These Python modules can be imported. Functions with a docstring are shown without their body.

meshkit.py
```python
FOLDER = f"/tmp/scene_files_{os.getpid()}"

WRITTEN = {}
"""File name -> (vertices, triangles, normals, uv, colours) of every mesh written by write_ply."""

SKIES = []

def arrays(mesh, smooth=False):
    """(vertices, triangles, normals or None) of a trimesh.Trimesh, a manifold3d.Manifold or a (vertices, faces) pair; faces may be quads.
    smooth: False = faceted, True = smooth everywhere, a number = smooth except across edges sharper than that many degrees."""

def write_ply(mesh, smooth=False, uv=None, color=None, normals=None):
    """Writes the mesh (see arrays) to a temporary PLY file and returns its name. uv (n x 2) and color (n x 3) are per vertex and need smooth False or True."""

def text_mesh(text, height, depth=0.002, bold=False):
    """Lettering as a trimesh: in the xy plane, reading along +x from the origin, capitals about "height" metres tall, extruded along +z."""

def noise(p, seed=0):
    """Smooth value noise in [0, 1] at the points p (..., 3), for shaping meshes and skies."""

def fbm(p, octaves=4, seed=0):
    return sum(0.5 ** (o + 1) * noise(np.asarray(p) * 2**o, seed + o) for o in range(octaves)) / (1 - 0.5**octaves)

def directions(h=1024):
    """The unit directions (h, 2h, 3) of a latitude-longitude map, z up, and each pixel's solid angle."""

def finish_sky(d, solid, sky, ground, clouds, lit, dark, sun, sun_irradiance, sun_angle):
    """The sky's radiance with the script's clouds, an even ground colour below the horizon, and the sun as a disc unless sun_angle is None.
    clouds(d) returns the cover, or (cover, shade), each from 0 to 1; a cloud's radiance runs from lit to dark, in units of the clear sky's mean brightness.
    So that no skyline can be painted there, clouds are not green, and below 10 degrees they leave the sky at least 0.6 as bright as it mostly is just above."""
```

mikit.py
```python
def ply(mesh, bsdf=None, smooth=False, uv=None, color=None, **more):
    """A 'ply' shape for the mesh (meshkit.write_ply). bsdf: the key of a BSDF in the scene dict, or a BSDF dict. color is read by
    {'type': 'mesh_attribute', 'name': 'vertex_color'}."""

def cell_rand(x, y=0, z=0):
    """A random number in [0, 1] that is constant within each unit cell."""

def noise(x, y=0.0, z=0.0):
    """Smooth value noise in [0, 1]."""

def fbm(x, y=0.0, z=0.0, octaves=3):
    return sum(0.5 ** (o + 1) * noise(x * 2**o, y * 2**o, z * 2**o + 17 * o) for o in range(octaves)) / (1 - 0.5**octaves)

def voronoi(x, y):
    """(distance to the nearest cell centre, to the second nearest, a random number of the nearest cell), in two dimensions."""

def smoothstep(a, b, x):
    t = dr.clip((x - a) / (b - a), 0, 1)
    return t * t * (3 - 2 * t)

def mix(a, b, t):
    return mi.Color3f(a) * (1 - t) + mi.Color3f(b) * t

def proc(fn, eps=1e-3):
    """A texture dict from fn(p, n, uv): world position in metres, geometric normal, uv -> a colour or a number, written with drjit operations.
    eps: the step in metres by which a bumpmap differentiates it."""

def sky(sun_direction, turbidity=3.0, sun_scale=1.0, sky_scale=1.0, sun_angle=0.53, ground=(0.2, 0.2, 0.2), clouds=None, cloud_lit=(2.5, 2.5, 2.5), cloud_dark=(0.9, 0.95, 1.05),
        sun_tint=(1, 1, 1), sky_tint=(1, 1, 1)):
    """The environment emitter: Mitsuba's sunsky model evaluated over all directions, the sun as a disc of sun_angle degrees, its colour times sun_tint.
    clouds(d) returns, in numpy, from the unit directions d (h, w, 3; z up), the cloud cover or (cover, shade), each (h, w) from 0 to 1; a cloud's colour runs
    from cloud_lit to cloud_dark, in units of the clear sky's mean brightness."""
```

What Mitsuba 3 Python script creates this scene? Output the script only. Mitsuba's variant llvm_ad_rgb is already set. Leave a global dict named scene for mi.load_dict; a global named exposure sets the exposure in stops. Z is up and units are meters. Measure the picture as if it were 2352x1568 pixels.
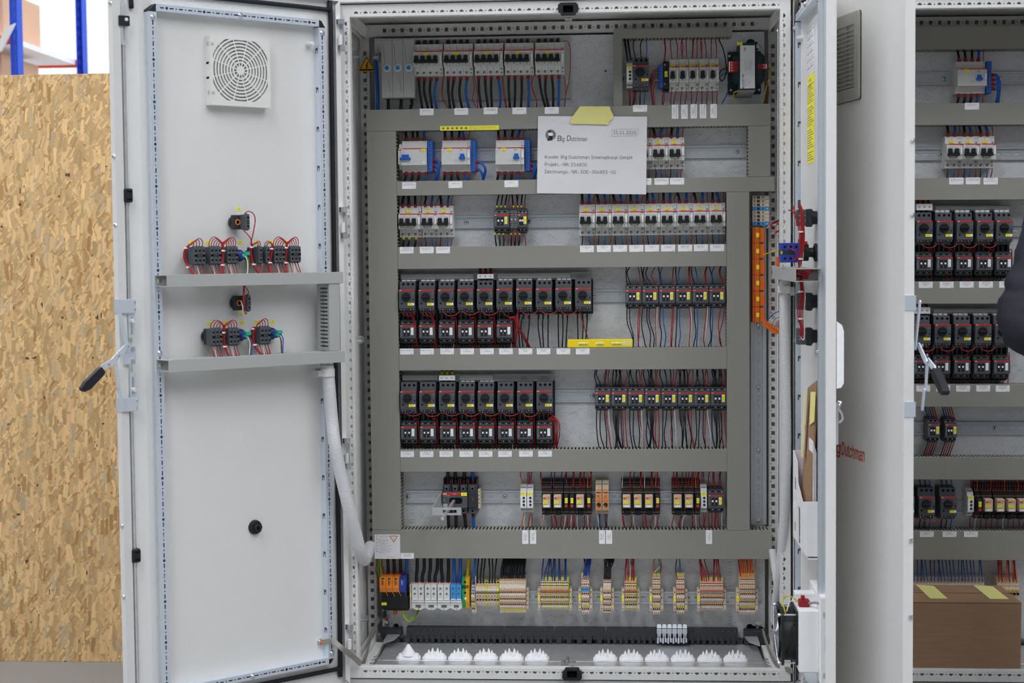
import math, random, re
import numpy as np
import trimesh
import shapely
from shapely.geometry import Polygon, Point, LineString, box as sbox
from shapely import affinity
import drjit as dr
import mitsuba as mi
import mikit, meshkit
from mikit import noise, fbm, voronoi, smoothstep, mix, cell_rand
T = mi.ScalarTransform4f
random.seed(7)
scene, labels = {}, {}
# ---------------------------------------------------------------- camera, light, exposure
exposure = -0.15
CAM = np.array([0.13004, -4.19425, 1.23681])
CAM_AXES = np.array([[0.997928, -0.064072, 0.005936], [0.063653, 0.99647, 0.054727], [-0.009421, -0.054236, 0.998484]])      # columns: right, forward, up
_m = np.eye(4)
_m[:3, 0], _m[:3, 1], _m[:3, 2], _m[:3, 3] = -CAM_AXES[:, 0], CAM_AXES[:, 2], CAM_AXES[:, 1], CAM
scene['camera'] = {'type': 'thinlens', 'to_world': T(_m), 'fov': 2 * math.degrees(math.atan(1176 / 3705.6)), 'fov_axis': 'x',
                   'aperture_radius': 0.0055, 'focus_distance': 4.42, 'near_clip': 0.05, 'far_clip': 60.0}
HALL = dict(x0=-9.0, x1=9.0, y0=-13.0, y1=5.2, h=6.0)
DAY = (1.0, 1.03, 1.09)
# skylight strips and lamp panels in the hall roof (x, y, half width, half length, radiance)
SKYLIGHTS = [(-5.6, -4.6, .8, 3.6, 7.5), (-1.6, -4.6, .8, 3.6, 7.5), (2.4, -4.6, .8, 3.6, 7.5), (6.2, -4.6, .8, 3.6, 7.5),
             (-6.0, 3.4, 1.6, .9, 16.0), (-1.5, 3.4, 1.6, .9, 8.0), (3.5, 3.4, 1.6, .9, 8.0)]
for _i, (_x, _y, _a, _b, _L) in enumerate(SKYLIGHTS):
    _k = 'skylight' + (f'_{_i:03d}' if _i else '')
    scene[_k + '__diffuser'] = {'type': 'rectangle', 'to_world': T().translate([_x, _y, HALL['h'] - .09]).rotate([1, 0, 0], 180).scale([_a, _b, 1]),
                                'bsdf': {'type': 'diffuse', 'reflectance': {'type': 'rgb', 'value': [.7, .7, .7]}},
                                'emitter': {'type': 'area', 'radiance': {'type': 'rgb', 'value': [_L * c for c in DAY]}}}
    labels[_k] = {'label': 'white daylight strip in the hall ceiling above the cabinets', 'category': 'skylight', 'group': 'skylight strips in the hall ceiling'}
# ---------------------------------------------------------------- materials
def lin(c):
    if isinstance(c, str):
        c = [int(c[i:i + 2], 16) / 255 for i in (1, 3, 5)]
    return [((v + .055) / 1.055) ** 2.4 if v > .04045 else v / 12.92 for v in c]
def rgb(c): return {'type': 'rgb', 'value': lin(c)}
def pb(key, color, rough=.5, spec=.4, metal=0.0, **k):
    scene[key] = {'type': 'principled', 'base_color': rgb(color) if isinstance(color, (str, tuple)) else color, 'roughness': rough, 'metallic': metal, 'specular': spec, **k}
def df(key, color):
    scene[key] = {'type': 'diffuse', 'reflectance': rgb(color)}
pb('mat_lacquer', '#d6d5d2', .42, .4)              # light grey lacquered sheet
pb('mat_lacquer_dark', '#b9b9b8', .5, .35)
pb('mat_duct', '#8b8a82', .55, .35)                # grey PVC
pb('mat_duct_light', '#a5a6a3', .5, .35)
def f_zinc(p, n, uv):
    a = fbm(p.x * 90, p.y * 90, p.z * 90, 3)
    fl = smoothstep(.70, .80, noise(p.x * 420, p.y * 200, p.z * 620)) * smoothstep(.35, .6, noise(p.x * 60, 0, p.z * 60))
    v = .60 + .10 * a
    return mi.Color3f(v * .985, v, v * 1.015) * (1 - .42 * fl)
pb('mat_plate', mikit.proc(f_zinc), .42, .5, .25)
def f_steel(p, n, uv):
    v = .60 + .16 * fbm(p.x * 60, p.y * 60, p.z * 60, 2)
    return mi.Color3f(v, v * 1.01, v * 1.025)
pb('mat_steel', mikit.proc(f_steel), .33, .5, .75)
pb('mat_chrome', '#d8dade', .2, .5, .95)
pb('mat_rail', '#c3c8cc', .34, .5, .6)
pb('mat_bright_zinc', '#d3dbe4', .33, .5, .55)
pb('mat_black', '#17181a', .45, .4)
pb('mat_rubber', '#1c1e24', .6, .3)
pb('mat_hole', '#101112', .8, .1)
pb('mat_cream', '#cfcfcb', .4, .45)                # breaker housing
pb('mat_cream_dark', '#b4b5b2', .45, .4)
pb('mat_anthracite', '#4c4f53', .5, .4)
pb('mat_anthracite_light', '#5a5d60', .5, .4)
pb('mat_charcoal', '#2b2d30', .5, .4)
pb('mat_red', '#c52a26', .45, .4)
pb('mat_white', '#e9e9ea', .5, .35)
pb('mat_white_grille', '#d9d7d2', .5, .35)
pb('mat_vent', '#a3a19a', .5, .35)
pb('mat_paper', '#dddcde', .8, .15)
pb('mat_yellow', '#f5ea3c', .6, .25)
pb('mat_sign_yellow', '#d8a017', .5, .3)
pb('mat_level', '#f0d613', .4, .4)
pb('mat_tape', '#e3dc8e', .7, .2)
pb('mat_blue', '#1f5fc0', .4, .4)
pb('mat_light_blue', '#3f8ecb', .4, .4)
pb('mat_deep_blue', '#2b3f9a', .45, .4)
pb('mat_orange', '#e8842a', .45, .4)
pb('mat_plug_orange', '#d8691c', .5, .4)
pb('mat_green', '#2f8f55', .5, .35)
pb('mat_teal', '#2f9f86', .45, .35)
pb('mat_yellow_green', '#cdb820', .5, .35)
pb('mat_beige', '#c9b9a3', .5, .35)
pb('mat_lever', '#d9955a', .5, .35)
pb('mat_lime', '#b9c24a', .5, .35)
pb('mat_wire_black', '#1b1c1e', .42, .4)
pb('mat_wire_red', '#9c1d22', .42, .4)
pb('mat_wire_blue', '#1c5cb4', .42, .4)
pb('mat_wire_navy', '#1d3f8c', .42, .4)
pb('mat_wire_white', '#dcd6cf', .45, .4)
pb('mat_wire_orange', '#dd6a22', .45, .4)
pb('mat_wire_grey', '#8d8f92', .45, .4)
pb('mat_wire_green', '#4f9a3c', .45, .4)
pb('mat_wire_brown', '#5d3527', .45, .4)
pb('mat_ferrule', '#8e1b20', .5, .35)
pb('mat_ferrule_yellow', '#d4c21e', .5, .35)
pb('mat_transformer', '#1d3438', .45, .4)
pb('mat_hose', '#c9c9ca', .5, .35)
pb('mat_relay_clear', '#c7b6a4', .25, .5)
pb('mat_ink', '#3c3c40', .7, .2)
pb('mat_ink_grey', '#77787c', .7, .2)
pb('mat_brown_ink', '#a8642c', .6, .2)
pb('mat_logo_red', '#b4482c', .5, .3)
def f_card(p, n, uv):
    v = .9 + .2 * fbm(p.x * 25, p.y * 25, p.z * 160, 3)
    return mi.Color3f(.300, .186, .112) * v
pb('mat_card', mikit.proc(f_card), .8, .15)
pb('mat_card_dark', '#4c3726', .8, .15)
def f_braid(p, n, uv):
    s = noise(p.x * 700, p.y * 700, p.z * 700)
    return mi.Color3f(.34, .32, .28) * (.55 + .8 * s)
pb('mat_braid', mikit.proc(f_braid), .45, .5, .5)
pb('mat_rack_blue', '#1f4fd0', .5, .3)
pb('mat_rack_orange', '#e04a22', .5, .3)
pb('mat_carton', '#d9b295', .8, .2)
pb('mat_skin', '#c98f72', .5, .35)
pb('mat_hair', '#3a2a1e', .7, .3)
pb('mat_sweatshirt', '#3a3a42', .95, .1)
pb('mat_trousers', '#2c3040', .9, .1)
# ---------------------------------------------------------------- mesh helpers
def bx(x0, x1, y0, y1, z0, z1):
    m = trimesh.creation.box((x1 - x0, y1 - y0, z1 - z0))
    m.apply_translation(((x0 + x1) / 2, (y0 + y1) / 2, (z0 + z1) / 2))
    return m
def cb(x0, x1, y0, y1, z0, z1, c=.0008):
    """Box with chamfered edges."""
    c = min(c, (x1 - x0) * .4, (y1 - y0) * .4, (z1 - z0) * .4)
    pts = []
    for i, x in enumerate((x0, x1)):
        for j, y in enumerate((y0, y1)):
            for k, z in enumerate((z0, z1)):
                sx, sy, sz = (c if i == 0 else -c), (c if j == 0 else -c), (c if k == 0 else -c)
                pts += [(x, y + sy, z + sz), (x + sx, y, z + sz), (x + sx, y + sy, z)]
    return trimesh.convex.convex_hull(np.array(pts))
def hull(pts): return trimesh.convex.convex_hull(np.array(pts, float))
def cat(*ms):
    ms = [m for q in ms for m in (q if isinstance(q, (list, tuple)) else [q])]
    return trimesh.util.concatenate(ms)
def ext(poly, d):
    ps = list(getattr(poly, 'geoms', [poly]))
    return cat([trimesh.creation.extrude_polygon(p, d, engine='earcut') for p in ps])
def plate_xz(poly, y0, y1):
    """Polygon in (x, z) extruded from y0 to y1."""
    m = ext(poly, y1 - y0)
    v = m.vertices.copy()
    m.vertices = np.stack([v[:, 0], y0 + v[:, 2], v[:, 1]], 1)
    m.invert()
    return m
def plate_yz(poly, x0, x1):
    """Polygon in (y, z) extruded from x0 to x1."""
    m = ext(poly, x1 - x0)
    v = m.vertices.copy()
    m.vertices = np.stack([x0 + v[:, 2], v[:, 0], v[:, 1]], 1)
    return m
def plate_xy(poly, z0, z1):
    m = ext(poly, z1 - z0)
    m.apply_translation((0, 0, z0))
    return m
def rrect(x0, x1, z0, z1, r, q=3):
    r = min(r, (x1 - x0) * .49, (z1 - z0) * .49)
    return sbox(x0 + r, z0 + r, x1 - r, z1 - r).buffer(r, quad_segs=q)
def cyl(r, a, b, n=16, r2=None):
    """Cylinder or cone frustum from point a to point b."""
    a, b = np.array(a, float), np.array(b, float)
    return lathe([(0, r), (float(np.linalg.norm(b - a)), r if r2 is None else r2)], a, b - a, n)
def frame_of(d):
    d = np.array(d, float); d /= np.linalg.norm(d)
    u = np.cross(d, [0, 0, 1.0] if abs(d[2]) < .9 else [1.0, 0, 0]); u /= np.linalg.norm(u)
    return d, u, np.cross(d, u)
def lathe(prof, o, d, n=16):
    """Profile [(height, radius)] turned about the axis d from o, with closed ends."""
    d, u, w = frame_of(d)
    ang = np.arange(n) * 2 * np.pi / n
    ring = np.cos(ang)[:, None] * u + np.sin(ang)[:, None] * w
    v = [np.array(o) + d * h + ring * max(r, 1e-6) for h, r in prof]
    V, f = np.vstack(v + [[np.array(o) + d * prof[0][0]], [np.array(o) + d * prof[-1][0]]]), []
    k = len(prof)
    for i in range(k - 1):
        for j in range(n):
            a, b = i * n + j, i * n + (j + 1) % n
            f += [[a, b, b + n], [a, b + n, a + n]]
    for j in range(n):
        f += [[k * n, (j + 1) % n, j], [k * n + 1, (k - 1) * n + j, (k - 1) * n + (j + 1) % n]]
    m = trimesh.Trimesh(V, f, process=False)
    return m
def smooth_path(pts, per=5):
    p = np.array(pts, float)
    if len(p) < 3: return p
    q = np.vstack([2 * p[0] - p[1], p, 2 * p[-1] - p[-2]])
    out = []
    for i in range(1, len(q) - 2):
        a, b, c, d = q[i - 1], q[i], q[i + 1], q[i + 2]
        for t in np.arange(per) / per:
            out.append(.5 * (2 * b + (c - a) * t + (2 * a - 5 * b + 4 * c - d) * t * t + (3 * b - a - 3 * c + d) * t ** 3))
    out.append(p[-1])
    return np.array(out)
def tube(pts, r, n=6, per=5):
    """Round tube along a smoothed path, closed at both ends; r may be a list along the smoothed path."""
    p = smooth_path(pts, per)
    t = np.gradient(p, axis=0); t /= np.linalg.norm(t, axis=1, keepdims=True) + 1e-12
    u = np.cross(t[0], [0, 1.0, 0]);
    if np.linalg.norm(u) < .1: u = np.cross(t[0], [1.0, 0, 0])
    us = []
    for k in range(len(p)):
        u = u - t[k] * np.dot(u, t[k]); u /= np.linalg.norm(u); us.append(u)
    us = np.array(us); w = np.cross(t, us)
    ang = np.arange(n) * 2 * np.pi / n
    rr = np.broadcast_to(r, (len(p),))
    V = (p[:, None] + rr[:, None, None] * (np.cos(ang)[None, :, None] * us[:, None] + np.sin(ang)[None, :, None] * w[:, None])).reshape(-1, 3)
    f = []
    for i in range(len(p) - 1):
        for j in range(n):
            a, b = i * n + j, i * n + (j + 1) % n
            f += [[a, b, b + n], [a, b + n, a + n]]
    V = np.vstack([V, p[:1], p[-1:]]); k = len(p)
    for j in range(n):
        f += [[k * n, (j + 1) % n, j], [k * n + 1, (k - 1) * n + j, (k - 1) * n + (j + 1) % n]]
    return trimesh.Trimesh(V, f, process=False)
def q_(*v): return [(a / 1e4, b / 1e4) for a, b in zip(v[::2], v[1::2])]      # measured points and lengths in tenths of a millimetre
def m_(*v): return [a / 1e4 for a in v]
def moved(m, x=0, y=0, z=0):
    m = m.copy(); m.apply_translation((x, y, z)); return m
_txt = {}
def text(s, h, y=0.0, x=0.0, z=0.0, rot=0, align='c', width=None, bold=False, depth=.0002, squeeze=1.0):
    """Lettering standing in the xz plane, read from the -y side, its back at y; rot in degrees in that plane."""
    k = (s, bold)
    if k not in _txt: _txt[k] = meshkit.text_mesh(s, 1.0, .1, bold)
    m = _txt[k].copy(); v = m.vertices.copy()
    v[:, 0] -= v[:, 0].min()
    wd = v[:, 0].max()
    sx = h * squeeze
    if width: sx = min(sx, width / wd)
    if align == 'c': v[:, 0] -= wd / 2
    if align == 'r': v[:, 0] -= wd
    X, Z, D = v[:, 0] * sx, (v[:, 1] - .5) * h, v[:, 2] / .1 * depth
    c, sn = math.cos(math.radians(rot)), math.sin(math.radians(rot))
    m.vertices = np.stack([x + X * c - Z * sn, y - D, z + X * sn + Z * c], 1)
    return m
# ---------------------------------------------------------------- scene helpers
_count = {}
def numbered(name):
    _count[name] = _count.get(name, 0) + 1
    return name if _count[name] == 1 else f'{name}_{_count[name] - 1:03d}'
def S(mesh, mat, smooth=False): return mikit.ply(mesh, mat, smooth)
IDENT = np.eye(4)
def thing(name, label, cat_, group=None, kind=None):
    key = numbered(name)
    labels[key] = {'label': label, 'category': cat_}
    if group: labels[key]['group'] = group
    if kind: labels[key]['kind'] = kind
    return key
def put(key, shape, M=None):
    scene[key] = shape if M is None else {**shape, 'to_world': T(M)}
def part(holder, name, mesh, mat, smooth=False, M=None, label=None, kind=None):
    key = numbered(holder + '__' + name)
    put(key, mesh if isinstance(mesh, dict) else S(mesh, mat, smooth), M)
    if label or kind:
        labels[key] = {}
        if label: labels[key]['label'] = label
        if kind: labels[key]['kind'] = kind
    return key
def one(name, mesh, mat, label, cat_, group=None, smooth=False, M=None, kind=None):
    key = thing(name, label, cat_, group, kind)
    put(key, mesh if isinstance(mesh, dict) else S(mesh, mat, smooth), M)
    return key
def struct(name, mesh, mat, smooth=False, M=None):
    put(name, S(mesh, mat, smooth), M); labels[name] = {'kind': 'structure', 'label': name.replace('_', ' ')}
def at(x, y, z, rz=0.0):
    m = np.eye(4); c, s = math.cos(rz), math.sin(rz)
    m[:2, :2] = [[c, -s], [s, c]]; m[:3, 3] = x, y, z
    return m
class Kit:
    """Parts of one kind of thing, built once; put down any number of times."""
    def __init__(self): self.parts, self.n = [], {}
    def add(self, name, mesh, mat, smooth=False, label=None):
        c = self.n[name] = self.n.get(name, 0) + 1
        nm = name if c == 1 else f'{name}_{c - 1:03d}'
        self.parts.append((nm, mesh if isinstance(mesh, dict) else S(mesh, mat, smooth), label))
        return nm
    def place(self, name, M, label, cat_, group=None):
        key = thing(name, label, cat_, group)
        for nm, sh, lb in self.parts:
            k = key + '__' + nm
            put(k, sh, M)
            if lb: labels[k] = {'label': lb}
        return key
ORD = 'first second third fourth fifth sixth seventh eighth ninth tenth eleventh twelfth thirteenth fourteenth fifteenth sixteenth'.split()
def _ordinal(i):
    return ORD[i] if i < len(ORD) else f'{i + 1}' + ('th' if 10 < (i + 1) % 100 < 20 else {1: 'st', 2: 'nd', 3: 'rd'}.get((i + 1) % 10, 'th'))
def nth(i, n):
    return 'leftmost' if i == 0 else 'rightmost' if i == n - 1 else _ordinal(i) + ' from left'
# ---------------------------------------------------------------- the hall
H = HALL
def f_floor(p, n, uv):
    v = .25 + .08 * fbm(p.x * 1.5, p.y * 1.5, 0, 4)
    return mi.Color3f(v, v * .99, v * .965)
pb('mat_floor', mikit.proc(f_floor), .55, .4)
pb('mat_wall', '#f1f3f4', .8, .2)
pb('mat_wall_grey', '#8f9294', .8, .2)
pb('mat_ceiling', '#a9abad', .8, .2)
struct('floor', bx(H['x0'], H['x1'], H['y0'], H['y1'], -.1, 0), 'mat_floor')
_k = 'wall_back'
struct('wall_back', bx(H['x0'], H['x1'], H['y1'], H['y1'] + .15, 0, H['h']), 'mat_wall')
struct('wall_front', bx(H['x0'], H['x1'], H['y0'] - .15, H['y0'], 0, H['h']), 'mat_wall_grey')
struct('wall_left', bx(H['x0'] - .15, H['x0'], H['y0'], H['y1'], 0, H['h']), 'mat_wall_grey')
struct('wall_right', bx(H['x1'], H['x1'] + .15, H['y0'], H['y1'], 0, H['h']), 'mat_wall_grey')
struct('ceiling', bx(H['x0'], H['x1'], H['y0'], H['y1'], H['h'], H['h'] + .1), 'mat_ceiling')
for _i, (_x, _y, _a, _b, _L) in enumerate(SKYLIGHTS):
    _k = 'skylight' + (f'_{_i:03d}' if _i else '')
    _o = sbox(_x - _a - .06, _y - _b - .06, _x + _a + .06, _y + _b + .06).difference(sbox(_x - _a, _y - _b, _x + _a, _y + _b))
    put(_k + '__frame', S(plate_xy(_o, H['h'] - .1, H['h'] - .001), 'mat_white'))
# ---------------------------------------------------------------- strand board behind the left door
def f_osb(p, n, uv):
    x, z = p.x, p.z
    col, hgt = mi.Color3f(.56, .36, .165), mi.Float(0)
    # layers of wood strands: rotated cells, each a strand with its own tone
    for k, (ang, sx, sz, off) in enumerate(((1.35, 17, 70, 0), (.5, 24, 95, 3.3), (2.2, 20, 85, 7.1), (1.75, 15, 60, 11.7), (.95, 30, 130, 17.3), (1.5, 19, 75, 23.9))):
        w = .010 * noise(x * 30 + off, z * 30, 2.0)
        c, s = math.cos(ang), math.sin(ang)
        a, b = (x * c + z * s + w) * sx + off, (-x * s + z * c + w) * sz + off * 1.7
        row = dr.floor(b)
        a = a + cell_rand(row, k, 5) * 7
        t, keep = cell_rand(dr.floor(a), row, k), cell_rand(dr.floor(a), row, k + 40)
        fa, fb = a - dr.floor(a), b - dr.floor(b)
        lim = .12 + .26 * cell_rand(dr.floor(a), row, k + 80)
        m = smoothstep(0, .06, fa - .04) * smoothstep(0, .06, .96 - fa) * smoothstep(lim - .08, lim, fb + .06 * noise(a * 6, b, 0)) * smoothstep(lim * .5 - .06, lim * .5, 1 - fb)
        m = m * dr.select(keep > .42, 1.0, 0.0)
        tone = .70 + .62 * t
        grain = .93 + .14 * noise(b * 5.0, a * 1.2, k)
        warm = cell_rand(dr.floor(a), row, k + 20)
        strand = mi.Color3f(.635, .425, .205) * tone * grain
        strand = mix(strand, mi.Color3f(.40, .21, .075) * grain, dr.select(warm > .90, .8, 0.0))
        strand = mix(strand, mi.Color3f(.46, .40, .29) * grain, dr.select((warm > .82) & (warm < .87), .6, 0.0))
        col = mix(col, strand, m)
    fl = noise(x * 170, z * 90, 5.0) * noise(x * 33, z * 33, 9.0)
    return mix(col, mi.Color3f(.05, .035, .025), smoothstep(.72, .80, fl) * .9)
pb('mat_osb', mikit.proc(f_osb), .7, .2)
OSB_TOP = 1.789
_k = thing('strand_board', 'large upright golden strand board panel standing behind the left cabinet door', 'board')
part(_k, 'panel', cb(-3.2, -.72, .60, .618, .0, OSB_TOP, .001), 'mat_osb')
# ---------------------------------------------------------------- cabinets
def trefoil(x, z, a):
    """Three-lobed punched hole with its bump towards angle a (degrees)."""
    p = shapely.union_all([sbox(-.0052, -.0020, .0052, .0018), Point(0, .0012).buffer(.0031, quad_segs=4)])
    return affinity.translate(affinity.rotate(p, a - 90, origin=(0, 0)), x, z)
def strip(x0, x1, z0, z1, holes): return sbox(x0, z0, x1, z1).difference(shapely.union_all(holes))
CW, CZ0, CZ1 = .581, .1165, 1.8860           # half width, bottom and top of the frame
RX, RZ = .5640, 1.8646
def enclosure_kit():
    k = Kit()
    zc = [1.8373 - .025 * i for i in range(67)]
    xr = [-.5375 + .025 * i for i in range(44)]
    small = lambda x, z: Point(x, z).buffer(.0017, quad_segs=3)
    for s in (-1, 1):
        a, b = sorted((s * CW, s * .5545))
        holes = [trefoil(s * RX, z, 180 if s < 0 else 0) for z in zc] + [small(s * (RX - .0022), z - .0125) for z in zc]
        m = [plate_xz(strip(a, b, CZ0 + .030, CZ1 - .030, holes), 0, .0015)]
        m += [bx(*sorted((s * .5545, s * .556)), .0015, .014, CZ0 + .03, CZ1 - .03), bx(*sorted((s * CW, s * (CW - .0015))), .0015, .05, CZ0 + .03, CZ1 - .03),
              bx(a, b, .030, .0315, CZ0 + .03, CZ1 - .03)]
        k.add('front_upright', cat(m), 'mat_lacquer')
    for z, s in ((RZ, 1), (2 - RZ - .0, -1)):
        a, b = sorted((z - s * .0095, CZ1 if s > 0 else CZ0))
        holes = [trefoil(x, z, 90 * s) for x in xr] + [small(x + .0125, z) for x in xr]
        m = [plate_xz(strip(-CW, CW, a, b, holes), 0, .0015), bx(-.5545, .5545, .0015, .014, *sorted((z - s * .0095, z - s * .011))),
             bx(-CW, CW, .0015, .05, *sorted((a if s < 0 else b, (a + .0015) if s < 0 else b - .0015))), bx(-CW, CW, .030, .0315, a, b)]
        for sx in (-1, 1):      # corner piece that closes the frame
            m.append(bx(*sorted((sx * CW, sx * .5545)), 0, .0015, *sorted((a if s > 0 else b, CZ1 - .03 if s > 0 else CZ0 + .03))))
        k.add('front_crossbar', cat(m), 'mat_lacquer')
    # rear frame with square holes
    def square(x, z): return sbox(x - .0050, z - .0055, x + .0050, z + .0055)
    for s in (-1, 1):
        a, b = sorted((s * .5812, s * .5585))
        zz = [1.8035 - .025 * i for i in range(66)]
        holes = [square(s * .5695, z) for z in zz] + [small(s * .5640, z - .0125) for z in zz]
        k.add('rear_upright', cat(plate_xz(strip(a, b, .12, 1.845, holes), .348, .3495), bx(a, b, .372, .3735, .12, 1.845), bx(*sorted((s * .5585, s * .557)), .3495, .372, .12, 1.845), bx(*sorted((s * .5812, s * .5827)), .3495, .372, .12, 1.845)), 'mat_lacquer')
    for z in (1.8659, .1341):
        xx = [-.5125 + .025 * i for i in range(42)]
        holes = [square(x, z) for x in xx] + [small(x + .0125, z) for x in xx]
        k.add('rear_crossbar', cat(plate_xz(strip(-.565, .565, z - .0150, z + .0150, holes), .346, .3475), bx(-.565, .565, .372, .3735, z - .015, z + .015), bx(-.565, .565, .3475, .372, z - .0165, z - .015), bx(-.565, .565, .3475, .372, z + .015, z + .0165)), 'mat_lacquer')
    # depth rails between front and rear, with slots
    for s in (-1, 1):
        for z0, z1 in ((1.838, 1.872), (.128, .160)):
            ys = np.arange(.035, .33, .0125)
            slots = [sbox(y - .003, z0 + .006, y + .003, z1 - .012) for y in ys]
            p = sbox(.016, z0, .346, z1).difference(shapely.union_all(slots))
            k.add('depth_rail', cat(plate_yz(p, *sorted((s * .556, s * .5575))), bx(*sorted((s * .572, s * .5735)), .016, .346, z0, z1)), 'mat_lacquer')
    for s in (-1, 1):
        k.add('side_panel', bx(*sorted((s * .5905, s * .5885)), .006, .40, .115, 1.895), 'mat_lacquer')
        k.add('side_seal', bx(*sorted((s * .5880, s * .5800)), .052, .085, .115, 1.89), 'mat_rubber')
    k.add('back_panel', bx(-.585, .585, .399, .401, .11, 1.89), 'mat_lacquer_dark')
    k.add('roof', cat(cb(-.5915, .5915, -.012, .41, 1.8895, 1.93, .002)), 'mat_lacquer')
    k.add('plinth', cb(-.5915, .5915, .004, .40, 0.0, .1125, .002), 'mat_lacquer_dark')
    # galvanised gland plates on the cabinet floor
    k.add('gland_plate', cat(cb(-.52, .52, .020, .098, .1355, .1385, .0006), bx(-.52, .52, .098, .3, .133, .1365), cb(-.52, .52, .10, .3, .1365, .1395, .0006)), 'mat_steel')
    for x in (-.53, .53):
        for y in (.05, .085, .12):
            k.add('plate_bolt', lathe([(0, .005), (.004, .005), (.0055, .003)], (x, y, .1395), (0, 0, 1), 6), 'mat_chrome')
        k.add('plate_clamp', cat(bx(*sorted((x, x * 1.045)), .02, .30, .1285, .1400)), 'mat_lacquer')
    # mounting plate
    holes = [Point(-.09 + .0, 1.77).buffer(.0035, quad_segs=4), Point(.452, 1.795).buffer(.013, quad_segs=6)]
    pl = sbox(-.540, .150, .545, 1.8425).difference(shapely.union_all([Point(P_HOLE).buffer(.0028, quad_segs=4)]))
    k.add('mounting_plate', cat(plate_xz(pl, .335, .3375), bx(-.540, -.538, .3375, .36, .15, 1.84), bx(.543, .545, .3375, .36, .15, 1.84)), 'mat_plate')
    for x, z in ((-.527, 1.80), (.527, 1.80), (-.527, .19), (.527, .19)):
        k.add('plate_screw', cat(lathe([(0, .0085), (.002, .0085), (.003, .006), (.006, .006), (.007, .0045)], (x, .335, z), (0, -1, 0), 14)), 'mat_chrome', 30)
    return k
P_HOLE = (.1068, 1.7418)
EK = enclosure_kit()
CAB2 = np.array([[float(v) for v in r] for r in [[0.999836, -0.016799, 0.006699, 1.184001], [0.016799, 0.999859, 0.000113, 0.023587], [-0.0067, 0.0, 0.999978, -0.004578], [0.0, 0.0, 0.0, 1.0]]])
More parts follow.
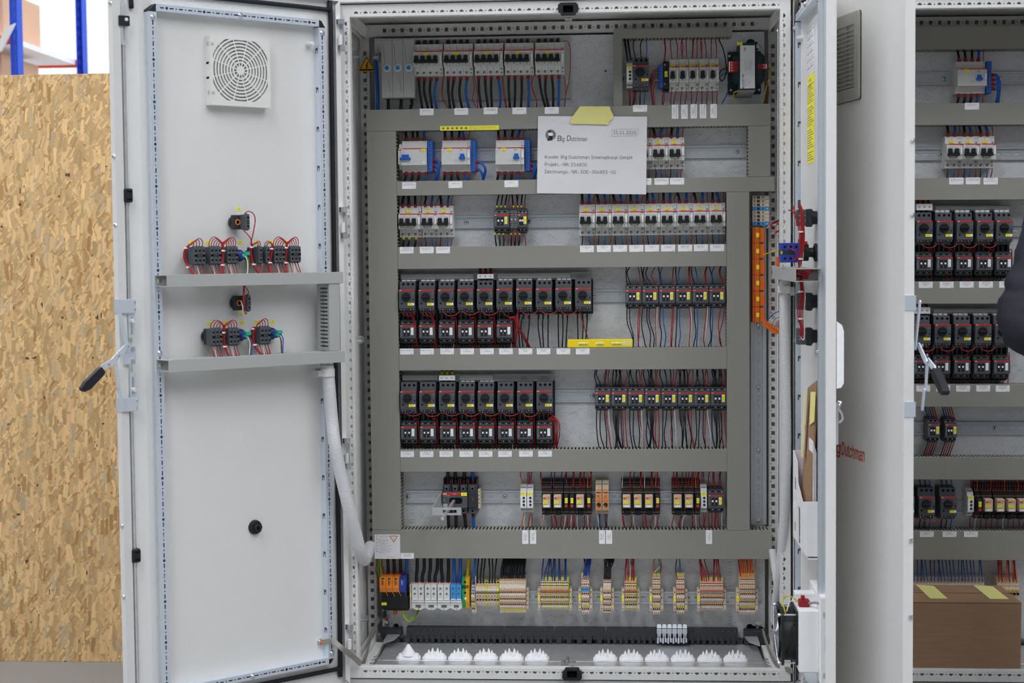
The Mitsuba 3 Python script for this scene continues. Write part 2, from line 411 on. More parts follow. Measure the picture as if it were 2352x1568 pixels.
# ---------------------------------------------------------------- doors
_d, _n, _o = np.array([-0.728813, -0.684712]), np.array([0.684712, -0.728813]), np.array([-0.614363, -0.069807])
DOOR_L = np.eye(4); DOOR_L[:2, 0], DOOR_L[:2, 1], DOOR_L[:2, 3] = -_d, -_n, _o
DOOR_R = np.array([[0, 1, 0, .592], [-1, 0, 0, 0], [0, 0, 1, 0], [0, 0, 0, 1.0]])
_d2, _n2 = np.array([0.240405, -0.970673]), np.array([-0.970673, -0.240405])
DOOR_2 = np.eye(4); DOOR_2[:2, 0], DOOR_2[:2, 1], DOOR_2[:2, 3] = -_d2, _n2, np.array([.605, -.02]) + _d2 * .055 - _n2 * .0285
def rail_holes(a, b, big, skip=()):
    """Hole pattern of a tubular door rail along one axis: circle every 100 mm, slots and small dots between."""
    out = []
    n0 = int(math.ceil((a - big) / .0125))
    for i in range(n0, int((b - big) / .0125) + 1):
        t = big + i * .0125
        if t < a + .006 or t > b - .006 or any(abs(t - q) < .009 for q in skip): continue
        out.append((t, 'big' if i % 8 == 0 else 'slot' if i % 2 else 'dot'))
    return out
def hole_poly(t, kind, c, vertical):
    if kind == 'big': return Point(*((c, t) if vertical else (t, c))).buffer(.0036, quad_segs=4)
    if kind == 'dot': return Point(*((c, t) if vertical else (t, c))).buffer(.0019, quad_segs=3)
    return sbox(c - .0016, t - .0055, c + .0016, t + .0055) if vertical else sbox(t - .0055, c - .0016, t + .0055, c + .0016)
def door_kit(lock='left', locks=True):
    """A cabinet door seen from inside: local x right, y into the door, z up; rail faces at y = 0. Hinge side is opposite to the lock side."""
    k = Kit()
    f = 1 if lock == 'left' else -1
    Xr = lambda a, b: tuple(sorted((f * a, f * b)))
    z0, z1 = .108, 1.894
    panel = [bx(*Xr(.060, -.575), .025, .0275, z0, z1), bx(*Xr(.060, .0585), .006, .025, z0, z1), bx(*Xr(.060, -.575), .012, .025, z1 - .0015, z1), bx(*Xr(.060, -.575), .012, .025, z0, z0 + .0015)]
    panel += [plate_xz(Polygon([(f * .060, z0), (f * .060, z1), (f * .046, z1 - .014), (f * .046, z0 + .014)]), .006, .0075)]
    k.add('panel', cat(panel), 'mat_lacquer')
    k.add('lock_side_lip', cat(hull([(f * -.552, .012, z0), (f * -.552, .012, z1), (f * -.5765, .004, z0), (f * -.5765, .004, z1), (f * -.5765, .026, z0), (f * -.5765, .026, z1), (f * -.552, .014, z0), (f * -.552, .014, z1), (f * -.574, .026, z0), (f * -.574, .026, z1)]),
                               cb(*Xr(-.536, -.500), .0235, .0252, z0 + .03, z1 - .03, .001)), 'mat_lacquer')
    gx, gz0, gz1 = f * .0385, .150, 1.869
    g = [(f * -.520, .0185, gz1 - .045), (f * -.520, .0185, gz1 - .012), (f * -.508, .0185, gz1), (f * -.40, .0185, gz1), (f * -.2, .0185, gz1), (gx - f * .018, .0185, gz1), (gx - f * .005, .0185, gz1 - .005), (gx, .0185, gz1 - .018), (gx, .0185, 1.3), (gx, .0185, .7),
         (gx, .0185, gz0 + .018), (gx - f * .005, .0185, gz0 + .005), (gx - f * .018, .0185, gz0), (f * -.2, .0185, gz0), (f * -.40, .0185, gz0), (f * -.508, .0185, gz0), (f * -.520, .0185, gz0 + .012), (f * -.520, .0185, gz0 + .045)]
    k.add('gasket', tube(g, .0058, 8, 4), 'mat_rubber', True)
    # tubular frame
    for x in (0, -.475):
        hz = rail_holes(.195, 1.808, .7053)
        front = plate_xz(sbox(f * x - .010, .186, f * x + .010, 1.8185).difference(shapely.union_all([hole_poly(t, h, f * x, True) for t, h in hz])), 0, .0012)
        s1 = sbox(.0012, .186, .025, 1.8185)
        inner = s1.difference(shapely.union_all([shapely.union_all([sbox(.006, z + .001, .018, z + .0075), sbox(.006, z - .0065, .009, z + .002), sbox(.0135, z - .0065, .018, z + .002)]) for z in np.arange(.26, 1.80, .1)]))
        l, r = f * x - .010, f * x + .010
        inl = (x == 0) == (f == 1)                  # inner side of this rail lies to the left
        m = [front, plate_yz(inner if inl else s1, l, l + .0012), plate_yz(s1 if inl else inner, r - .0012, r), bx(l + .0012, r - .0012, .0225, .0235, .186, 1.8185)]
        nm = k.add('frame_rail', cat(m), 'mat_bright_zinc')
        if not inl or True:
            for q in (.0045, .0115): k.add(nm + '__groove', bx(l - .0004, l, .004 + q, .0062 + q, .19, 1.81) if not inl else bx(r, r + .0004, .004 + q, .0062 + q, .19, 1.81), 'mat_cream_dark')
        for z in (1.8045, 1.007, .2):
            k.add('frame_screw', lathe([(0, .0068), (.002, .0068), (.0045, .0052), (.0062, .003)], (f * x, 0, z), (0, -1, 0), 12), 'mat_chrome', 30)
    for z in (1.829, .181):
        hx = rail_holes(-.466, -.009, -.0376, (-.2376,))
        front = plate_xz(sbox(*Xr(-.466, -.009)[:1], z - .0085, Xr(-.466, -.009)[1], z + .0085).difference(shapely.union_all([hole_poly(f * t, h, z, False) for t, h in hx])), 0, .0012)
        k.add('frame_rail', cat(front, bx(*Xr(-.466, -.009), .0012, .025, z + .0073, z + .0085), bx(*Xr(-.466, -.009), .0012, .025, z - .0085, z - .0073), bx(*Xr(-.466, -.009), .0225, .0235, z - .007, z + .007)), 'mat_bright_zinc')
        k.add('frame_screw', lathe([(0, .0068), (.002, .0068), (.0045, .0052), (.0062, .003)], (f * -.2376, 0, z), (0, -1, 0), 12), 'mat_chrome', 30)
        for x in (-.475, 0):
            s = 1 if z > 1 else -1
            i = 1 if x < 0 else -1
            k.add('frame_corner', hull([(f * (x + i * .009), y, z + s * .009) for y in (.0005, .024)] + [(f * (x + i * .009), y, z - s * .0095) for y in (.0005, .024)] + [(f * (x - i * .010), y, z - s * .0100) for y in (.0005, .024)] + [(f * (x - i * .012), .022, z - s * .006), (f * x, .002, z + s * .006)]), 'mat_black')
    k.add('ground_stud', cat(lathe([(0, .0075), (.004, .0075), (.004, .0062), (.022, .0058), (.024, .0045)], (f * -.027, .025, 1.776), (0, -1, 0), 14)), 'mat_lacquer', 30)
    # hinge-side hinges
    for z in (1.8045, 1.322, .72, .2285):
        h = k.add('hinge', cat(cb(*Xr(.047, .061), -.012, .006, z + .026, z + .040), cyl(.0022, (f * .054, -.004, z + .014), (f * .054, -.004, z + .03), 8), cb(*Xr(.049, .063), -.010, .006, z - .042, z - .027), bx(*Xr(.0605, .064), -.004, .012, z - .04, z + .03)), 'mat_chrome')
        k.add(h + '__barrel', cyl(.0055, (f * .053, -.004, z - .026), (f * .053, -.004, z), 12), 'mat_lacquer', 30)
    return k
def lock_parts(k, f=1):
    """Espagnolette lock with its rods along the lock edge."""
    x = f * -.5440
    for a, b in ((.170, .8705), (1.1348, 1.79)):
        k.add('lock_rod', cyl(.0042, (x, .018, a), (x, .018, b), 10), 'mat_steel', 30)
    for a, b in ((1.735, 1.835), (.165, .205)):
        o = rrect(x - .0075, x + .0075, a, b, .004).difference(rrect(x - .0025, x + .0025, a + .008, b - .03 if b > 1 else b - .008, .0024))
        k.add('rod_end', plate_xz(o, .012, .0145), 'mat_steel')
    k.add('rod_clamp', cb(x - .014, x + .012, .004, .022, 1.780, 1.803, .001), 'mat_black')
    k.add('clamp_rivet', lathe([(0, .0045), (.0015, .0045), (.003, .002)], (x + .003, .004, 1.794), (0, -1, 0), 12), 'mat_cream', 30)
    k.add('rod_clamp', cb(x - .014, x + .012, .004, .022, .150, .168, .001), 'mat_black')
    for z in (1.383, .5245):
        k.add('rod_guide', cat(cb(x - .010, x + .012, .006, .026, z - .0165, z + .0165, .003)), 'mat_black')
        k.add('guide_cap', cat([bx(x - .004, x + .009, .0052, .006, z + s * .009 - .002, z + s * .009 + .002) for s in (-1, 1)]), 'mat_hole')
    X = lambda px, py: None
    for z0, z1 in ((1.1055, 1.1384), (.8723, .9054)):
        k.add('lock_bracket', cat(cb(f * -.575 - .003, x + .010, .0005, .003, z0, z1, .0012), bx(f * -.5785, f * -.575, .0005, .026, z0, z1)), 'mat_bright_zinc')
        for q in (.25, .75): k.add('bracket_rivet', lathe([(0, .003), (.0012, .0028)], (x + .007, .0005, z0 + (z1 - z0) * q), (0, -1, 0), 10), 'mat_chrome')
    for z0, z1, zp in ((1.047, 1.1048, 1.0862), (.905, .964, .9226)):
        o = rrect(x - .006, x + .011, z0, z1, .002).difference(rrect(x - .0005, x + .0055, z0 + .006, z1 - .010, .0028))
        k.add('slotted_bar', plate_xz(o, .010, .013), 'mat_bright_zinc')
        k.add('bar_pin', lathe([(0, .0055), (.010, .0055), (.012, .0045)], (x + .003, .013, zp), (0, -1, 0), 12), 'mat_cream', 30)
    PZ0, PZ1 = .9839, 1.0282
    k.add('lock_plate', cat(cb(x - .020, x + .008, .001, .0035, PZ0, PZ1, .002), bx(x - .0225, x - .020, .001, .022, PZ0, PZ1)), 'mat_bright_zinc')
    for z in (1.0209, .991): k.add('plate_nut', lathe([(0, .006), (.003, .006), (.003, .0038), (.008, .0036)], (x - .002, .001, z), (0, -1, 0), 6), 'mat_chrome')
    bar = lambda a, b, w, y0, y1: hull([(p[0] + q[0] * w, y, p[1] + q[1] * w) for p in (a, b) for q in [(math.cos(t), math.sin(t)) for t in np.arange(8) * math.pi / 4] for y in (y0, y1)])
    p1, p2 = (-.5834,1.1238), (-.5604,1.0213)
    k.add('link_bar', bar(p1, p2, .0042, -.0075, -.0045), 'mat_bright_zinc')
    p3, p4, p5 = (-.5971,.9876), (-.591,.9328), (-.5814,.8897)
    k.add('link_bar', cat(bar(p3, p4, .0042, -.0185, -.0155), bar(p4, p5, .0042, -.0150, -.0120)), 'mat_bright_zinc')
    a1, a2, a3 = (-.5655,1.0279), (-.6013,.996), (-.6298,.9824)
    arm = k.add('lever', cat(bar(a1, a2, .0065, -.0135, -.0105), bar(a2, a3, .0075, -.0195, -.0165)), 'mat_bright_zinc')
    for q in (a1, (-.59,1.0077), (-.6165,.9888)): k.add(arm + '__rivet', lathe([(0, .0035), (.002, .003)], (q[0], -.0195, q[1]), (0, -1, 0), 10), 'mat_chrome')
    g1, g2 = (-.633,.9776), (-.6869,.9321)
    dx, dz = g2[0] - g1[0], g2[1] - g1[1]; L_ = math.hypot(dx, dz); nx, nz = -dz / L_, dx / L_
    outline = [(0, .0075), (.12, .0105), (.75, .0125), (.97, .007), (1.0, .0), (.97, -.005), (.72, -.0085), (.1, -.0085), (0, -.0075)]
    pts = [(g1[0] + dx * t + nx * w, g1[1] + dz * t + nz * w) for t, w in outline]
    core = plate_xz(Polygon(pts), -.027, -.011)
    k.add(arm + '__grip', core, 'mat_rubber')
    for z in (1.83, 1.474, 1.313, .6, .43): k.add('edge_bolt', lathe([(0, .0055), (.003, .0055), (.0055, .003)], (f * -.5765, .010, z), (f * -1, -.5, 0), 8), 'mat_chrome', 30)
DK_L = door_kit('left'); lock_parts(DK_L)
DK_R = door_kit('right')
def door_parts(key, kit, M, name='door'):
    dk = numbered(key + '__' + name)
    for nm, sh, lb in kit.parts:
        nm = nm.replace('__', '_')                      # cabinet > door > piece
        put(dk + '__' + nm, sh, M)
    return dk
CAB = EK.place('control_cabinet', IDENT, 'grey steel control cabinet with its two doors swung open, in the middle', 'cabinet')
labels[CAB + '__mounting_plate'] = {'label': 'galvanised mounting plate'}
_dl = door_parts(CAB, DK_L, DOOR_L); labels[_dl] = {'label': 'left cabinet door, open'}
_dr = door_parts(CAB, DK_R, DOOR_R); labels[_dr] = {'label': 'right cabinet door, open'}
CABB = EK.place('control_cabinet', CAB2, 'second grey steel control cabinet beside the open right door, cut off by the picture edge', 'cabinet')
_d2k = door_parts(CABB, DK_L, DOOR_2); labels[_d2k] = {'label': 'open left door with louvred vent'}
# door outside: stiffened outer skin is the panel itself; latch receivers in the frame centre
def receiver(cx, cz, s, M, label):
    k = thing('door_catch', label, 'door catch')
    o = Polygon([(-.025, -.006), (-.021, -.006), (-.018, -.014), (.018, -.014), (.021, -.006), (.025, -.006), (.026, .010), (.020, .016), (-.020, .016), (-.026, .010)])
    o = affinity.scale(o, 1, s, origin=(0, 0)).difference(rrect(-.013, .013, *sorted((-.009 * s, .009 * s)), .002))
    part(k, 'housing', plate_xz(affinity.translate(o, cx, cz), -.022, -.001), 'mat_black', M=M)
    part(k, 'pocket', cb(cx - .015, cx + .015, -.008, -.004, cz - .011, cz + .011), 'mat_hole', M=M)
    part(k, 'metal_clip', cat(cb(cx - .009, cx + .009, -.004, .020, *sorted((cz - s * .026, cz - s * .018))), *[lathe([(0, .004), (.003, .003)], (cx + q * .0045, -.004, cz - s * .022), (0, -1, 0), 8) for q in (-1, 1)]), 'mat_chrome', M=M)
receiver(*(.0136, 1.8614), 1, IDENT, 'black door catch with metal clip at the top centre of the middle cabinet')
receiver(*(.0109, .1356), -1, IDENT, 'black door catch with metal clip at the bottom centre of the middle cabinet')
# ---------------------------------------------------------------- kits of switchgear: x from 0, plate (or rail foot) at y = 0, towards the viewer -y, z about the rail
def stepped(zs):
    """(y, z) outline from a list of (z, front) going down."""
    return Polygon([(0, zs[0][0])] + [(-f, z) for z, f in zs] + [(0, zs[-1][0])])
_screw = {}
def terminal(k, x, z, y, r=.0036, dark='mat_hole', screw=True, name='terminal'):
    nm = k.add(name, lathe([(-.0006, r), (.0003, r)], (x, y, z), (0, -1, 0), 10), dark)
    if screw: k.add(nm + '__screw', cat(lathe([(0, r * .62), (.0006, r * .55)], (x + r * .12, y, z - r * .12), (0, -1, 0), 8)), 'mat_rail')
def tag(k, x, z, y, w=.0125, h=.0075, lines=('F1', '5.3'), rot=0, name='marker_tag', mat='mat_yellow'):
    nm = k.add(name, cb(x - w / 2, x + w / 2, y - .001, y, z - h / 2, z + h / 2, .0003), mat, label='yellow marker tag' if mat == 'mat_yellow' else None)
    if rot == 0: tm = [text(s, h * .30, y - .001, x, z + h * (.22 - .44 * i), width=w * .8, depth=.0001) for i, s in enumerate(lines)]
    else: tm = [text(s, w * .30, y - .001, x + w * (-.22 + .44 * i), z, rot=90, width=h * .8, depth=.0001) for i, s in enumerate(lines)]
    k.add(nm + '__lettering', cat(tm), 'mat_ink')
BRK = [(.0435, .044), (.0225, .046), (.0215, .068), (-.0205, .068), (-.0215, .046), (-.0225, .044), (-.0435, .042)]
def breaker_kit(n, aux=True, tagz=.0275, lines=('F1', '5.3'), green=True, tagx=None, handle='mat_black'):
    k = Kit()
    pw, aw = .01765, .0089 if aux else 0
    pol = stepped(BRK)
    g = .00025
    for i in range(n):
        x = i * pw
        m = plate_yz(pol, x + g, x + pw - g)
        m2 = [bx(x + pw * .2, x + pw * .8, -.0690, -.068, -.0155, .0145)]
        k.add('pole', cat(m), 'mat_cream')
        terminal(k, x + pw * .5, .0335, -.0442)
        terminal(k, x + pw * .5, -.0350, -.0428)
        if green: k.add('indicator_window', bx(x + pw * .36, x + pw * .64, -.0684, -.068, -.0150, -.0128), 'mat_green')
        k.add('toggle_slot', bx(x + pw * .18, x + pw * .82, -.0683, -.068, -.010, .0125), 'mat_cream_dark')
    W = n * pw
    hd = [cb(x0, x1, -.083, -.066, -.0115, -.0035, .0015) for x0, x1 in [(pw * .12, W - pw * .12)]]
    hd += [cb(i * pw + pw * .2, i * pw + pw * .8, -.080, -.066, -.004, .0085, .0015) for i in range(n)]
    k.add('handle', cat(hd), handle)
    if aux:
        a = stepped([(.0435, .044), (.0225, .046), (.0215, .066), (-.0205, .066), (-.0215, .046), (-.0225, .044), (-.0435, .042)])
        k.add('auxiliary_contact', plate_yz(a, W + g, W + aw - g), 'mat_cream')
        k.add('auxiliary_lever', cb(W + .0012, W + aw - .0012, -.071, -.065, -.008, .010, .001), 'mat_white')
        for z, y in ((.037, -.0442), (.0262, -.0458), (-.0262, -.0448), (-.0365, -.0428)): terminal(k, W + aw / 2, z, y, .0024)
    st = k.add('red_stripe', bx(g, W + aw - g, -.0685, -.066, .0193, .0221), 'mat_red', label='red stripe')
    k.add(st + '__lettering', text('ABB', .0017, -.0685, .0035, .0206, bold=True, depth=.0001), 'mat_white')
    tx = W * .5 if tagx is None else tagx
    tag(k, tx, tagz, -.0472 if tagz > .0225 else -.0687, lines=lines)
    k.add('lettering', cat([text(s, .0013, -.068, W * .3, .0165 - .0024 * i, depth=.0001) for i, s in enumerate(('C16', '6000'))]), 'mat_ink_grey')
    k.w = W + aw
    return k
def rcd_kit(left_handle=False, aux=True, lines=('F4.1', '2.8')):
    k = Kit()
    W, aw = .0706, .0089 if aux else 0
    g = .00025
    prof = [(.0435, .044), (.0235, .046), (.0225, .068), (-.0245, .068), (-.0255, .046), (-.0435, .042)]
    k.add('body', plate_yz(stepped(prof), g, W - g), 'mat_cream')
    for i in range(4):
        terminal(k, W * (.135 + .243 * i), .0345, -.0442, .0040)
        terminal(k, W * (.135 + .243 * i), -.0350, -.0428, .0040)
    if aux:
        k.add('auxiliary_contact', plate_yz(stepped([(z, f - .002 if f > .06 else f) for z, f in prof]), W + g, W + aw - g), 'mat_cream')
        k.add('auxiliary_lever', cb(W + .0012, W + aw - .0012, -.071, -.065, -.008, .010, .001), 'mat_white')
        for z, y in ((.037, -.0442), (.0262, -.0455), (-.0282, -.0448), (-.0375, -.0428)): terminal(k, W + aw / 2, z, y, .0022)
    st = k.add('red_stripe', bx(g, W + aw - g, -.0685, -.066, .0193, .0220), 'mat_red', label='red stripe')
    k.add(st + '__lettering', text('ABB', .0017, -.0685, .004, .0205, bold=True, depth=.0001), 'mat_white')
    hx = .012 if left_handle else W * .82
    w = .015 if left_handle else .0085
    k.add('handle', cat(cb(hx - w, hx + w, -.078, -.066, -.0105, -.0035, .0015), cb(hx - w * .65, hx + w * .65, -.074, -.066, -.004, .0045, .001)), 'mat_blue', label='blue toggle')
    k.add('test_button', cb(W * .52, W * .60, -.0695, -.066, .0135, .0165, .0008) if not left_handle else cb(W * .85, W * .92, -.0695, -.066, -.021, -.0155, .0006), 'mat_white')
    k.add('indicator_window', bx(W * .74, W * .82, -.0684, -.068, .0142, .0160), 'mat_green')
    k.add('lettering', cat([text(s, .0016, -.068, W * .06, .014 - .003 * i, align='l', depth=.0001) for i, s in enumerate(('F204', '63 A', '0.03'))] + [text(s, .0014, -.068, W * .55, -.012 - .003 * i, depth=.0001) for i, s in enumerate(('Test monthly', 'IEC 61008'))]), 'mat_ink_grey')
    tag(k, W * (.88 if left_handle else .32), .0165, -.0687, .0125, .0078, lines)
    k.w = W + aw
    return k
def block_kit(n=13, mat='mat_blue', w=.0132, h=.087):
    """Neutral terminal block: upright coloured bar with a column of screw holes."""
    k = Kit()
    k.add('body', cat(cb(0, w, -.052, 0, -h / 2, h / 2, .001)), mat)
    for i in range(n):
        z = h * (.42 - .84 * i / (n - 1))
        terminal(k, w * .52, z, -.0522, .0026)
    k.w = w
    return k
def contactor_kit(tagged=True, lines=('K1', '9.2'), w=.0446):
    k = Kit()
    g = .0003
    prof = [(.0305, .050), (.0185, .052), (.0178, .066), (-.0178, .066), (-.0185, .052), (-.0305, .050)]
    k.add('housing', plate_yz(stepped(prof), g, w - g), 'mat_anthracite')
    k.add('rail_foot', bx(.004, w - .004, -.046, 0, -.034, .034), 'mat_charcoal')
    for i in range(5):
        x = w * (.12 + .19 * i)
        terminal(k, x, .0248, -.0508, .0034, screw=i % 2 == 0)
        terminal(k, x, -.0248, -.0508, .0034, screw=i % 2 == 1)
    st = k.add('red_stripe', bx(g, w - g, -.0665, -.064, .0142, .0175), 'mat_red')
    k.add(st + '__lettering', text('ABB', .0020, -.0665, .005, .0158, bold=True, depth=.0001), 'mat_white')
    for i in range(2):
        x = w * (.30 + .235 * i)
        nm = k.add('indicator', cat(plate_xz(Polygon([(x - .0042, .0095), (x + .0042, .0095), (x + .0042, -.0035), (x + .0022, -.0065), (x + .0042, -.0125), (x - .0042, -.0125), (x - .0022, -.0065), (x - .0042, -.0035)]), -.0668, -.066)), 'mat_black')
        k.add(nm + '__flag', bx(x - .0024, x + .0024, -.0672, -.0668, -.0022, .0032), 'mat_white')
    k.add('lettering', text('AF09-30-10-13', .0018, -.066, w * .105, -.002, rot=90, width=.022, depth=.0001), 'mat_cream_dark')
    x0 = w * .73
    k.add('label_holder', cb(x0 - .002, x0 + .0062, -.0675, -.066, -.0095, .0115, .0003), 'mat_white')
    if tagged: tag(k, x0 + .0028, .0015, -.0675, .0074, .0175, lines, rot=90)
    k.w = w
    return k
def motor_switch_kit(lines=('Q1.1', '7.2'), w=.0446):
    k = Kit()
    g = .0003
    prof = [(.0440, .058), (.0215, .060), (.0210, .078), (-.0300, .078), (-.0370, .070), (-.0372, .052), (-.0445, .050)]
    k.add('housing', plate_yz(stepped(prof), g, w - g), 'mat_anthracite')
    for i in range(3):
        terminal(k, w * (.24 + .30 * i), .0360, -.0588, .0038, screw=False)
        terminal(k, w * (.24 + .30 * i), -.0410, -.0512, .0030)
    for x in (.12, .30, .72, .90): terminal(k, w * x, -.0335, -.0743, .0028)
    st = k.add('red_stripe', bx(g, w - g, -.0786, -.075, .0172, .0210), 'mat_red')
    k.add(st + '__lettering', text('ABB', .0022, -.0786, .005, .0190, bold=True, depth=.0001), 'mat_white')
    kn = k.add('knob', lathe([(0, .0122), (.004, .0122), (.006, .0112), (.0062, .0112)], (w * .46, -.078, .0015), (0, -1, 0), 20), 'mat_black', 30)
    k.add(kn + '__grip', cat(cb(w * .46 - .0115, w * .46 + .0115, -.090, -.082, -.0005, .0035, .001)), 'mat_black')
    k.add('setting_dial', lathe([(0, .0024), (.0006, .0022)], (w * .18, -.078, -.017), (0, -1, 0), 10), 'mat_hole')
    k.add('trip_window', bx(w * .88, w * .94, -.0784, -.078, -.0075, -.0035), 'mat_hole')
    k.add('print', bx(w * .82, w * .98, -.0782, -.078, .0075, .0150), 'mat_anthracite_light')
    k.add('label_holder', cb(w * .86, w * .965, -.0788, -.078, -.0225, -.0155, .0003), 'mat_white')
    tag(k, w * .70, -.0190, -.0788, .0140, .0078, lines)
    k.w = w
    return k
def adapter_kit(z0, z1, w=.0540, pins=True):
    """Charcoal busbar adapter that carries a motor switch and its contactor."""
    k = Kit()
    k.add('plate', cb(0, w - .0012, -.026, 0, z0, z1, .001), 'mat_charcoal')
    k.add('side_rib', cb(w - .0085, w - .0015, -.040, -.026, z0 + .004, z1 - .004, .001), 'mat_black')
    if pins:
        for i in range(3): k.add('link_pin', cb(.008 + .0125 * i, .0115 + .0125 * i, -.040, -.026, -.066, -.045, .0008), 'mat_anthracite_light')
    return k
def relay_kit(lines=('K103', '10.2')):
    """30 mm plug-in relay on a black socket with orange release tabs."""
    k = Kit(); w = .0298
    prof = [(.0485, .026), (.038, .028), (.0375, .040), (.026, .042), (.0255, .052), (.0125, .054), (-.031, .054), (-.032, .045), (-.0485, .043)]
    k.add('socket', plate_yz(stepped(prof), .0002, w - .0002), 'mat_black')
    for z, y, n in ((.0405, -.0278, 8), (.0285, -.0418, 8), (.0160, -.0538, 8)):
        k.add('release_tabs', cat([bx(w * (i + .28) / n, w * (i + .72) / n, y - .0006, y, z - .0012, z + .0012) for i in range(n)]), 'mat_lever')
    k.add('release_tabs', cat([bx(w * q - .0011, w * q + .0011, -.0448, -.0440, -.0425, -.0400) for q in (.08, .19, .81, .92)]), 'mat_lever')
    k.add('socket_step', cb(w * .30, w * .75, -.055, -.043, -.0485, -.0335, .001), 'mat_black')
    r = k.add('relay', cb(w * .13, w * .85, -.082, -.054, -.0235, .0110, .0012), 'mat_relay_clear', label='clear plug-in relay')
    k.add(r + '__coil', cb(w * .40, w * .80, -.0825, -.080, .0010, .0085, .0006), 'mat_lever')
    k.add(r + '__arrow', plate_xz(Polygon([(w * .18, .0022), (w * .32, .0022), (w * .32, .0008), (w * .44, .0033), (w * .32, .0058), (w * .32, .0046), (w * .18, .0046)]), -.0832, -.0825), 'mat_red')
    k.add(r + '__contact', cb(w * .24, w * .74, -.0823, -.080, -.0220, -.0160, .0006), 'mat_white')
    tag(k, w * .40, -.0085, -.0826, .0140, .0085, lines)
    k.w = w
    return k
def slim_relay_kit(lines=('K105', '10.4')):
    k = Kit(); w = .0152
    prof = [(.0485, .026), (.038, .028), (.0375, .040), (.026, .042), (.0255, .052), (.0125, .054), (-.031, .054), (-.032, .045), (-.0485, .043)]
    k.add('socket', plate_yz(stepped(prof), .0002, w - .0002), 'mat_black')
    for z, y, n in ((.0405, -.0278, 4), (.0285, -.0418, 4), (.0160, -.0538, 4)):
        k.add('release_tabs', cat([bx(w * (i + .28) / n, w * (i + .72) / n, y - .0006, y, z - .0012, z + .0012) for i in range(n)]), 'mat_lever')
    k.add('release_tabs', cat([bx(w * q - .0010, w * q + .0010, -.0448, -.0440, -.0425, -.0400) for q in (.15, .38, .62, .85)]), 'mat_lever')
    k.add('relay', cb(w * .14, w * .80, -.080, -.054, -.0235, .0110, .001), 'mat_charcoal')
    k.add('lever', cb(w * .22, w * .74, -.0835, -.080, -.0225, -.0150, .0008), 'mat_red', label='red lever')
    tag(k, w * .50, -.0035, -.0802, .0082, .0150, lines, rot=90)
    k.w = w
    return k
def timer_kit(lines=('K104', '11.2'), w=.0176):
    """Slim grey control relay with three small dials."""
    k = Kit()
    prof = [(.0400, .040), (.0345, .050), (.0300, .058), (.0220, .060), (.0215, .070), (-.0225, .070), (-.0230, .056), (-.0360, .050)]
    k.add('housing', plate_yz(stepped(prof), .0002, w - .0002), 'mat_cream')
    k.add('face', cb(w * .06, w * .92, -.0708, -.070, -.0195, .0135, .0003), 'mat_white')
    for i in range(3):
        terminal(k, w * (.22 + .28 * i), .0330, -.0545, .0021)
        terminal(k, w * (.22 + .28 * i), -.0285, -.0540, .0024)
        d = k.add('dial', lathe([(0, .0036), (.0012, .0034)], (w * .56, -.0708, .0062 - .0098 * i), (0, -1, 0), 12), 'mat_charcoal')
    k.add('lettering', cat([text(str(i + 1), .0016, -.0708, w * .17, .0062 - .0098 * i, depth=.0001) for i in range(3)]), 'mat_ink')
    tag(k, w * .47, .0170, -.0702, .0150, .0075, lines)
    k.w = w
    return k
def coupler_kit(w=.0176):
    """Slim orange and grey monitoring unit with a toggle and a dial."""
    k = Kit()
    prof = [(.0455, .042), (.0265, .050), (.0260, .066), (-.0360, .066), (-.0365, .052), (-.0475, .048)]
    k.add('housing', plate_yz(stepped(prof), .0002, w - .0002), 'mat_beige')
    k.add('face', cb(w * .04, w * .95, -.0668, -.066, -.0330, .0255, .0003), 'mat_cream_dark')
    for z0, z1 in ((.0180, .0245), (-.0065, .0118), (-.0275, -.0075), (-.0350, -.0295)): k.add('orange_field', cb(w * .10, w * .90, -.0674, -.0666, z0, z1, .0003), 'mat_orange')
    k.add('nameplate', cb(w * .12, w * .88, -.0674, -.0666, .0125, .0155, .0003), 'mat_charcoal')
    k.add('toggle', lathe([(0, .0036), (.002, .0030), (.003, .0016), (.010, .0020), (.0115, .0012)], (w * .46, -.0674, .0052), (-.1, -1, .25), 10), 'mat_chrome', 30)
    d = k.add('dial', lathe([(0, .0060), (.005, .0052)], (w * .50, -.0674, -.0200), (0, -1, 0), 14), 'mat_black', 30)
    k.add(d + '__pointer', bx(w * .50 - .0040, w * .50 - .0008, -.0728, -.0724, -.0232, -.0222), 'mat_white')
    for i in range(3):
        terminal(k, w * (.22 + .28 * i), .0340, -.0468, .0023)
        terminal(k, w * (.22 + .28 * i), -.0410, -.0506, .0023)
    k.add('lettering', text('Weidmüller', .0022, -.0674, w * .5, -.0092, width=w * .75, bold=True, depth=.0001), 'mat_ink')
    k.w = w
    return k
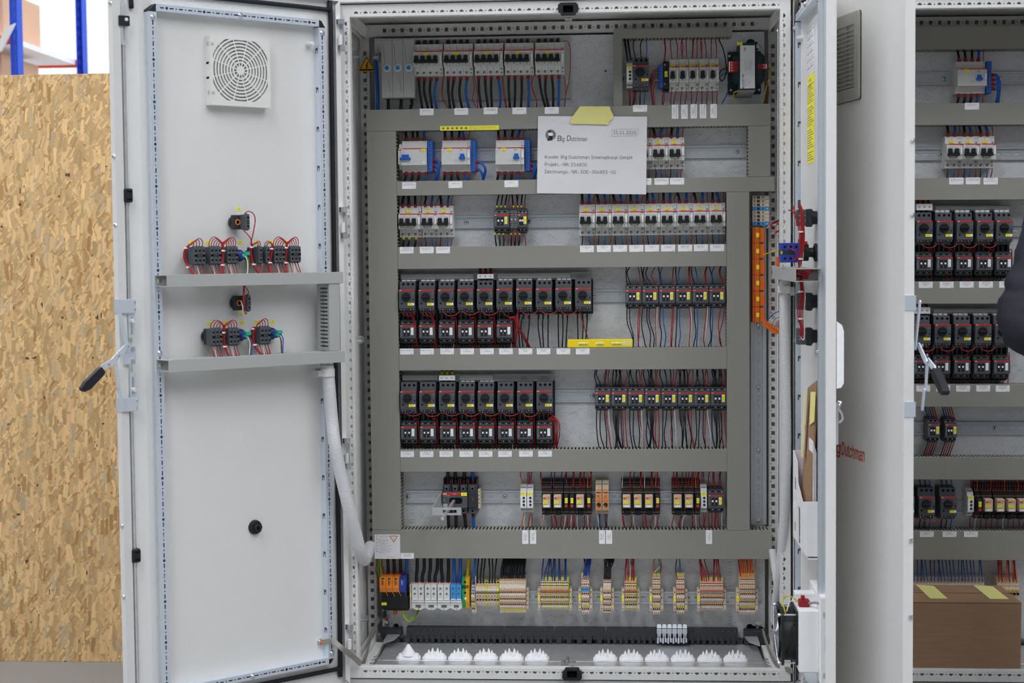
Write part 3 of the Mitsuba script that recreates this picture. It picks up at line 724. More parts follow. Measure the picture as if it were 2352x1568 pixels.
# ---------------------------------------------------------------- ducts, rails, wires
PY = .335           # front of the mounting plate
_ductcache = {}
def duct(x0, x1, z0, z1, way, label, M=None, y0=PY, y1=.255, mat='mat_duct', name='cable_duct', pitch=.010, slots=True, open_end=False):
    k = thing(name, label, 'cable duct')
    t = .0014
    a, b = (x0, x1) if way == 'h' else (z0, z1)
    n = int((b - a - .006) / pitch)
    st = a + (b - a - (n - 1) * pitch) / 2
    holes = shapely.union_all([sbox(st + i * pitch - .0021, y1 + .0075, st + i * pitch + .0021, y0 - .014) for i in range(n)] + [sbox(st + i * pitch - .0034, (y0 + y1) / 2 - .003, st + i * pitch + .0034, (y0 + y1) / 2 + .003) for i in range(n)])
    wall = sbox(a, y1 + .0016, b, y0).difference(holes)
    for q in (0, 1):
        if way == 'h':
            zz = (z0 + .0010, z0 + .0010 + t) if q == 0 else (z1 - .0010 - t, z1 - .0010)
            m = plate_xy(wall, *zz)
        else:
            xx = (x0 + .0010, x0 + .0010 + t) if q == 0 else (x1 - .0010 - t, x1 - .0010)
            m = plate_yz(affinity.affine_transform(wall, [0, 1, 1, 0, 0, 0]), *xx)
        part(k, 'slotted_wall', m, mat, M=M)
    part(k, 'base', bx(x0 + (0 if way == 'h' else t + .001), x1 - (0 if way == 'h' else t + .001), y0 - .0016, y0 - .0001, z0 + (t + .001 if way == 'h' else 0), z1 - (t + .001 if way == 'h' else 0)), mat, M=M)
    if way == 'h': cov = [cb(x0, x1, y1 - .0004, y1 + .0014, z0, z1, .0006), bx(x0, x1, y1 + .0012, y1 + .0072, z0, z0 + .0009), bx(x0, x1, y1 + .0012, y1 + .0072, z1 - .0009, z1)]
    else: cov = [cb(x0, x1, y1 - .0004, y1 + .0014, z0, z1, .0006), bx(x0, x0 + .0009, y1 + .0012, y1 + .0072, z0, z1), bx(x1 - .0009, x1, y1 + .0012, y1 + .0072, z0, z1)]
    part(k, 'cover', cat(cov), mat, M=M)
    return k
def din_rail(x0, x1, z, label, screws=(), M=None, y=PY, slots=True, gap=None):
    k = thing('mounting_rail', label, 'mounting rail')
    holes = [rrect(x - .0075, x + .0075, z - .0030, z + .0030, .003, 3) for x in np.arange(x0 + .014, x1 - .010, .025) if all(abs(x - s) > .017 for s in screws)]
    web = sbox(x0, z - .0125, x1, z + .0125).difference(shapely.union_all(holes)) if slots else sbox(x0, z - .0125, x1, z + .0125)
    m = [plate_xz(web, y - .0022, y - .0012)]
    for s in (-1, 1):
        m += [bx(x0, x1, y - .0082, y - .0014, *sorted((z + s * .0125, z + s * .0135))), cb(x0, x1, y - .0090, y - .0078, *sorted((z + s * .0126, z + s * .0175)), .0004)]
    part(k, 'profile', cat(m), 'mat_rail', M=M)
    for s in screws:
        n = part(k, 'screw', lathe([(0, .0068), (.0014, .0068), (.0030, .0050), (.0034, .0040)], (s, y - .0022, z), (0, -1, 0), 14), 'mat_chrome', 30, M=M)
        part(k, n.split('__')[1] + '__socket', lathe([(0, .0022), (.0004, .0022)], (s, y - .0056, z), (0, -1, 0), 6), 'mat_hole', M=M)
    return k
WIRE = {'k': ('mat_wire_black', 'black'), 'r': ('mat_wire_red', 'dark red'), 'b': ('mat_wire_blue', 'blue'), 'n': ('mat_wire_navy', 'dark blue'), 'w': ('mat_wire_white', 'white'), 'o': ('mat_wire_orange', 'orange'), 'g': ('mat_wire_grey', 'grey'),
        'v': ('mat_wire_green', 'green'), 'c': ('mat_wire_brown', 'brown'), 'y': ('mat_yellow_green', 'yellow and green')}
_rng = random.Random(11)
_wcount = {}
def wire(c, pts, r, where, M=None, ferrule=None, flen=.009, frad=1.45, name='wire', per=4):
    """One insulated wire along 3-D points; where completes its label; a coloured ferrule sits at its first point."""
    mat, colour = WIRE[c]
    thick = 'thick ' if r > .0026 else 'thin ' if r < .0012 else ''
    lb = f'{thick}{colour} wire {where}'
    name, kind = ('power_cable', 'power cable') if r > .0026 else ('control_wire', 'control wire') if c in 'rwovgc' else ('wire', 'wire')
    k = thing(name, lb, kind, f'{thick}{colour} wires {where}')
    pts = [np.array(p, float) for p in pts]
    part(k, 'insulation', tube(pts, r, 6, per), mat, True, M=M)
    if ferrule:
        d = pts[1] - pts[0]; d /= np.linalg.norm(d)
        part(k, 'ferrule', lathe([(0, r * frad), (flen, r * frad)], pts[0] - d * .0002, d, 8), ferrule, 30, M=M)
    return k
def run(c, pts, r, where, ys=(.296, .285, .298), **kw):
    """A wire given by (x, z) points; its depth runs through ys from the first point to the last."""
    n = len(pts)
    if n == 2:
        (xa, za), (xb, zb) = pts
        j = _rng.uniform(-.002, .002)
        pts = [(xa, za), (xa + (xb - xa) * .12 + j, za + (zb - za) * .33), (xa + (xb - xa) * .85 - j, za + (zb - za) * .70), (xb, zb)]
        n = 4
    yy = np.interp(np.linspace(0, 1, n), np.linspace(0, 1, len(ys)), ys)
    return wire(c, [(x, y, z) for (x, z), y in zip(pts, yy)], r, where, **kw)
STICK = {}
def sticker(x, z, lines, where, y=.2546, w=.0385, h=.0185, rot=0, M=None, r=.0014, code=None, label=None):
    k = thing('printed_label', label or f'white printed label {where}', 'label')
    part(k, 'card', plate_xz(rrect(x - w / 2, x + w / 2, z - h / 2, z + h / 2, r), y - .0007, y), 'mat_white', M=M)
    yt = y - .0007
    if rot == 0:
        s = min(.0024, h * .6 / max(1, len(lines)))
        tm = [text(t, s, yt, x, z + h * .18 - (i - (len(lines) - 1) / 2) * s * 1.55, width=w * .88, depth=.0001) for i, t in enumerate(lines)]
        if code: tm.append(text(code, .0019, yt, x + w * .46, z - h * .36, align='r', depth=.0001))
    else:
        s = min(.0024, w * .6 / max(1, len(lines)))
        tm = [text(t, s, yt, x - (i - (len(lines) - 1) / 2) * s * 1.55 * (1 if rot > 0 else -1) * -1, z, rot=rot, width=h * .85, depth=.0001) for i, t in enumerate(lines)]
        if code: tm.append(text(code, .0019, yt, x + w * .30, z + h * .36, rot=rot, depth=.0001))
    part(k, 'lettering', cat(tm), 'mat_ink', M=M)
    return k
# ---------------------------------------------------------------- ducts and rails of the middle cabinet
D1T, D1B = 1.6375, 1.5788
D2T, D2B = 1.4401, 1.4001
D3T, D3B = 1.2585, 1.1974
D4T, D4B = .9758, .9155
D5T, D5B = .6941, .6321
D6T, D6B = .4688, .3890
V1L, V1R = -.5532, -.4722
V2L, V2R = .4350, .4965
duct(-.5540, .5545, D1B, D1T, 'h', 'grey slotted cable duct across the cabinet, topmost full-width one')
duct(V1R + .0005, .5650, D2B, D2T, 'h', 'grey slotted cable duct below the residual current breakers')
duct(V1R + .0005, V2L - .0005, D3B, D3T, 'h', 'grey slotted cable duct below the nine two-pole breakers')
duct(V1R + .0005, V2L - .0005, D4B, D4T, 'h', 'grey slotted cable duct with the yellow spirit level on it')
duct(V1R + .0005, V2L - .0005, D5B, D5T, 'h', 'grey slotted cable duct above the main switch and relays')
duct(-.5535, .5570, D6B, D6T, 'h', 'wide grey slotted cable duct above the terminal blocks')
duct(V1L, V1R, D6T + .0005, D1B - .0005, 'v', 'wide upright grey cable duct along the left side')
duct(V2L, V2R, D6T + .0005, D2B - .0005, 'v', 'upright grey cable duct right of the nine breakers and contactors')
duct(.4938, .5535, D2T + .0005, D1B - .0005, 'v', 'short upright grey cable duct at the right of the paper note')
_a, _b = (.1282, 1.7431), (.1528, 1.7427)
duct(_a[0], _b[0], D1T + .0005, 1.8232 - .0005, 'v', 'narrow upright grey duct in the top right corner area', y1=.265)
duct(.1292, .4516, 1.8218, 1.8465, 'h', 'narrow grey duct under the cabinet roof at top right', y1=.265)
_z = 1.7186
din_rail(.1562, .466, _z, 'short steel mounting rail behind the top right breakers', [.161])
_z = 1.514
din_rail(V1R + .005, .492, _z, 'steel mounting rail behind the residual current breakers', [.4692])
_z = 1.3267
din_rail(V1R + .005, V2L - .003, _z, 'steel mounting rail behind the nine two-pole breakers', [-.2863, -.1076])
_z = 1.1171
din_rail(-.0935, V2L - .003, _z, 'steel mounting rail between motor switches and six contactors', [.0688])
_z = .8362
din_rail(-.1205, V2L - .003, _z, 'steel mounting rail between motor switches and eight contactors', [.0645])
_z = .5514
din_rail(V1R + .006, -.1953, _z, 'steel mounting rail behind the main switch', [-.4612])
din_rail(-.1922, V2L - .003, _z, 'steel mounting rail behind the plug-in relays', [-.1848, .0663])
RZG = .2684
din_rail(-.535, .535, RZG, 'bright steel mounting rail behind the terminal blocks', [], y=.320)
# upright rail at the right side
_k = thing('mounting_rail', 'upright steel mounting rail at the right, behind the orange plugs', 'mounting rail')
_x0, _x1 = .5054, .5488
_zz = (D6T + .004, D2B - .01)
_sl = [rrect((_x0 + _x1) / 2 - .003, (_x0 + _x1) / 2 + .003, z - .0075, z + .0075, .003) for z in np.arange(_zz[0] + .03, _zz[1], .025)]
part(_k, 'profile', cat(plate_xz(sbox(_x0 + .010, _zz[0], _x1 - .010, _zz[1]).difference(shapely.union_all(_sl)), .331, .3322), *[bx(a, b, .3258, .3322, *_zz) for a, b in ((_x0 + .0095, _x0 + .0105), (_x1 - .0105, _x1 - .0095))], *[cb(a, b, .3250, .3262, *_zz, .0004) for a, b in ((_x0, _x0 + .0105), (_x1 - .0105, _x1))]), 'mat_rail')
for _p in ((1738,745), (1739,887), (1739,1032), (1739,1195)): pass
for _pz in (1.0339, .8611, .684, .484):
    part(_k, 'screw', lathe([(0, .0060), (.0014, .0060), (.0030, .0045), (.0034, .0036)], ((_x0 + _x1) / 2, .331, _pz), (0, -1, 0), 14), 'mat_chrome', 30)
# measuring scales stamped on the plate
_k = CAB
for _x, _a, _b in ((-.4488, .19, .55), (.449, .19, .38), (.4492, 1.50, 1.80)):
    part(CAB, 'stamped_scale', cat([bx(_x - (.005 if i % 5 else .009), _x + .004, .3347, .335, z - .0004, z + .0004) for i, z in enumerate(np.arange(_a, _b, .0098))]), 'mat_ink_grey')
for _x, _z, _r in ((-.09, 1.78, 0),): pass
# ---------------------------------------------------------------- row A: breakers on the busbar board
_l, _r = (-.5191, 1.7668), (.0103, 1.7579)
_bt, _bb = 1.8358, 1.6671
k = thing('busbar_board', 'grey busbar board behind the five four-pole breakers', 'busbar board')
_h = [Point(x, z).buffer(.0022, quad_segs=3) for x in np.arange(_l[0] + .105, _r[0] - .012, .0165) for z in (_bb + .045, _bb + .056)]
_w = [sbox(x - .0042, _bb + .010, x + .0042, _bb + .024) for x in np.arange(_l[0] + .118, _r[0] - .02, .0353)]
part(k, 'panel', cat(plate_xz(sbox(_l[0] + .088, _bb, _r[0], _bt).difference(shapely.union_all(_h + _w)), .325, .3275), bx(_l[0] + .088, _r[0], .3275, .3345, _bb, _bt)), 'mat_cream_dark')
part(k, 'panel_foot', bx(_l[0] + .088, _r[0], .3315, .3325, _bb + .005, _bb + .06), 'mat_charcoal')
BX = m_(-4213,-3380,-2538,-1701,-860)
BZ = [1.7737, 1.7735, 1.7732, 1.773, 1.7727]
for i, x in enumerate(BX):
    kk = breaker_kit(4, True, .0135, (f'F{i + 1}', f'{i + 1}.{2 + i}'))
    kk.place('circuit_breaker', at(x, .325, BZ[i]), f'white four-pole breaker, {nth(i, 5)} of five on the top busbar', 'circuit breaker', 'four-pole breakers on the top busbar')
    for q in range(4):
        part(k, 'plug', hull([(x + .0045 + .01765 * q + a, y, BZ[i] + .0435 + z) for a, y, z in ((0, .320, .001), (.0085, .320, .001), (.0010, .320, .015), (.0080, .320, .016), (0, .290, .001), (.0085, .290, .001), (.0012, .298, .013), (.0082, .298, .014))]), 'mat_black')
        part(k, 'plug_divider', bx(x + .0002 + .01765 * q, x + .0016 + .01765 * q, .312, .325, BZ[i] + .045, _bt - .002), 'mat_cream_dark')
for z in (_bt - .028, _bb + .045): part(k, 'board_screw', lathe([(0, .004), (.002, .0035)], (_r[0] - .008, .325, z), (0, -1, 0), 10), 'mat_chrome')
# terminal cover with three blue quarter-turn screws
k = thing('terminal_cover', 'grey three-part terminal cover with round blue screws, left of the top breakers', 'terminal cover')
_xs = m_(-5101,-4799,-4499,-4194)
_t, _b = 1.8307, 1.6704
for i in range(3):
    a, b = _xs[i] + .0004, _xs[i + 1] - .0004
    p = part(k, 'cover', cat(plate_yz(Polygon([(.335, _t), (.262, _t), (.2605, _t - .004), (.2605, _b + .004), (.262, _b), (.335, _b)]), a, b), hull([(a + .004, .2606, _t - .014), (a + .0048, .2598, _t - .014), (a + .009, .2606, _t - .08), (a + .0098, .2598, _t - .08)]), hull([(b - .004, .2606, _b + .014), (b - .0048, .2598, _b + .014), (b - .010, .2606, _b + .05), (b - .0108, .2598, _b + .05)])), 'mat_duct_light')
    zc = 1.7515
    nm = p.split('__')[1]
    part(k, nm + '__ring', lathe([(0, .0105), (.0015, .0100), (.0018, .0075)], ((a + b) / 2, .2605, zc), (0, -1, 0), 20), 'mat_cream', 30)
    part(k, nm + '__screw', lathe([(0, .0068), (.0032, .0066)], ((a + b) / 2, .2605, zc), (0, -1, 0), 18), 'mat_light_blue', 30)
    part(k, nm + '__slot', bx((a + b) / 2 - .0006, (a + b) / 2 + .0006, .2570, .2573, zc - .0035, zc + .0035), 'mat_hole')
for i, p in enumerate(q_(-4979,16696,-4621,16690,-4331,16686)):
    run('k', [p, (p[0] - .001, D1T - .004)], .0045, 'leaving the grey terminal cover downwards', (.300, .300))
A_W = [
 (q_(-4108,17273,-4087,16896,-4026,16409), q_(-3938,17270,-3962,16894,-3867,16406), q_(-3770,17267,-3803,16891,-3751,16404), q_(-3591,17264,-3674,16832,-3630,16403)),
 (q_(-3279,17277,-3289,16883,-3246,16402), q_(-3114,17274,-3183,16824,-3130,16401), q_(-2933,17271,-2981,16821,-2914,16397), q_(-2760,17268,-2799,16818,-2726,16395)),
 (q_(-2437,17283,-2433,16869,-2389,16401), q_(-2261,17280,-2246,16867,-2193,16398), q_(-2089,17277,-2096,16864,-2083,16396), q_(-1905,17274,-1843,16803,-1862,16393)),
 (q_(-1603,17283,-1607,16856,-1588,16400), q_(-1431,17280,-1432,16854,-1459,16398), q_(-1244,17277,-1248,16851,-1278,16396), q_(-1069,17275,-1054,16791,-1071,16392)),
 (q_(-763,17281,-709,16842,-598,16397), q_(-576,17278,-594,16840,-512,16395), q_(-413,17275,-380,16837,-389,16394), q_(-224,17272,-222,16835,-240,16391))]
for i, ws in enumerate(A_W):
    for j, w in enumerate(ws):
        run('kkkb'[j], w, .0033, f'below the {nth(i, 5)} breaker on the top busbar', (.290, .292, .300), ferrule='mat_ferrule')
for w, i in ((q_(-3423,17285,-3464,16714,-3289,16403), 0), (q_(-3414,17284,-3429,16742,-3254,16403), 0), (q_(-2601,17277,-2556,16957,-2614,16630,-2495,16403), 1), (q_(-2558,17276,-2482,16870,-2475,16402), 1),
             (q_(-1790,17281,-1757,16802,-1689,16402), 2), (q_(-1767,17280,-1728,16858,-1669,16401), 2), (q_(-972,17273,-966,16989,-840,16588,-862,16401), 3), (q_(-915,17272,-963,16932,-832,16560,-850,16401), 3),
             (q_(-73,17233,-33,16850,-71,16380), 4), (q_(-119,18183,37,18180,114,17826,66,17150,-31,16755,-76,16371), 4)):
    run('r', w, .0010, f'beside the {nth(i, 5)} top busbar breaker', (.285, .285, .300))
for i, w in enumerate((q_(-3465,18179,-3402,18155,-3386,18041,-3403,17558), q_(-2611,18175,-2554,18154,-2541,18055,-2555,17544), q_(-1788,18226,-1722,18196,-1704,18068,-1714,17530), q_(-950,18191,-893,18181,-866,18054,-873,17516))):
    run('r', w, .0010, f'in the gap after the {nth(i, 5)} top busbar breaker', (.285, .275, .275))
# earth strap cable and lug at the left
_e = q_(-5328,17782,-5310,17394,-5293,16934,-5300,16417)
k = thing('cable', 'thick blue cable with a steel clamp at the upper left of the plate', 'cable')
part(k, 'insulation', tube([(x, .312, z) for x, z in _e], .0050, 8), 'mat_wire_blue', True)
x0, z0 = (-.5318, 1.7882)
part(k, 'clamp', cat(cb(x0 - .0085, x0 - .0065, .300, .334, z0 - .014, z0 + .014), cb(x0 + .0065, x0 + .0085, .300, .334, z0 - .014, z0 + .014), cb(x0 - .0085, x0 + .0085, .302, .304, z0 - .006, z0 + .002), cb(x0 - .004, x0 + .004, .326, .334, z0 + .012, z0 + .024)), 'mat_rail')
# high-voltage warning triangle
k = thing('warning_sign', 'yellow triangular warning sign with a lightning bolt at upper left', 'warning sign')
x0, z0, s = -.5597, 1.751, .0455
tri = lambda s, o: Polygon([(x0 - s / 2, z0 + o), (x0 + s / 2, z0 + o), (x0, z0 + o + s * .86)]).buffer(.0012, quad_segs=3)
part(k, 'plate', plate_xz(tri(s, 0), .318, .3190), 'mat_sign_yellow')
part(k, 'border', plate_xz(tri(s * .90, .0022).difference(tri(s * .72, .0062)), .3176, .318), 'mat_black')
part(k, 'bolt_symbol', plate_xz(Polygon([(x0 + .0022, z0 + .0250), (x0 - .0042, z0 + .0135), (x0 - .0005, z0 + .0138), (x0 - .0028, z0 + .0070), (x0 - .0012, z0 + .0072), (x0 - .0020, z0 + .0040), (x0 + .0016, z0 + .0070), (x0 + .0002, z0 + .0074), (x0 + .0042, z0 + .0170), (x0 + .0004, z0 + .0166), (x0 + .0050, z0 + .0250)]), .3176, .318), 'mat_black')
part(k, 'stand_off', cyl(.003, (x0 - .012, .319, z0 + .008), (x0 - .012, .348, z0 + .008), 10), 'mat_charcoal')
# ---------------------------------------------------------------- row A right
z = 1.7287
timer_kit(('K55', '11.2')).place('control_relay', at(m_(1640)[0], .335, z - .004), 'narrow grey relay left of the top right motor switch', 'relay')
motor_switch_kit(('F48.1', '10.2')).place('motor_switch', at(m_(1806)[0], .335, 1.7457 - .0191), 'lone anthracite motor protection switch in the top right area', 'motor switch')
block_kit(8, 'mat_blue', .0125, .062).place('terminal_block', at(m_(2520)[0], .335, 1.719), 'short blue eight-hole terminal bar in the top right area', 'terminal block')
k = Kit(); k.add('body', cat(plate_yz(stepped([(.040, .046), (.036, .052), (-.036, .052), (-.040, .046)]), .0002, .0170)), 'mat_black'); tag(k, .0085, .005, -.052, .0085, .0160, ('F50', '11.1'), 90)
for s in (.030, -.022): k.add('screw', lathe([(0, .0024), (.001, .002)], (.005, -.052, s), (0, -1, 0), 8), 'mat_chrome')
k.place('fuse_holder', at(m_(2642)[0], .335, 1.72), 'black fuse holder with yellow tag beside the short blue terminal bar', 'fuse holder')
for i, x in enumerate(m_(2808,3079,3352,3625,3897)):
    kk = breaker_kit(1, True, .0275, (f'F{51 + i}', f'11.{4 + i}'), tagx=.0100)
    kk.place('circuit_breaker', at(x, .335, 1.7211), f'white single-pole breaker, {nth(i, 5)} of the five in the top right area', 'circuit breaker', 'single-pole breakers in the top right area')
UP = 'between the upper right duct and the devices under it'
for c, w in [('k', q) for q in (q_(1582,18272,1623,17938,1669,17632), q_(1605,18272,1645,17966,1692,17631), q_(1667,18271,1708,17936,1755,17653), q_(1690,18270,1728,17964,1777,17652), q_(1866,18267,1831,18019,1897,17701), q_(2087,18263,2026,18016,2056,17699))] + [('b', q_(2192,18261,2205,17928,2190,17696))] + [('r', q) for q in (
  q_(2674,18253,2704,17947,2671,17581), q_(2689,18252,2721,17947,2691,17580), q_(2859,18249,2857,18001,2890,17684), q_(2986,18247,3042,17998,3032,17682), q_(3156,18244,3192,17995,3168,17680), q_(3176,18244,3141,17996,3179,17679), q_(3277,18242,3282,17994,3295,17677),
  q_(3467,18238,3458,17991,3437,17675), q_(3487,18238,3475,17990,3454,17675), q_(3580,18236,3582,17988,3570,17673), q_(3679,18235,3712,17986,3686,17671), q_(3699,18234,3672,17987,3705,17671), q_(3781,18233,3814,17984,3833,17668), q_(3975,18229,3961,17982,3965,17666), q_(4083,18227,4102,17979,4107,17664))]:
    run(c, w, .0012 if c != 'k' else .0014, UP, (.300, .288, .292))
run('k', q_(4166,18213,4292,17907,4362,17541,4376,17287,4268,17041,4178,17150,4221,17318,4410,17405), .0016, 'looping from the upper right duct to the transformer', (.300, .285, .285))
run('b', q_(4409,17267,4291,17227,4212,17163), .0018, 'at the left red terminals of the transformer', (.290, .290))
LO = 'dropping into the top duct below the top right devices'
for c, w in [('r', q) for q in (q_(1688,16941,1715,16691,1720,16430), q_(1762,16939,1744,16690,1754,16429), q_(1844,16853,1835,16689,1813,16428), q_(1929,16823,1891,16603,1913,16427), q_(2682,16817,2625,16620,2624,16433), q_(2660,16818,2676,16619,2644,16433),
   q_(2875,16808,2863,16616,2851,16441), q_(3009,16806,2960,16615,2936,16440), q_(3159,16804,3130,16612,3121,16437), q_(3286,16802,3272,16610,3243,16435), q_(3414,16800,3425,16607,3418,16432), q_(3584,16797,3566,16605,3540,16430), q_(3703,16795,3708,16603,3707,16428), q_(3850,16793,3844,16601,3835,16426), q_(3986,16791,3996,16599,4004,16423), q_(4127,16789,4115,16597,4120,16421))] + [('k', q_(1881,16852,1863,16632,1842,16434)), ('k', q_(2017,16785,2010,16431)), ('b', q_(2148,16775,2136,16627,2118,16435))]:
    run(c, w, .0012 if c == 'r' else .0014, LO, (.292, .290, .302))
for i in range(6):
    p = q_(2521,17417,2384,17320,2289,17068,2360,16431)
    e = .0040 * i
    run('rrcrgr'[i], [(p[0][0], p[0][1] - .008 * i), (p[1][0] - .001 + .3 * e, p[1][1] - .006 * i), (p[2][0] + .45 * e, p[2][1] - .004 * i), (p[3][0] + .25 * e, p[3][1])], .0013, 'curving down from the short blue terminal bar', (.288, .280, .302))
# transformer
k = thing('transformer', 'dark green transformer with a white nameplate in the top right corner', 'transformer')
_x = lambda px: 0
cx0, cx1, cz0, cz1 = .4719, .5118, 1.6791, 1.7951
lx0, lx1, lz0, lz1 = .4439, .5344, 1.6706, 1.7874
part(k, 'base_plate', plate_xz(shapely.union_all([rrect(lx0, lx0 + .030, lz0, lz1, .002), rrect(lx1 - .030, lx1, lz0, lz1, .002), sbox(lx0 + .02, lz0 + .012, lx1 - .02, lz1 - .004)]), .325, .333), 'mat_transformer')
part(k, 'coil', cb(lx0 + .010, lx1 + .006, .262, .325, lz0 + .022, lz1 - .010, .010), 'mat_transformer')
for s in (.012, .024, .036): part(k, 'coil_fin', cb(lx0 + .006, lx1 + .008, .268, .300, lz0 + .018 + s * 1.9, lz0 + .021 + s * 1.9, .001), 'mat_transformer')
part(k, 'core', cb(cx0 - .004, cx1 + .004, .252, .330, cz0 - .004, cz1 + .008, .002), 'mat_transformer')
part(k, 'core_foot', hull([(cx0 - .002, .255, cz0 - .004), (cx1 + .002, .255, cz0 - .004), (cx0 - .002, .33, cz0 - .004), (cx1 + .002, .33, cz0 - .004), (cx0 - .010, .33, cz0 - .018), (cx1 - .004, .33, cz0 - .018), (cx0 - .010, .30, cz0 - .016), (cx1 - .004, .30, cz0 - .016)]), 'mat_duct_light')
part(k, 'nameplate', cb(cx0, cx1, .2512, .252, cz0, cz1, .0002), 'mat_white')
xm = (cx0 + cx1) / 2
part(k, 'lettering', cat(text('BLOCK FM', .0056, .2512, cx0 + .008, cz0 + .019, rot=90, bold=True, depth=.0001), *[text(t, .0022, .2512, cx0 + .014 + .0044 * i, cz0 + .062, rot=90, depth=.0001) for i, t in enumerate(('PRI 400 V  50/60 Hz', 'SEC 230 V  1,1 A', 'P 250 VA  ta 40 C', 'IEC 61558 VDE 0570', 'IP 00  T40/B'))], *[text(t, .0024, .2512, cx0 + .014 + .006 * i, cz0 + .017, rot=90, depth=.0001) for i, t in enumerate(('USt 250/2x115', '0252-1047', '2024'))], text('CE', .0055, .2512, cx0 + .013, cz1 - .010, rot=90, bold=True, depth=.0001)), 'mat_ink')
for s in (.32, .66): part(k, 'print_line', bx(cx0, cx1, .2510, .2512, cz0 + (cz1 - cz0) * s, cz0 + (cz1 - cz0) * s + .0003), 'mat_ink_grey')
part(k, 'marker_tag', cb(cx0 - .008, cx0 + .007, .2505, .2515, cz1 + .0005, cz1 + .009, .0002), 'mat_yellow', label='yellow marker tag')
part(k, 'marker_lettering', cat(text('T48', .0022, .2505, cx0 - .001, cz1 + .0065, depth=.0001), text('10.4', .0022, .2505, cx0 - .001, cz1 + .003, depth=.0001)), 'mat_ink')
for nm_, a, n in (('left', .4416, 4), ('right', .5193, 2)):
    w = .0290 if n == 4 else .0265
    z1 = 1.7547 if n == 4 else 1.7464
    z0 = z1 - .0072 * n
    b = part(k, 'terminal_row', cb(a, a + w, .262, .290, z0, z1, .0008), 'mat_red', label='red terminals')
    bn = b.split('__')[1]
    for i in range(n):
        zz = z1 - .0072 * (i + .5)
        sx = a + (.0085 if n == 4 else w - .0085)
        part(k, bn + '__screw', lathe([(0, .0025), (.001, .0022)], (sx, .262, zz), (0, -1, 0), 10), 'mat_chrome')
        part(k, bn + '__recess', bx(a + (.0150 if n == 4 else .004), a + (.0265 if n == 4 else .0145), .2617, .262, zz - .0024, zz + .0024), 'mat_ferrule')
    part(k, bn + '__strip', bx(*((a + .0008, a + .0040) if n == 4 else (a + w - .0040, a + w - .0008)), .2614, .262, z0 + .001, z1 - .001), 'mat_white')
for x, z in ((lx0 + .005, lz1 - .012), (lx0 + .009, lz0 + .012), (lx1 - .006, lz0 + .012)): part(k, 'screw', lathe([(0, .0045), (.002, .004), (.003, .002)], (x, .325, z), (0, -1, 0), 10), 'mat_chrome')
kx, kz = (.5072, 1.8104)
one('key_hole_plug', cat(lathe([(0, .0125), (.0008, .0125)], (kx, .335, kz), (0, -1, 0), 20), bx(kx, kx + .019, .3342, .335, kz - .0055, kz + .0045)), 'mat_black', 'black round key-shaped opening above the transformer', 'opening')
TR = 'beside the transformer at the right cabinet edge'
run('y', q_(4777,16855,4664,16744,4584,16722,4562,16618,4578,16420), .0016, 'at the foot of the transformer', (.262, .280, .300))
run('b', q_(4416,16743,4345,16589,4260,16434), .0016, 'leaving the transformer towards the top duct', (.300, .302))
run('y', q_(5486,17409,5579,17267,5458,16876,5387,16421), .0016, TR, (.270, .275, .305))
run('r', q_(5472,17331,5382,17200,5430,17017,5534,16790,5486,16420), .0012, TR, (.270, .275, .305))
run('c', q_(5478,17381,5571,17267,5466,16960,5410,16421), .0012, TR, (.270, .275, .305))
# ---------------------------------------------------------------- row B: residual current breakers
RB = [(m_(-4599)[0], 1.5091), (m_(-3476)[0], 1.5093), (m_(-1979)[0], 1.5079)]
for i, (x, z) in enumerate(RB):
    kk = rcd_kit(i == 0, i > 0, (('F43.1', '2.6'), ('F46.1', '2.8'), ('F45.1', '3.2'))[i])
    if i == 0:
        kk.add('side_unit', plate_yz(stepped([(.036, .040), (.021, .046), (.020, .064), (-.022, .064), (-.023, .044), (-.036, .040)]), -.0090, -.0003), 'mat_cream')
        kk.add('side_stripe', bx(-.009, -.0003, -.0646, -.062, .0160, .0182), 'mat_red')
    kk.place('residual_current_breaker', at(x, .335, z), ('white residual current breaker with wide blue toggle at its left edge', 'white residual current breaker with small blue toggle, between the other two', 'white residual current breaker next to the paper note')[i], 'circuit breaker', 'residual current breakers')
for i, x in enumerate(m_(-3879,-2675,-1166)):
    block_kit(13, 'mat_blue', .0142, .0865).place('terminal_block', at(x, .335, (1.509, 1.5086, 1.5078)[i]), f'upright blue thirteen-hole terminal bar beside the {("leftmost", "middle", "rightmost")[i]} residual current breaker', 'terminal block', 'blue terminal bars')
    n3 = (3, 2, 2)[i]
B_T = ((q_(-4473,15542,-4484,15668,-4512,15842), q_(-4285,15539,-4293,15665,-4303,15839), q_(-4155,15538,-4165,15664,-4181,15838), q_(-3970,15535,-3984,15661,-3991,15835)),
       (q_(-3389,15533,-3397,15653,-3407,15832), q_(-3193,15530,-3204,15650,-3211,15830), q_(-3015,15528,-3001,15647,-2990,15827), q_(-2861,15526,-2884,15646,-2912,15825)),
       (q_(-1896,15524,-1907,15632,-1915,15817), q_(-1722,15522,-1727,15629,-1728,15814), q_(-1544,15519,-1528,15627,-1503,15811), q_(-1376,15517,-1348,15654,-1304,15814)))
B_B = ((q_(-4475,14672,-4508,14528,-4576,14373), q_(-4309,14670,-4319,14526,-4382,14370), q_(-4127,14668,-4144,14524,-4200,14368), q_(-3930,14665,-3942,14365)),
       (q_(-3409,14664,-3422,14545,-3448,14371), q_(-3224,14662,-3237,14368), q_(-3046,14660,-3049,14366), q_(-2855,14657,-2827,14537,-2753,14371)),
       (q_(-1914,14652,-1930,14526,-1968,14371), q_(-1733,14649,-1757,14368), q_(-1553,14647,-1552,14366), q_(-1378,14645,-1360,14363)))
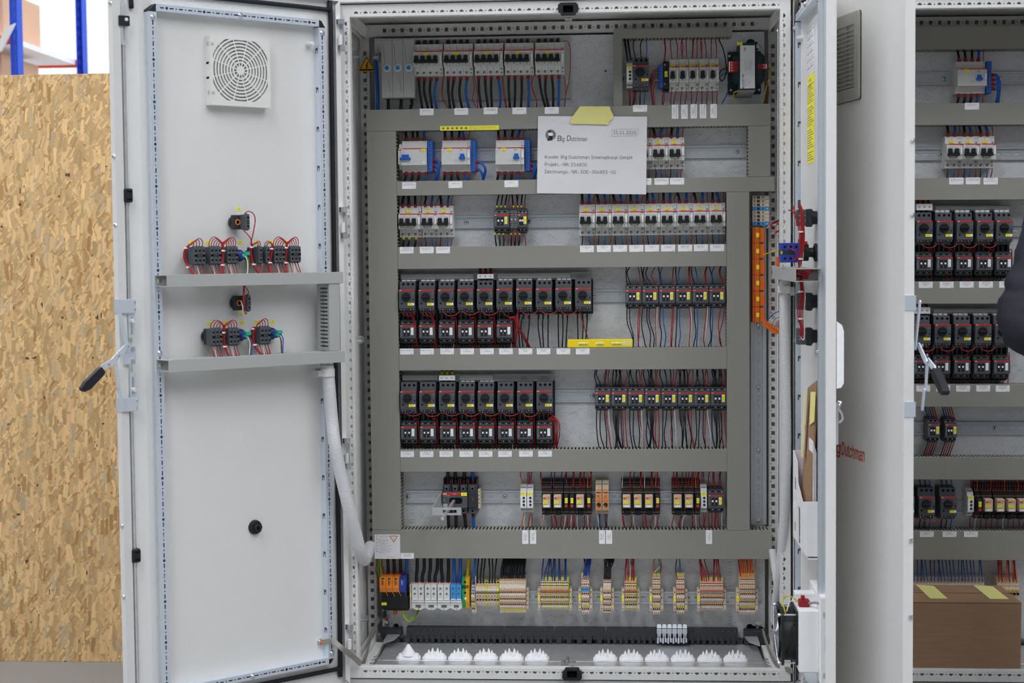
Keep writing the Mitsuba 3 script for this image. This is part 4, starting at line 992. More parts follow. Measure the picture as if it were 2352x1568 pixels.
for i in range(3):
    nm = ('leftmost', 'middle', 'rightmost')[i] + ' residual current breaker'
    for j in range(4):
        run('kkkb'[j], B_T[i][j], .0034, f'above the {nm}', (.293, .293, .300), ferrule='mat_ferrule', flen=.0085)
        run('kkkb'[j], B_B[i][j], .0034, f'below the {nm}', (.293, .293, .300), ferrule='mat_ferrule', flen=.0085)
for c, w in (('r', q_(-4600,15610,-4583,15729,-4600,15844)), ('r', q_(-2740,15530,-2733,15644,-2686,15822)), ('r', q_(-1235,15521,-1225,15622,-1178,15807)), ('r', q_(-4633,14668,-4629,14530,-4668,14380)), ('r', q_(-2741,14656,-2739,14536,-2729,14368)), ('r', q_(-1243,14643,-1229,14517,-1173,14367))):
    run(c, w, .0010, 'at the auxiliary contacts of the residual current breakers', (.292, .290, .300))
for i, w in ((0, q_(-3732,14981,-3617,14970,-3528,14843,-3607,14605,-3700,14360)), (0, q_(-3734,14840,-3634,14815,-3575,14694,-3655,14359)), (0, q_(-3735,14726,-3651,14695,-3622,14575,-3728,14360)), (1, q_(-2540,14914,-2411,14904,-2277,14752,-2294,14588,-2371,14362)), (1, q_(-2542,14717,-2428,14694,-2354,14559,-2350,14361)), (2, q_(-1034,14847,-938,14834,-864,14690,-911,14541,-987,14363)), (2, q_(-1035,14716,-954,14691,-911,14541,-966,14362))):
    run('b', w, .0036, f'curving down from the {("leftmost", "middle", "rightmost")[i]} upright blue terminal bar', (.287, .278, .300), ferrule='mat_ferrule', frad=1.3)
for i, x in enumerate(m_(1885,2329,2775)):
    kk = breaker_kit(2, True, .0290, (f'F{185 + i}', f'19.{1 + i}'))
    kk.place('circuit_breaker', at(x, .335, 1.5093), ('white two-pole breaker partly hidden by the paper note', 'white two-pole breaker just right of the paper note', 'white two-pole breaker, second from the paper note, beside bare rail')[i], 'circuit breaker', 'two-pole breakers beside the paper note')
for c, r, w, f in (('k', .0034, q_(2418,15518,2401,15661,2354,15863), 1), ('b', .0034, q_(2590,15516,2592,15860), 1), ('r', .001, q_(2733,15514,2739,15656,2716,15858), 0), ('k', .0034, q_(2857,15512,2873,15654,2894,15855), 1), ('b', .0034, q_(3036,15509,3046,15853), 1), ('r', .001, q_(3184,15507,3178,15650,3215,15851), 0), ('r', .001, q_(2257,15520,2279,15662,2330,15863), 0)):
    run(c, w, r, 'above the two-pole breakers beside the paper note', (.292, .290, .300), ferrule='mat_ferrule' if f else None, flen=.007)
for c, w in (('k', q_(2414,14674,2443,14561,2430,14406)), ('b', q_(2580,14672,2586,14529,2633,14404)), ('r', q_(2699,14671,2705,14528,2770,14408)), ('k', q_(2842,14669,2847,14526,2829,14407)), ('b', q_(3026,14666,3008,14524,3037,14405)), ('r', q_(3151,14665,3127,14523,3120,14404)), ('r', q_(2259,14676,2252,14533,2240,14409))):
    run(c, w, .0014 if c != 'r' else .0011, 'below the two-pole breakers beside the paper note', (.294, .290, .300))
# ---------------------------------------------------------------- row C
C1 = [(3, m_(-4699)[0], 'white three-pole breaker at the left, above the label with three text lines', ('F180', '19.2')), (2, m_(-4065)[0], 'white two-pole breaker between the three-pole breaker and its twin', ('F178', '5.2')), (2, m_(-3627)[0], 'white two-pole breaker at the right end of the left trio', ('F179', '5.4'))]
for n, x, lb, ln in C1:
    breaker_kit(n, True, .0290, ln).place('circuit_breaker', at(x, .335, 1.3287), lb, 'circuit breaker', 'left trio of breakers above the third duct')
for c, r, w, f in (('k', .0038, q_(-4601,13693,-4602,13837,-4581,14018), 1), ('k', .0038, q_(-4427,13691,-4432,13836,-4447,14016), 1), ('k', .0034, q_(-4245,13689,-4249,13833,-4265,14014), 1), ('r', .001, q_(-4108,13696,-4098,13832,-4068,14012), 0), ('k', .0030, q_(-3963,13695,-3968,14011), 1), ('b', .0030, q_(-3796,13693,-3788,13828,-3765,14008), 1), ('r', .001, q_(-3675,13683,-3668,13767,-3580,14006), 0), ('k', .0034, q_(-3511,13690,-3522,13825,-3556,14006), 1), ('b', .0030, q_(-3341,13688,-3334,13823,-3307,14003), 1), ('r', .001, q_(-3244,13687,-3237,13822,-3205,14002), 0)):
    run(c, w, r, 'above the left trio of breakers', (.292, .290, .300), ferrule='mat_ferrule' if f else None, flen=.0075)
for c, r, w, f in (('k', .0028, q_(-4596,12867,-4594,12565), 1), ('k', .0028, q_(-4432,12865,-4440,12721,-4491,12564), 1), ('k', .0028, q_(-4240,12863,-4251,12719,-4296,12562), 1), ('r', .001, q_(-4119,12868,-4099,12717,-4089,12566), 0), ('k', .0013, q_(-3988,12861,-3966,12716,-3974,12565), 0), ('b', .0013, q_(-3800,12859,-3784,12714,-3779,12563), 0), ('r', .001, q_(-3669,12864,-3668,12713,-3694,12562), 0), ('k', .0013, q_(-3542,12856,-3553,12712,-3579,12567), 0), ('b', .0013, q_(-3369,12855,-3353,12710,-3357,12565), 0), ('r', .001, q_(-3239,12853,-3238,12709,-3282,12564), 0)):
    run(c, w, r, 'below the left trio of breakers', (.294, .290, .300), ferrule='mat_ferrule_yellow' if f else None, flen=.0085, frad=1.25)
zc = 1.3281
contactor_kit(True, ('K80.1', '17.2'), .0440).place('contactor', at(m_(-2048)[0], .335, zc), 'anthracite contactor below the blue toggle breaker, left of a narrow auxiliary pair', 'contactor')
for i, px in enumerate(m_(-1592,-1491)):
    k = Kit(); k.add('body', plate_yz(stepped([(.0290, .056), (.0255, .066), (-.0200, .066), (-.0235, .056)]), .0002, .0098), 'mat_anthracite_light')
    for z in (.0175, -.0105): terminal(k, .0049, z, -.0662, .0031)
    k.add('flag', bx(.0034, .0064, -.0664, -.066, .002, .005), 'mat_white')
    k.place('auxiliary_block', at(px, .335, zc), f'narrow grey auxiliary block between the two black-wired contactors, {("left", "right")[i]} one', 'auxiliary block', 'narrow auxiliary blocks between two contactors')
contactor_kit(True, ('K80.2', '17.4'), .0262).place('contactor', at(m_(-1391)[0], .335, zc), 'half-width anthracite contactor right of a narrow auxiliary pair', 'contactor')
for c, r, w, f in [('k', .0019, q, 1) for q in (q_(-1965,13662,-1955,13806,-1908,14015), q_(-1851,13661,-1834,13804,-1808,14014), q_(-1739,13659,-1723,13803,-1691,14012), q_(-1499,13657,-1518,13801,-1552,14011), q_(-1384,13655,-1398,13799,-1420,14009), q_(-1285,13654,-1278,13798,-1270,14007))] + [('r', .0012, q, 0) for q in (q_(-1634,13649,-1638,13799,-1612,14008), q_(-1532,13526,-1536,13735,-1534,14003), q_(-1418,13525,-1404,13733,-1369,14001), q_(-1198,13651,-1188,13794,-1174,14003))]:
    run(c, w, r, 'above the two contactors below the middle blue toggle breaker', (.285, .285, .300), ferrule='mat_ferrule_yellow' if f else None, flen=.005)
for c, r, w, f in [('k', .0019, q, 1) for q in (q_(-2024,12943,-2011,12756,-1995,12558), q_(-1918,12942,-1896,12755,-1898,12557), q_(-1798,12940,-1781,12754,-1795,12556), q_(-1572,12938,-1570,12752,-1596,12554), q_(-1460,12937,-1456,12751,-1485,12553), q_(-1346,12936,-1347,12750,-1385,12552))] + [('r', .0012, q, 0) for q in (q_(-1662,12939,-1661,12753,-1681,12555), q_(-1542,13079,-1515,12810,-1493,12552), q_(-1429,13077,-1395,12808,-1373,12551), q_(-1240,12935,-1190,12808,-1175,12550))]:
    run(c, w, r, 'below the two contactors left of bare rail', (.288, .285, .300), ferrule='mat_ferrule_yellow' if f else None, flen=.005)
C9X = m_(318,767,1215,1663,2110,2557,3004,3448,3893)
C9Z = [1.3281, 1.3284]
c9top = q_(395,13721,3991,13715)
for i, x in enumerate(C9X):
    zz = C9Z[0] + (C9Z[1] - C9Z[0]) * i / 8
    breaker_kit(2, True, .0290, (f'F186.{i + 1}', f'20.{i + 1}')).place('circuit_breaker', at(x, .335, zz), f'white two-pole breaker, {nth(i, 9)} in the long row of nine', 'circuit breaker', 'row of nine two-pole breakers')
    w1, w2 = f'above breaker {ORD[i]} from left in the row of nine', f'below breaker {ORD[i]} from left in the row of nine'
    for j, dx in ((0, .0088), (1, .0265)):
        e = _rng.uniform(-.008, .002)
        run('kb'[j], [(x + dx, zz + .0435), (x + dx + e * .4, zz + .062), (x + dx + e, D2B + .005)], .0034, w1, (.292, .290, .300), ferrule='mat_ferrule', flen=.0080)
        e = _rng.uniform(-.003, .006)
        run('kb'[j], [(x + dx, zz - .0435), (x + dx + e * .3, zz - .056), (x + dx + e, D3T - .005)], .0014, w2, (.292, .289, .300))
    e = _rng.uniform(-.002, .010)
    run('r', [(x + .040, zz + .043), (x + .040 - e * .1, zz + .056), (x + .040 + e, D2B + .005)], .0010, w1, (.292, .288, .300))
    e = _rng.uniform(-.006, .003)
    run('r', [(x + .040, zz - .043), (x + .041, zz - .056), (x + .040 + e, D3T - .005)], .0011, w2, (.292, .288, .300))
# terminals and plugs at the far right
tx0, tx1 = .5071, .5522
zt = [1.39 - .0103 * i for i in range(9)]
for i in range(8):
    col = 'mat_light_blue' if i in (3, 7) else 'mat_beige'
    k = Kit(); h = .0100
    k.add('body', cat(plate_xz(Polygon([(0, 0), (tx1 - tx0, 0), (tx1 - tx0, h - .0003), (0, h - .0003)]), -.050, -.004)), col)
    for q, r in ((.14, .0026), (.36, .0022), (.64, .0026), (.90, .0016)): terminal(k, (tx1 - tx0) * q, h / 2, -.0502, r, 'mat_hole' if q < .8 else 'mat_white')
    k.add('bridge', bx((tx1 - tx0) * .28, (tx1 - tx0) * .44, -.0515, -.0505, .0018, h - .002), 'mat_charcoal')
    k.place('side_terminal', at(tx0, .330, zt[i] - h), f'{("beige", "light blue")[col == "mat_light_blue"]} screw terminal at the right edge, {ORD[i]} from the top', 'terminal block', 'screw terminals at the right edge')
ox0, ox1, ox2 = .5065, .5255, .5422
zo0, zo1 = 1.3041, 1.0409
for i in range(6):
    a, b = zo1 + (zo0 - zo1) * i / 6, zo1 + (zo0 - zo1) * (i + 1) / 6
    k = Kit(); h = b - a - .0006
    k.add('header', cb(0, ox1 - ox0, -.052, -.004, 0, h, .0008), 'mat_plug_orange')
    k.add('pin_row', cat([bx((ox1 - ox0) * .22, (ox1 - ox0) * .34, -.0525, -.052, h * (q + .2) / 8, h * (q + .7) / 8) for q in range(8)]), 'mat_ferrule')
    k.add('plug', cat(cb(ox1 - ox0 + .0006, ox2 - ox0 - .003, -.046, -.010, .002, h - .002, .0006), cb(ox2 - ox0 - .003, ox2 - ox0, -.044, -.012, h * .1, h * .52, .0006)), 'mat_plug_orange')
    k.add('marker_tag', bx((ox1 - ox0) * .55, (ox1 - ox0) * .98, -.0530, -.052, h * .36, h * .64), 'mat_yellow', label='yellow marker tag')
    k.place('plug_connector', at(ox0, .330, a), f'orange plug connector at the right edge, {ORD[5 - i]} from the top', 'connector', 'orange plug connectors at the right edge')
# ---------------------------------------------------------------- rows D and E: motor switches and contactors
def switch_row(row, n, sx, sz, cxs, cz, duct_top, board, feed, light, clips, ferr, base_z, M=None, base=.323, tagf='Q'):
    bx0, bx1, bz0, bz1 = board
    k = thing('busbar_cover', f'grey busbar cover strip above the {row} motor switches', 'busbar cover')
    part(k, 'strip', cat(bx(bx0, bx1, .298, .323, bz0, bz1), *[bx(x + .006 + .0125 * q, x + .010 + .0125 * q, .300, .310, bz0 - .006, bz0) for x in sx for q in range(3)]), 'mat_duct_light', M=M)
    for a, b in light: part(k, 'cover', cb(a, b, .292, .298, bz0 + .004, bz1 - .002, .001), 'mat_cream_dark', M=M)
    for i in clips:
        for q in range(3): part(k, 'clip', cb(sx[i] + .004 + .0135 * q, sx[i] + .0155 + .0135 * q, .283, .298, bz0 - .0050, bz0 + .0030, .0006), 'mat_white', M=M)
    f0, f1, fz0, fz1 = feed
    kf = thing('feed_terminal', f'white three-screw feed terminal above the {row} motor switches', 'terminal')
    part(kf, 'block', cb(f0, f1, .272, .291, fz0, fz1, .001), 'mat_white', M=M)
    part(kf, 'tongue', cat([cb(f0 + .003 + .0135 * q, f0 + .0095 + .0135 * q, .276, .296, fz0 - .010, fz0, .0008) for q in range(3)]), 'mat_charcoal', M=M)
    for q in range(3):
        s = part(kf, 'screw', lathe([(0, .0030), (.001, .0028)], (f0 + (f1 - f0) * (.18 + .32 * q), .272, (fz0 + fz1) / 2), (0, -1, 0), 12), 'mat_rail', M=M)
        x = f0 + (f1 - f0) * (.18 + .32 * q)
        run('k', [(x, fz1), (x - .001, fz1 + .012), (x - .002, fz1 + .028)], .0034, f'above the {row} feed terminal', (.284, .292, .300), ferrule=ferr, flen=.010, frad=1.2, M=M)
    for i in range(n):
        has_c = i < len(cxs)
        za, zb = (bz0 - .001) - sz[i], ((cz[i] - .040) - sz[i] if has_c else -.052)
        adapter_kit(zb, za).place('busbar_adapter', (np.eye(4) if M is None else M) @ at(sx[i] - .004, .335, sz[i]), f'charcoal busbar adapter behind the {nth(i, n)} of the {row} motor switches', 'adapter', f'busbar adapters behind the {row} motor switches')
        motor_switch_kit((f'{tagf}{base_z + i}.{i + 1}', f'10{i}.{i + 1}')).place('motor_switch', (np.eye(4) if M is None else M) @ at(sx[i], base, sz[i]), f'anthracite motor switch with black knob, {nth(i, n)} of the {n} {row} ones', 'motor switch', f'{row} motor switches')
        if has_c: contactor_kit(False).place('contactor', (np.eye(4) if M is None else M) @ at(cxs[i], .335 - .003, cz[i]), f'anthracite contactor with a white label, {nth(i, len(cxs))} below the {row} motor switches', 'contactor', f'contactors below the {row} motor switches')
SPX = m_(-4685,-4141,-3601,-3062,-2521,-1980,-1436,-890,-348,193)
SPZ = [v - .0191 for v in (1.1383, 1.1378, 1.1379, 1.1382, 1.1383, 1.1387, 1.139, 1.1388, 1.139, 1.1392)]
CPX = m_(-4698,-4165,-3611,-3073,-2535,-1998)
CPZ = [v - .0158 for v in (1.0389, 1.0386, 1.0382, 1.0379, 1.0379, 1.039)]
_bd = (-.4698, .0624, 1.1641, 1.1847)
_fd = (*m_(-2522,-2070), 1.1684, 1.1817)
switch_row('upper', 10, SPX, SPZ, CPX, CPZ, D4T, _bd, _fd, [(m_(-4693,-2639)[0], m_(-4693,-2639)[1]), (m_(-1978,67)[0], m_(-1978,67)[1])], (0, 1, 2, 3, 5, 6, 7, 8), 'mat_ferrule', 62)
SEX = m_(-4687,-4152,-3606,-3062,-2526,-1979,-1434,-897)
SEZ = [v - .0191 for v in (.8567, .8568, .8567, .8565, .8565, .8566, .8567, .8568)]
CEX = m_(-4710,-4172,-3616,-3069,-2536,-1987,-1456,-912)
CEZ = [v - .0158 for v in (.756, .7559, .7558, .7556, .7555, .7556, .7557, .7558)]
_bd = (-.4693, -.0452, .8805, .9013)
_fd = (*m_(-3628,-3177), .8854, .9)
switch_row('lower', 8, SEX, SEZ, CEX, CEZ, D5T, _bd, _fd, [(m_(-4684,-3672)[0], m_(-4684,-3672)[1]), (m_(-3071,-2121)[0], m_(-3071,-2121)[1])], (3, 4), 'mat_ferrule_yellow', 162)
for _q, (x0_, z0_) in enumerate(((-.1244, .8897), (-.0696, .8894), (.0358, 1.173))):
    one('printed_label', cat([text(t, .0026, .2979, x0_, z0_ + .004 - .0042 * i, width=.03, depth=.0002) for i, t in enumerate((('ABB CE', 'MS116-HKF', 'IEC 60947'), ('WARNING', 'Disconnect all power', 'before working'), ('WARNING', 'Disconnect all power', 'before working'))[_q])]), 'mat_ink', ('small print with a conformity mark on the lower busbar cover', 'small dark print at the right end of the lower busbar cover', 'small dark print at the right end of the upper busbar cover')[_q], 'printed text')
# red loops between neighbouring motor switches
for nm, sx, sz, n0 in (('upper', SPX, SPZ, 2), ('lower', SEX, SEZ, 0)):
    for i in range(n0, len(sx) - 1):
        if nm == 'upper' and i == 5: continue
        x, z = sx[i] + .0135, sz[i] - .036
        L_ = sx[i + 1] + .006 - x
        d = _rng.uniform(.013, .017) if nm == 'upper' else _rng.uniform(.012, .016)
        run('r', [(x, z), (x + L_ * .14, z - d * .7), (x + L_ * .48, z - d), (x + L_ * .84, z - d * .65), (x + L_, z)], .0014, f'hanging in a loop between {nm} motor switches', (.258, .250, .250, .250, .258))
for i in range(2):
    for j in range(4):
        x, z = SPX[i] + .004 + .010 * j, SPZ[i] - .036
        e = CPX[i] + .0415 + .0012 * j
        run('r', [(x, z), (x + .008, z - .012), ((x + e) / 2, z - .016), (e - .003, z - .026 - .002 * j), (e + .0005, z - .06), (e, D4T - .004)], .0013, f'from the {ORD[i]} upper motor switch down past its contactor', (.262, .255, .262, .272, .275, .300))
for nm, cx_, cz_, dt in (('upper', CPX, CPZ, D4T), ('lower', CEX, CEZ, D5T)):
    for i in range(len(cx_)):
        if not (nm == 'upper' and i < 2):
            for j in range(2):
                x = cx_[i] + .0355 + .004 * j
                e = cx_[i] + .0468 + .0016 * j
                run('r', [(x, cz_[i] + .030), (x + .001, cz_[i] + .037 + .002 * j), (x + .006, cz_[i] + .038), (e, cz_[i] + .028), (e + .001, cz_[i] - .01), (e, dt - .004)], .0013, f'beside a contactor below the {nm} motor switches', (.282, .275, .278, .286, .290, .302))
        for j in range(3):
            x = cx_[i] + .0055 + .0085 * j
            e = _rng.uniform(.002, .006)
            run('k', [(x, cz_[i] - .0305), (x + e * .3, cz_[i] - .037), (x + e, dt - .004)], .0015, f'below the contactors of the {nm} motor switches', (.292, .294, .300))
        for j in range(2):
            x = cx_[i] + .032 + .006 * j
            run('rw'[j if i % 3 == 2 else 0], [(x, cz_[i] - .0305), (x + .0015, cz_[i] - .038), (x + _rng.uniform(-.002, .002), dt - .004)], .0012, f'below the contactors of the {nm} motor switches', (.292, .294, .300))
for c, w in [('k', q) for q in (q_(-1370,10729,-1391,10380,-1372,9738), q_(-1231,10728,-1327,10379,-1283,9737), q_(-1078,10727,-1106,10307,-1183,9737), q_(-839,10739,-843,10305,-777,9735), q_(-704,10738,-725,10304,-705,9734), q_(-555,10737,-572,10303,-581,9733), q_(-284,10746,-288,10301,-282,9732), q_(-171,10745,-156,10301,-189,9731), q_(-11,10744,-50,10300,-86,9731), q_(245,10749,252,10298,266,9729), q_(387,10748,401,10297,362,9728), q_(528,10747,508,10367,447,9728))]:
    run(c, w, .0017, 'hanging below the four right upper motor switches', (.288, .286, .300))
for w in (q_(-1404,10772,-1452,10176,-1491,9750), q_(-1397,10772,-1372,10389,-1232,10104,-1076,9748), q_(-1583,10603,-1458,10630,-1390,10389,-1251,10069,-1094,9748), q_(-1830,10782,-1689,10639,-1512,10585,-1389,10495,-1502,9750), q_(313,10784,399,10448,537,9980), q_(-1619,10568,-1494,10602,-1408,10318,-1286,10069,-1122,9748)):
    run('r', w, .0013, 'crossing below the right upper motor switches', (.262, .262, .300))
for i, w in enumerate((q_(-789,7968,-506,7924,-347,7717,-384,7182,-379,6896), q_(-596,7753,-463,7853,-287,7717,-276,7324,-372,6896), q_(-560,7735,-435,7806,-312,7681,-333,7253,-365,6896), q_(-525,7717,-418,7771,-359,7610,-372,6896))):
    run('r', w, .0013, 'looping at the right end of the lower motor switches', (.265, .255, .300))
# contactors on the right
CRX = m_(1578,2042,2502,2961,3419,3877)
CRZ = [v - .0158 for v in (1.132, 1.1317, 1.1315, 1.1315, 1.1314, 1.1312)]
for i, x in enumerate(CRX): contactor_kit(True, (f'K70.{i + 1}', f'11{i}.5')).place('contactor', at(x, .335, CRZ[i]), f'anthracite contactor with yellow tag, {nth(i, 6)} in the upper right row of six', 'contactor', 'upper right row of six contactors')
CFX = m_(715,1171,1633,2091,2549,3006,3455,3911)
CFZ = [v - .0158 for v in (.8492, .8489, .8486, .8484, .8482, .8482, .8481, .8482)]
for i, x in enumerate(CFX): contactor_kit(True, (f'K170.{i + 1}', f'12{i}.5')).place('contactor', at(x, .335, CFZ[i]), f'anthracite contactor with yellow tag, {nth(i, 8)} in the lower right row of eight', 'contactor', 'lower right row of eight contactors')
RT = 'above the upper right row of six contactors'
for c, w in [('k', q) for q in (q_(1633,11487,1600,11777,1615,11996), q_(1732,11486,1628,11794,1714,11995), q_(2103,11476,2058,11702,2017,11992), q_(2198,11475,2072,11737,2109,11991), q_(2297,11474,2146,11754,2207,11991), q_(2568,11479,2527,11734,2500,11988), q_(3015,11475,2980,11694,2967,11984), q_(3500,11471,3413,11726,3414,11980), q_(3991,11474,3957,11721,3894,11976))] + [('b', q) for q in (q_(2649,11478,2551,11733,2609,11987), q_(3113,11474,3044,11729,3097,11983), q_(3587,11478,3553,11725,3501,11979), q_(4044,11481,3967,11756,4034,11974))] + [('r', q) for q in (q_(1993,11491,1977,11738,1933,11993), q_(2452,11473,2298,11718,2412,11989), q_(2902,11476,2882,11695,2925,11984), q_(3345,11473,3318,11727,3340,11980), q_(3373,11472,3353,11726,3361,11980), q_(3802,11469,3764,11758,3831,11976), q_(3830,11469,3788,11776,3852,11976), q_(4264,11479,4160,11772,4203,11973), q_(4292,11479,4188,11772,4224,11973))]:
    run(c, w, .0014 if c != 'r' else .0012, RT, (.286, .286, .300))
RT = 'below the upper right row of six contactors'
for c, w in [('k', q) for q in (q_(1620,10885,1628,10431,1760,10040,1765,9706), q_(1701,10884,1699,10466,1788,10075,1790,9706), q_(2061,10881,2023,10357,2143,9704), q_(2181,10881,2172,10498,2269,10108,2242,9703), q_(2248,10880,2235,10498,2367,10036,2345,9703), q_(2533,10878,2524,10425,2572,10106,2532,9702), q_(3005,10875,2989,10351,2951,9699), q_(3477,10871,3482,10489,3523,10135,3438,9696), q_(3937,10868,3911,10416,3938,9991,3839,9694))] + [('b', q) for q in (q_(2611,10877,2630,10424,2692,10034,2634,9701), q_(3076,10874,3067,10421,3094,10067,3036,9699), q_(3554,10871,3566,10347,3536,9696), q_(3989,10867,3974,10344,3934,9694))] + [('r', q) for q in (q_(1955,10882,1917,10287,1942,9705), q_(1983,10882,1959,10287,1921,9705), q_(2424,10879,2418,10355,2419,9702), q_(2879,10876,2848,10352,2825,9700), q_(2907,10875,2884,10352,2846,9700), q_(3336,10872,3370,10419,3328,9697), q_(3824,10869,3749,10204,3734,9921,3782,9694), q_(4207,10866,4135,10343,4239,9692), q_(4305,10865,4276,10555,4163,10025,4232,9692))] + [('w', q) for q in (q_(2456,10879,2439,10355,2451,9702), q_(3371,10872,3398,10419,3346,9697), q_(3849,10868,3812,10346,3754,9695))]:
    run(c, w, .0014 if c not in 'rw' else .0012, RT, (.286, .284, .300))
for i, x in enumerate(CFX):
    z = CFZ[i]
    nk = 6 if i % 2 else 3
    for up in (1, 0):
        RT = f'{("below", "above")[up]} the lower right row of eight contactors'
        dz = D4B + .004 if up else D5T - .004
        for j in range(nk + 2):
            red = j >= nk
            xs = x + (.005 + (.022 / max(1, nk - 1)) * j if not red else .031 + .007 * (j - nk))
            e = _rng.uniform(-.009, .005) if up else _rng.uniform(-.004, .010)
            b = _rng.uniform(-.007, .007)
            z0 = z + (.0305 if up else -.0305)
            q = .30 if up else .45
            run('w' if red and not up and j == nk + 1 and i % 2 == 0 else 'r' if red else 'k', [(xs, z0), (xs + b * .3, z0 + (dz - z0) * .25), (xs + b + e * .5, z0 + (dz - z0) * (.55 + q * .2)), (xs + e + (.004 if red else 0), dz)], .0012 if red else .0015, RT, (.287, .284 - .002 * (j % 3), .288, .300))
# ---------------------------------------------------------------- row F: main switch, timers, plug-in relays
k = thing('main_switch', 'large anthracite main switch with long steel shaft and bent bracket', 'switch')
_px = [m_(-3561,-3342), m_(-3317,-3114), m_(-3083,-2875), m_(-2850,-2596)]
z_w, z_t1, z_t0, z_b1, z_b0 = m_(6073,5916,5712,5269,5106)
for i, (a, b) in enumerate(_px):
    p = part(k, 'pole', cat(cb(a, b, .278, .333, z_t0 - .002, z_t1, .0012), bx(a, a + .0022, .290, .333, z_t1, z_w), bx(b - .0022, b, .290, .333, z_t1, z_w), bx(a, b, .322, .333, z_t1, z_w), cb(a, b, .278, .333, z_b0, z_b1 + .002, .0012), bx(a, b, .300, .333, z_b1, z_t0)), 'mat_anthracite')
    n = p.split('__')[1]
    xm = (a + b) / 2
    for zz in ((z_t1 + z_t0) / 2, (z_b1 + z_b0) / 2):
        part(k, n + '__clamp', cb(xm - .0058, xm + .0058, .2765, .279, zz - .0068, zz + .0068, .0006), 'mat_anthracite_light')
        part(k, n + '__screw', cat(lathe([(0, .0034), (.0006, .0034)], (xm, .2765, zz), (0, -1, 0), 12)), 'mat_hole')
    for s in (-1, 1): part(k, n + '__groove', bx(xm + s * .0078 - .0007, xm + s * .0078 + .0007, .2775, .2781, z_t0 + .002, z_t1 - .003), 'mat_hole')
fx0, fx1 = m_(-3564,-2855)
fz1, fz0 = m_(5732,5295)
part(k, 'face', cb(fx0, fx1, .262, .300, fz0, fz1, .001), 'mat_anthracite')
part(k, 'fourth_face', cb(m_(-2844,-2576)[0], m_(-2844,-2576)[1], .266, .300, fz0, fz1, .001), 'mat_charcoal')
st = part(k, 'red_stripe', bx(fx0, m_(-3030)[0], .2614, .262, fz1 - .0072, fz1 - .0005), 'mat_red', label='red stripe')
part(k, 'stripe_lettering', cat(text('ABB', .0040, .2614, fx0 + .0078, fz1 - .0038, bold=True, depth=.0001), text('1 ON', .0028, .2614, fx0 + .034, fz1 - .0038, depth=.0001)), 'mat_white')
part(k, 'face_lettering', cat(text('OT160EV', .0030, .262, fx0 + .0130, fz1 - .0092, depth=.0001), text('0', .0030, .262, fx0 + .005, fz1 - .019, depth=.0001), text('OFF', .0026, .262, fx0 + .006, fz1 - .023, depth=.0001)), 'mat_cream_dark')
part(k, 'marker_tag', cb(m_(-3030,-2868)[0], m_(-3030,-2868)[1], .2608, .262, fz1 - .0098, fz1 - .0004, .0003), 'mat_yellow', label='yellow marker tag')
part(k, 'marker_lettering', cat(text('Q1', .0026, .2608, m_(-2951)[0], fz1 - .003, depth=.0001), text('1.1', .0026, .2608, m_(-2951)[0], fz1 - .0068, depth=.0001)), 'mat_ink')
ox0, ox1 = m_(-3362,-2997)
oz1, oz0 = m_(5586,5418)
part(k, 'recess', plate_xz(rrect(ox0, ox1, oz0, oz1, .007, 6), .2612, .262), 'mat_hole')
part(k, 'nameplate', bx(m_(-3540,-3412)[0], m_(-3540,-3412)[1], .2614, .262, fz0 + .0005, fz0 + .0118), 'mat_duct_light')
part(k, 'scale_line', tube([(m_(-2728)[0] + .0028 * math.sin(t * 1.6), .2655, fz1 - .0125 - .0115 * t) for t in np.linspace(0, 1, 6)], .0003, 4), 'mat_duct_light')
ex, ez = (-.3231,.5493)
sh = part(k, 'shaft', cat(bx(ex - .0036, ex + .0036, -.040, .262, ez - .0036, ez + .0036)), 'mat_steel', label='square steel shaft')
bx0_, bx1_ = (-.36,.5646), (-.2821,.5438)
bz1_, bz0_ = bx0_[1], bx1_[1]
_slot = sbox((-.3317,.5578)[0], (-.3318,.5495)[1], (-.2946,.5578)[0], (-.3317,.5578)[1])
part(k, 'bracket', cat(plate_xz(sbox(bx0_[0], bz0_, bx1_[0], bz1_).difference(_slot), .049, .0505), hull([(bx0_[0], .05, bz0_), (bx0_[0], .05, bz1_), (bx0_[0] + .0015, .05, bz0_), (bx0_[0] + .0015, .05, bz1_), (bx0_[0], .30, bz0_ - .004), (bx0_[0], .30, bz1_ + .010), (bx0_[0] + .0015, .30, bz0_ - .004), (bx0_[0] + .0015, .30, bz1_ + .010)]), bx(bx0_[0], fx0 + .002, .298, .300, bz0_ - .004, bz1_ + .010)), 'mat_duct_light', label='bent grey sheet bracket')
ea, eb = m_(-2573,-2502)
ez1, ez0 = m_(5794,5259)
k = thing('end_bracket', 'beige four-hole end bracket right of the main switch', 'end bracket')
part(k, 'body', cb(ea, eb, .275, .326, ez0, ez1, .0008), 'mat_beige')
for q in range(4): part(k, 'hole', lathe([(0, .0014), (.0004, .0014)], ((ea + eb) / 2, .275, ez1 - .0055 - .0108 * q), (0, -1, 0), 8), 'mat_hole')
for c, a, b in zip('kkkb', q_(-3433,5893,-3219,5898,-2994,5898,-2723,5898), q_(-3440,6277,-3235,6277,-2958,6277,-2747,6277)):
    run(c, [a, ((a[0] * 2 + b[0]) / 3, a[1] + (b[1] - a[1]) * .4), (b[0], D5B + .004)], .0046, 'above the main switch', (.305, .305, .302), ferrule='mat_ferrule', flen=.012, frad=1.1)
for c, a, b in zip('kkkb', q_(-3443,5057,-3218,5057,-2988,5058,-2732,5058), q_(-3428,4631,-3218,4631,-2941,4632,-2718,4632)):
    run(c, [a, ((a[0] + b[0]) / 2, (a[1] * 2 + D6T) / 3), (b[0], D6T - .004)], .0046, 'below the main switch', (.305, .300, .302), ferrule='mat_ferrule', flen=.009, frad=1.15)
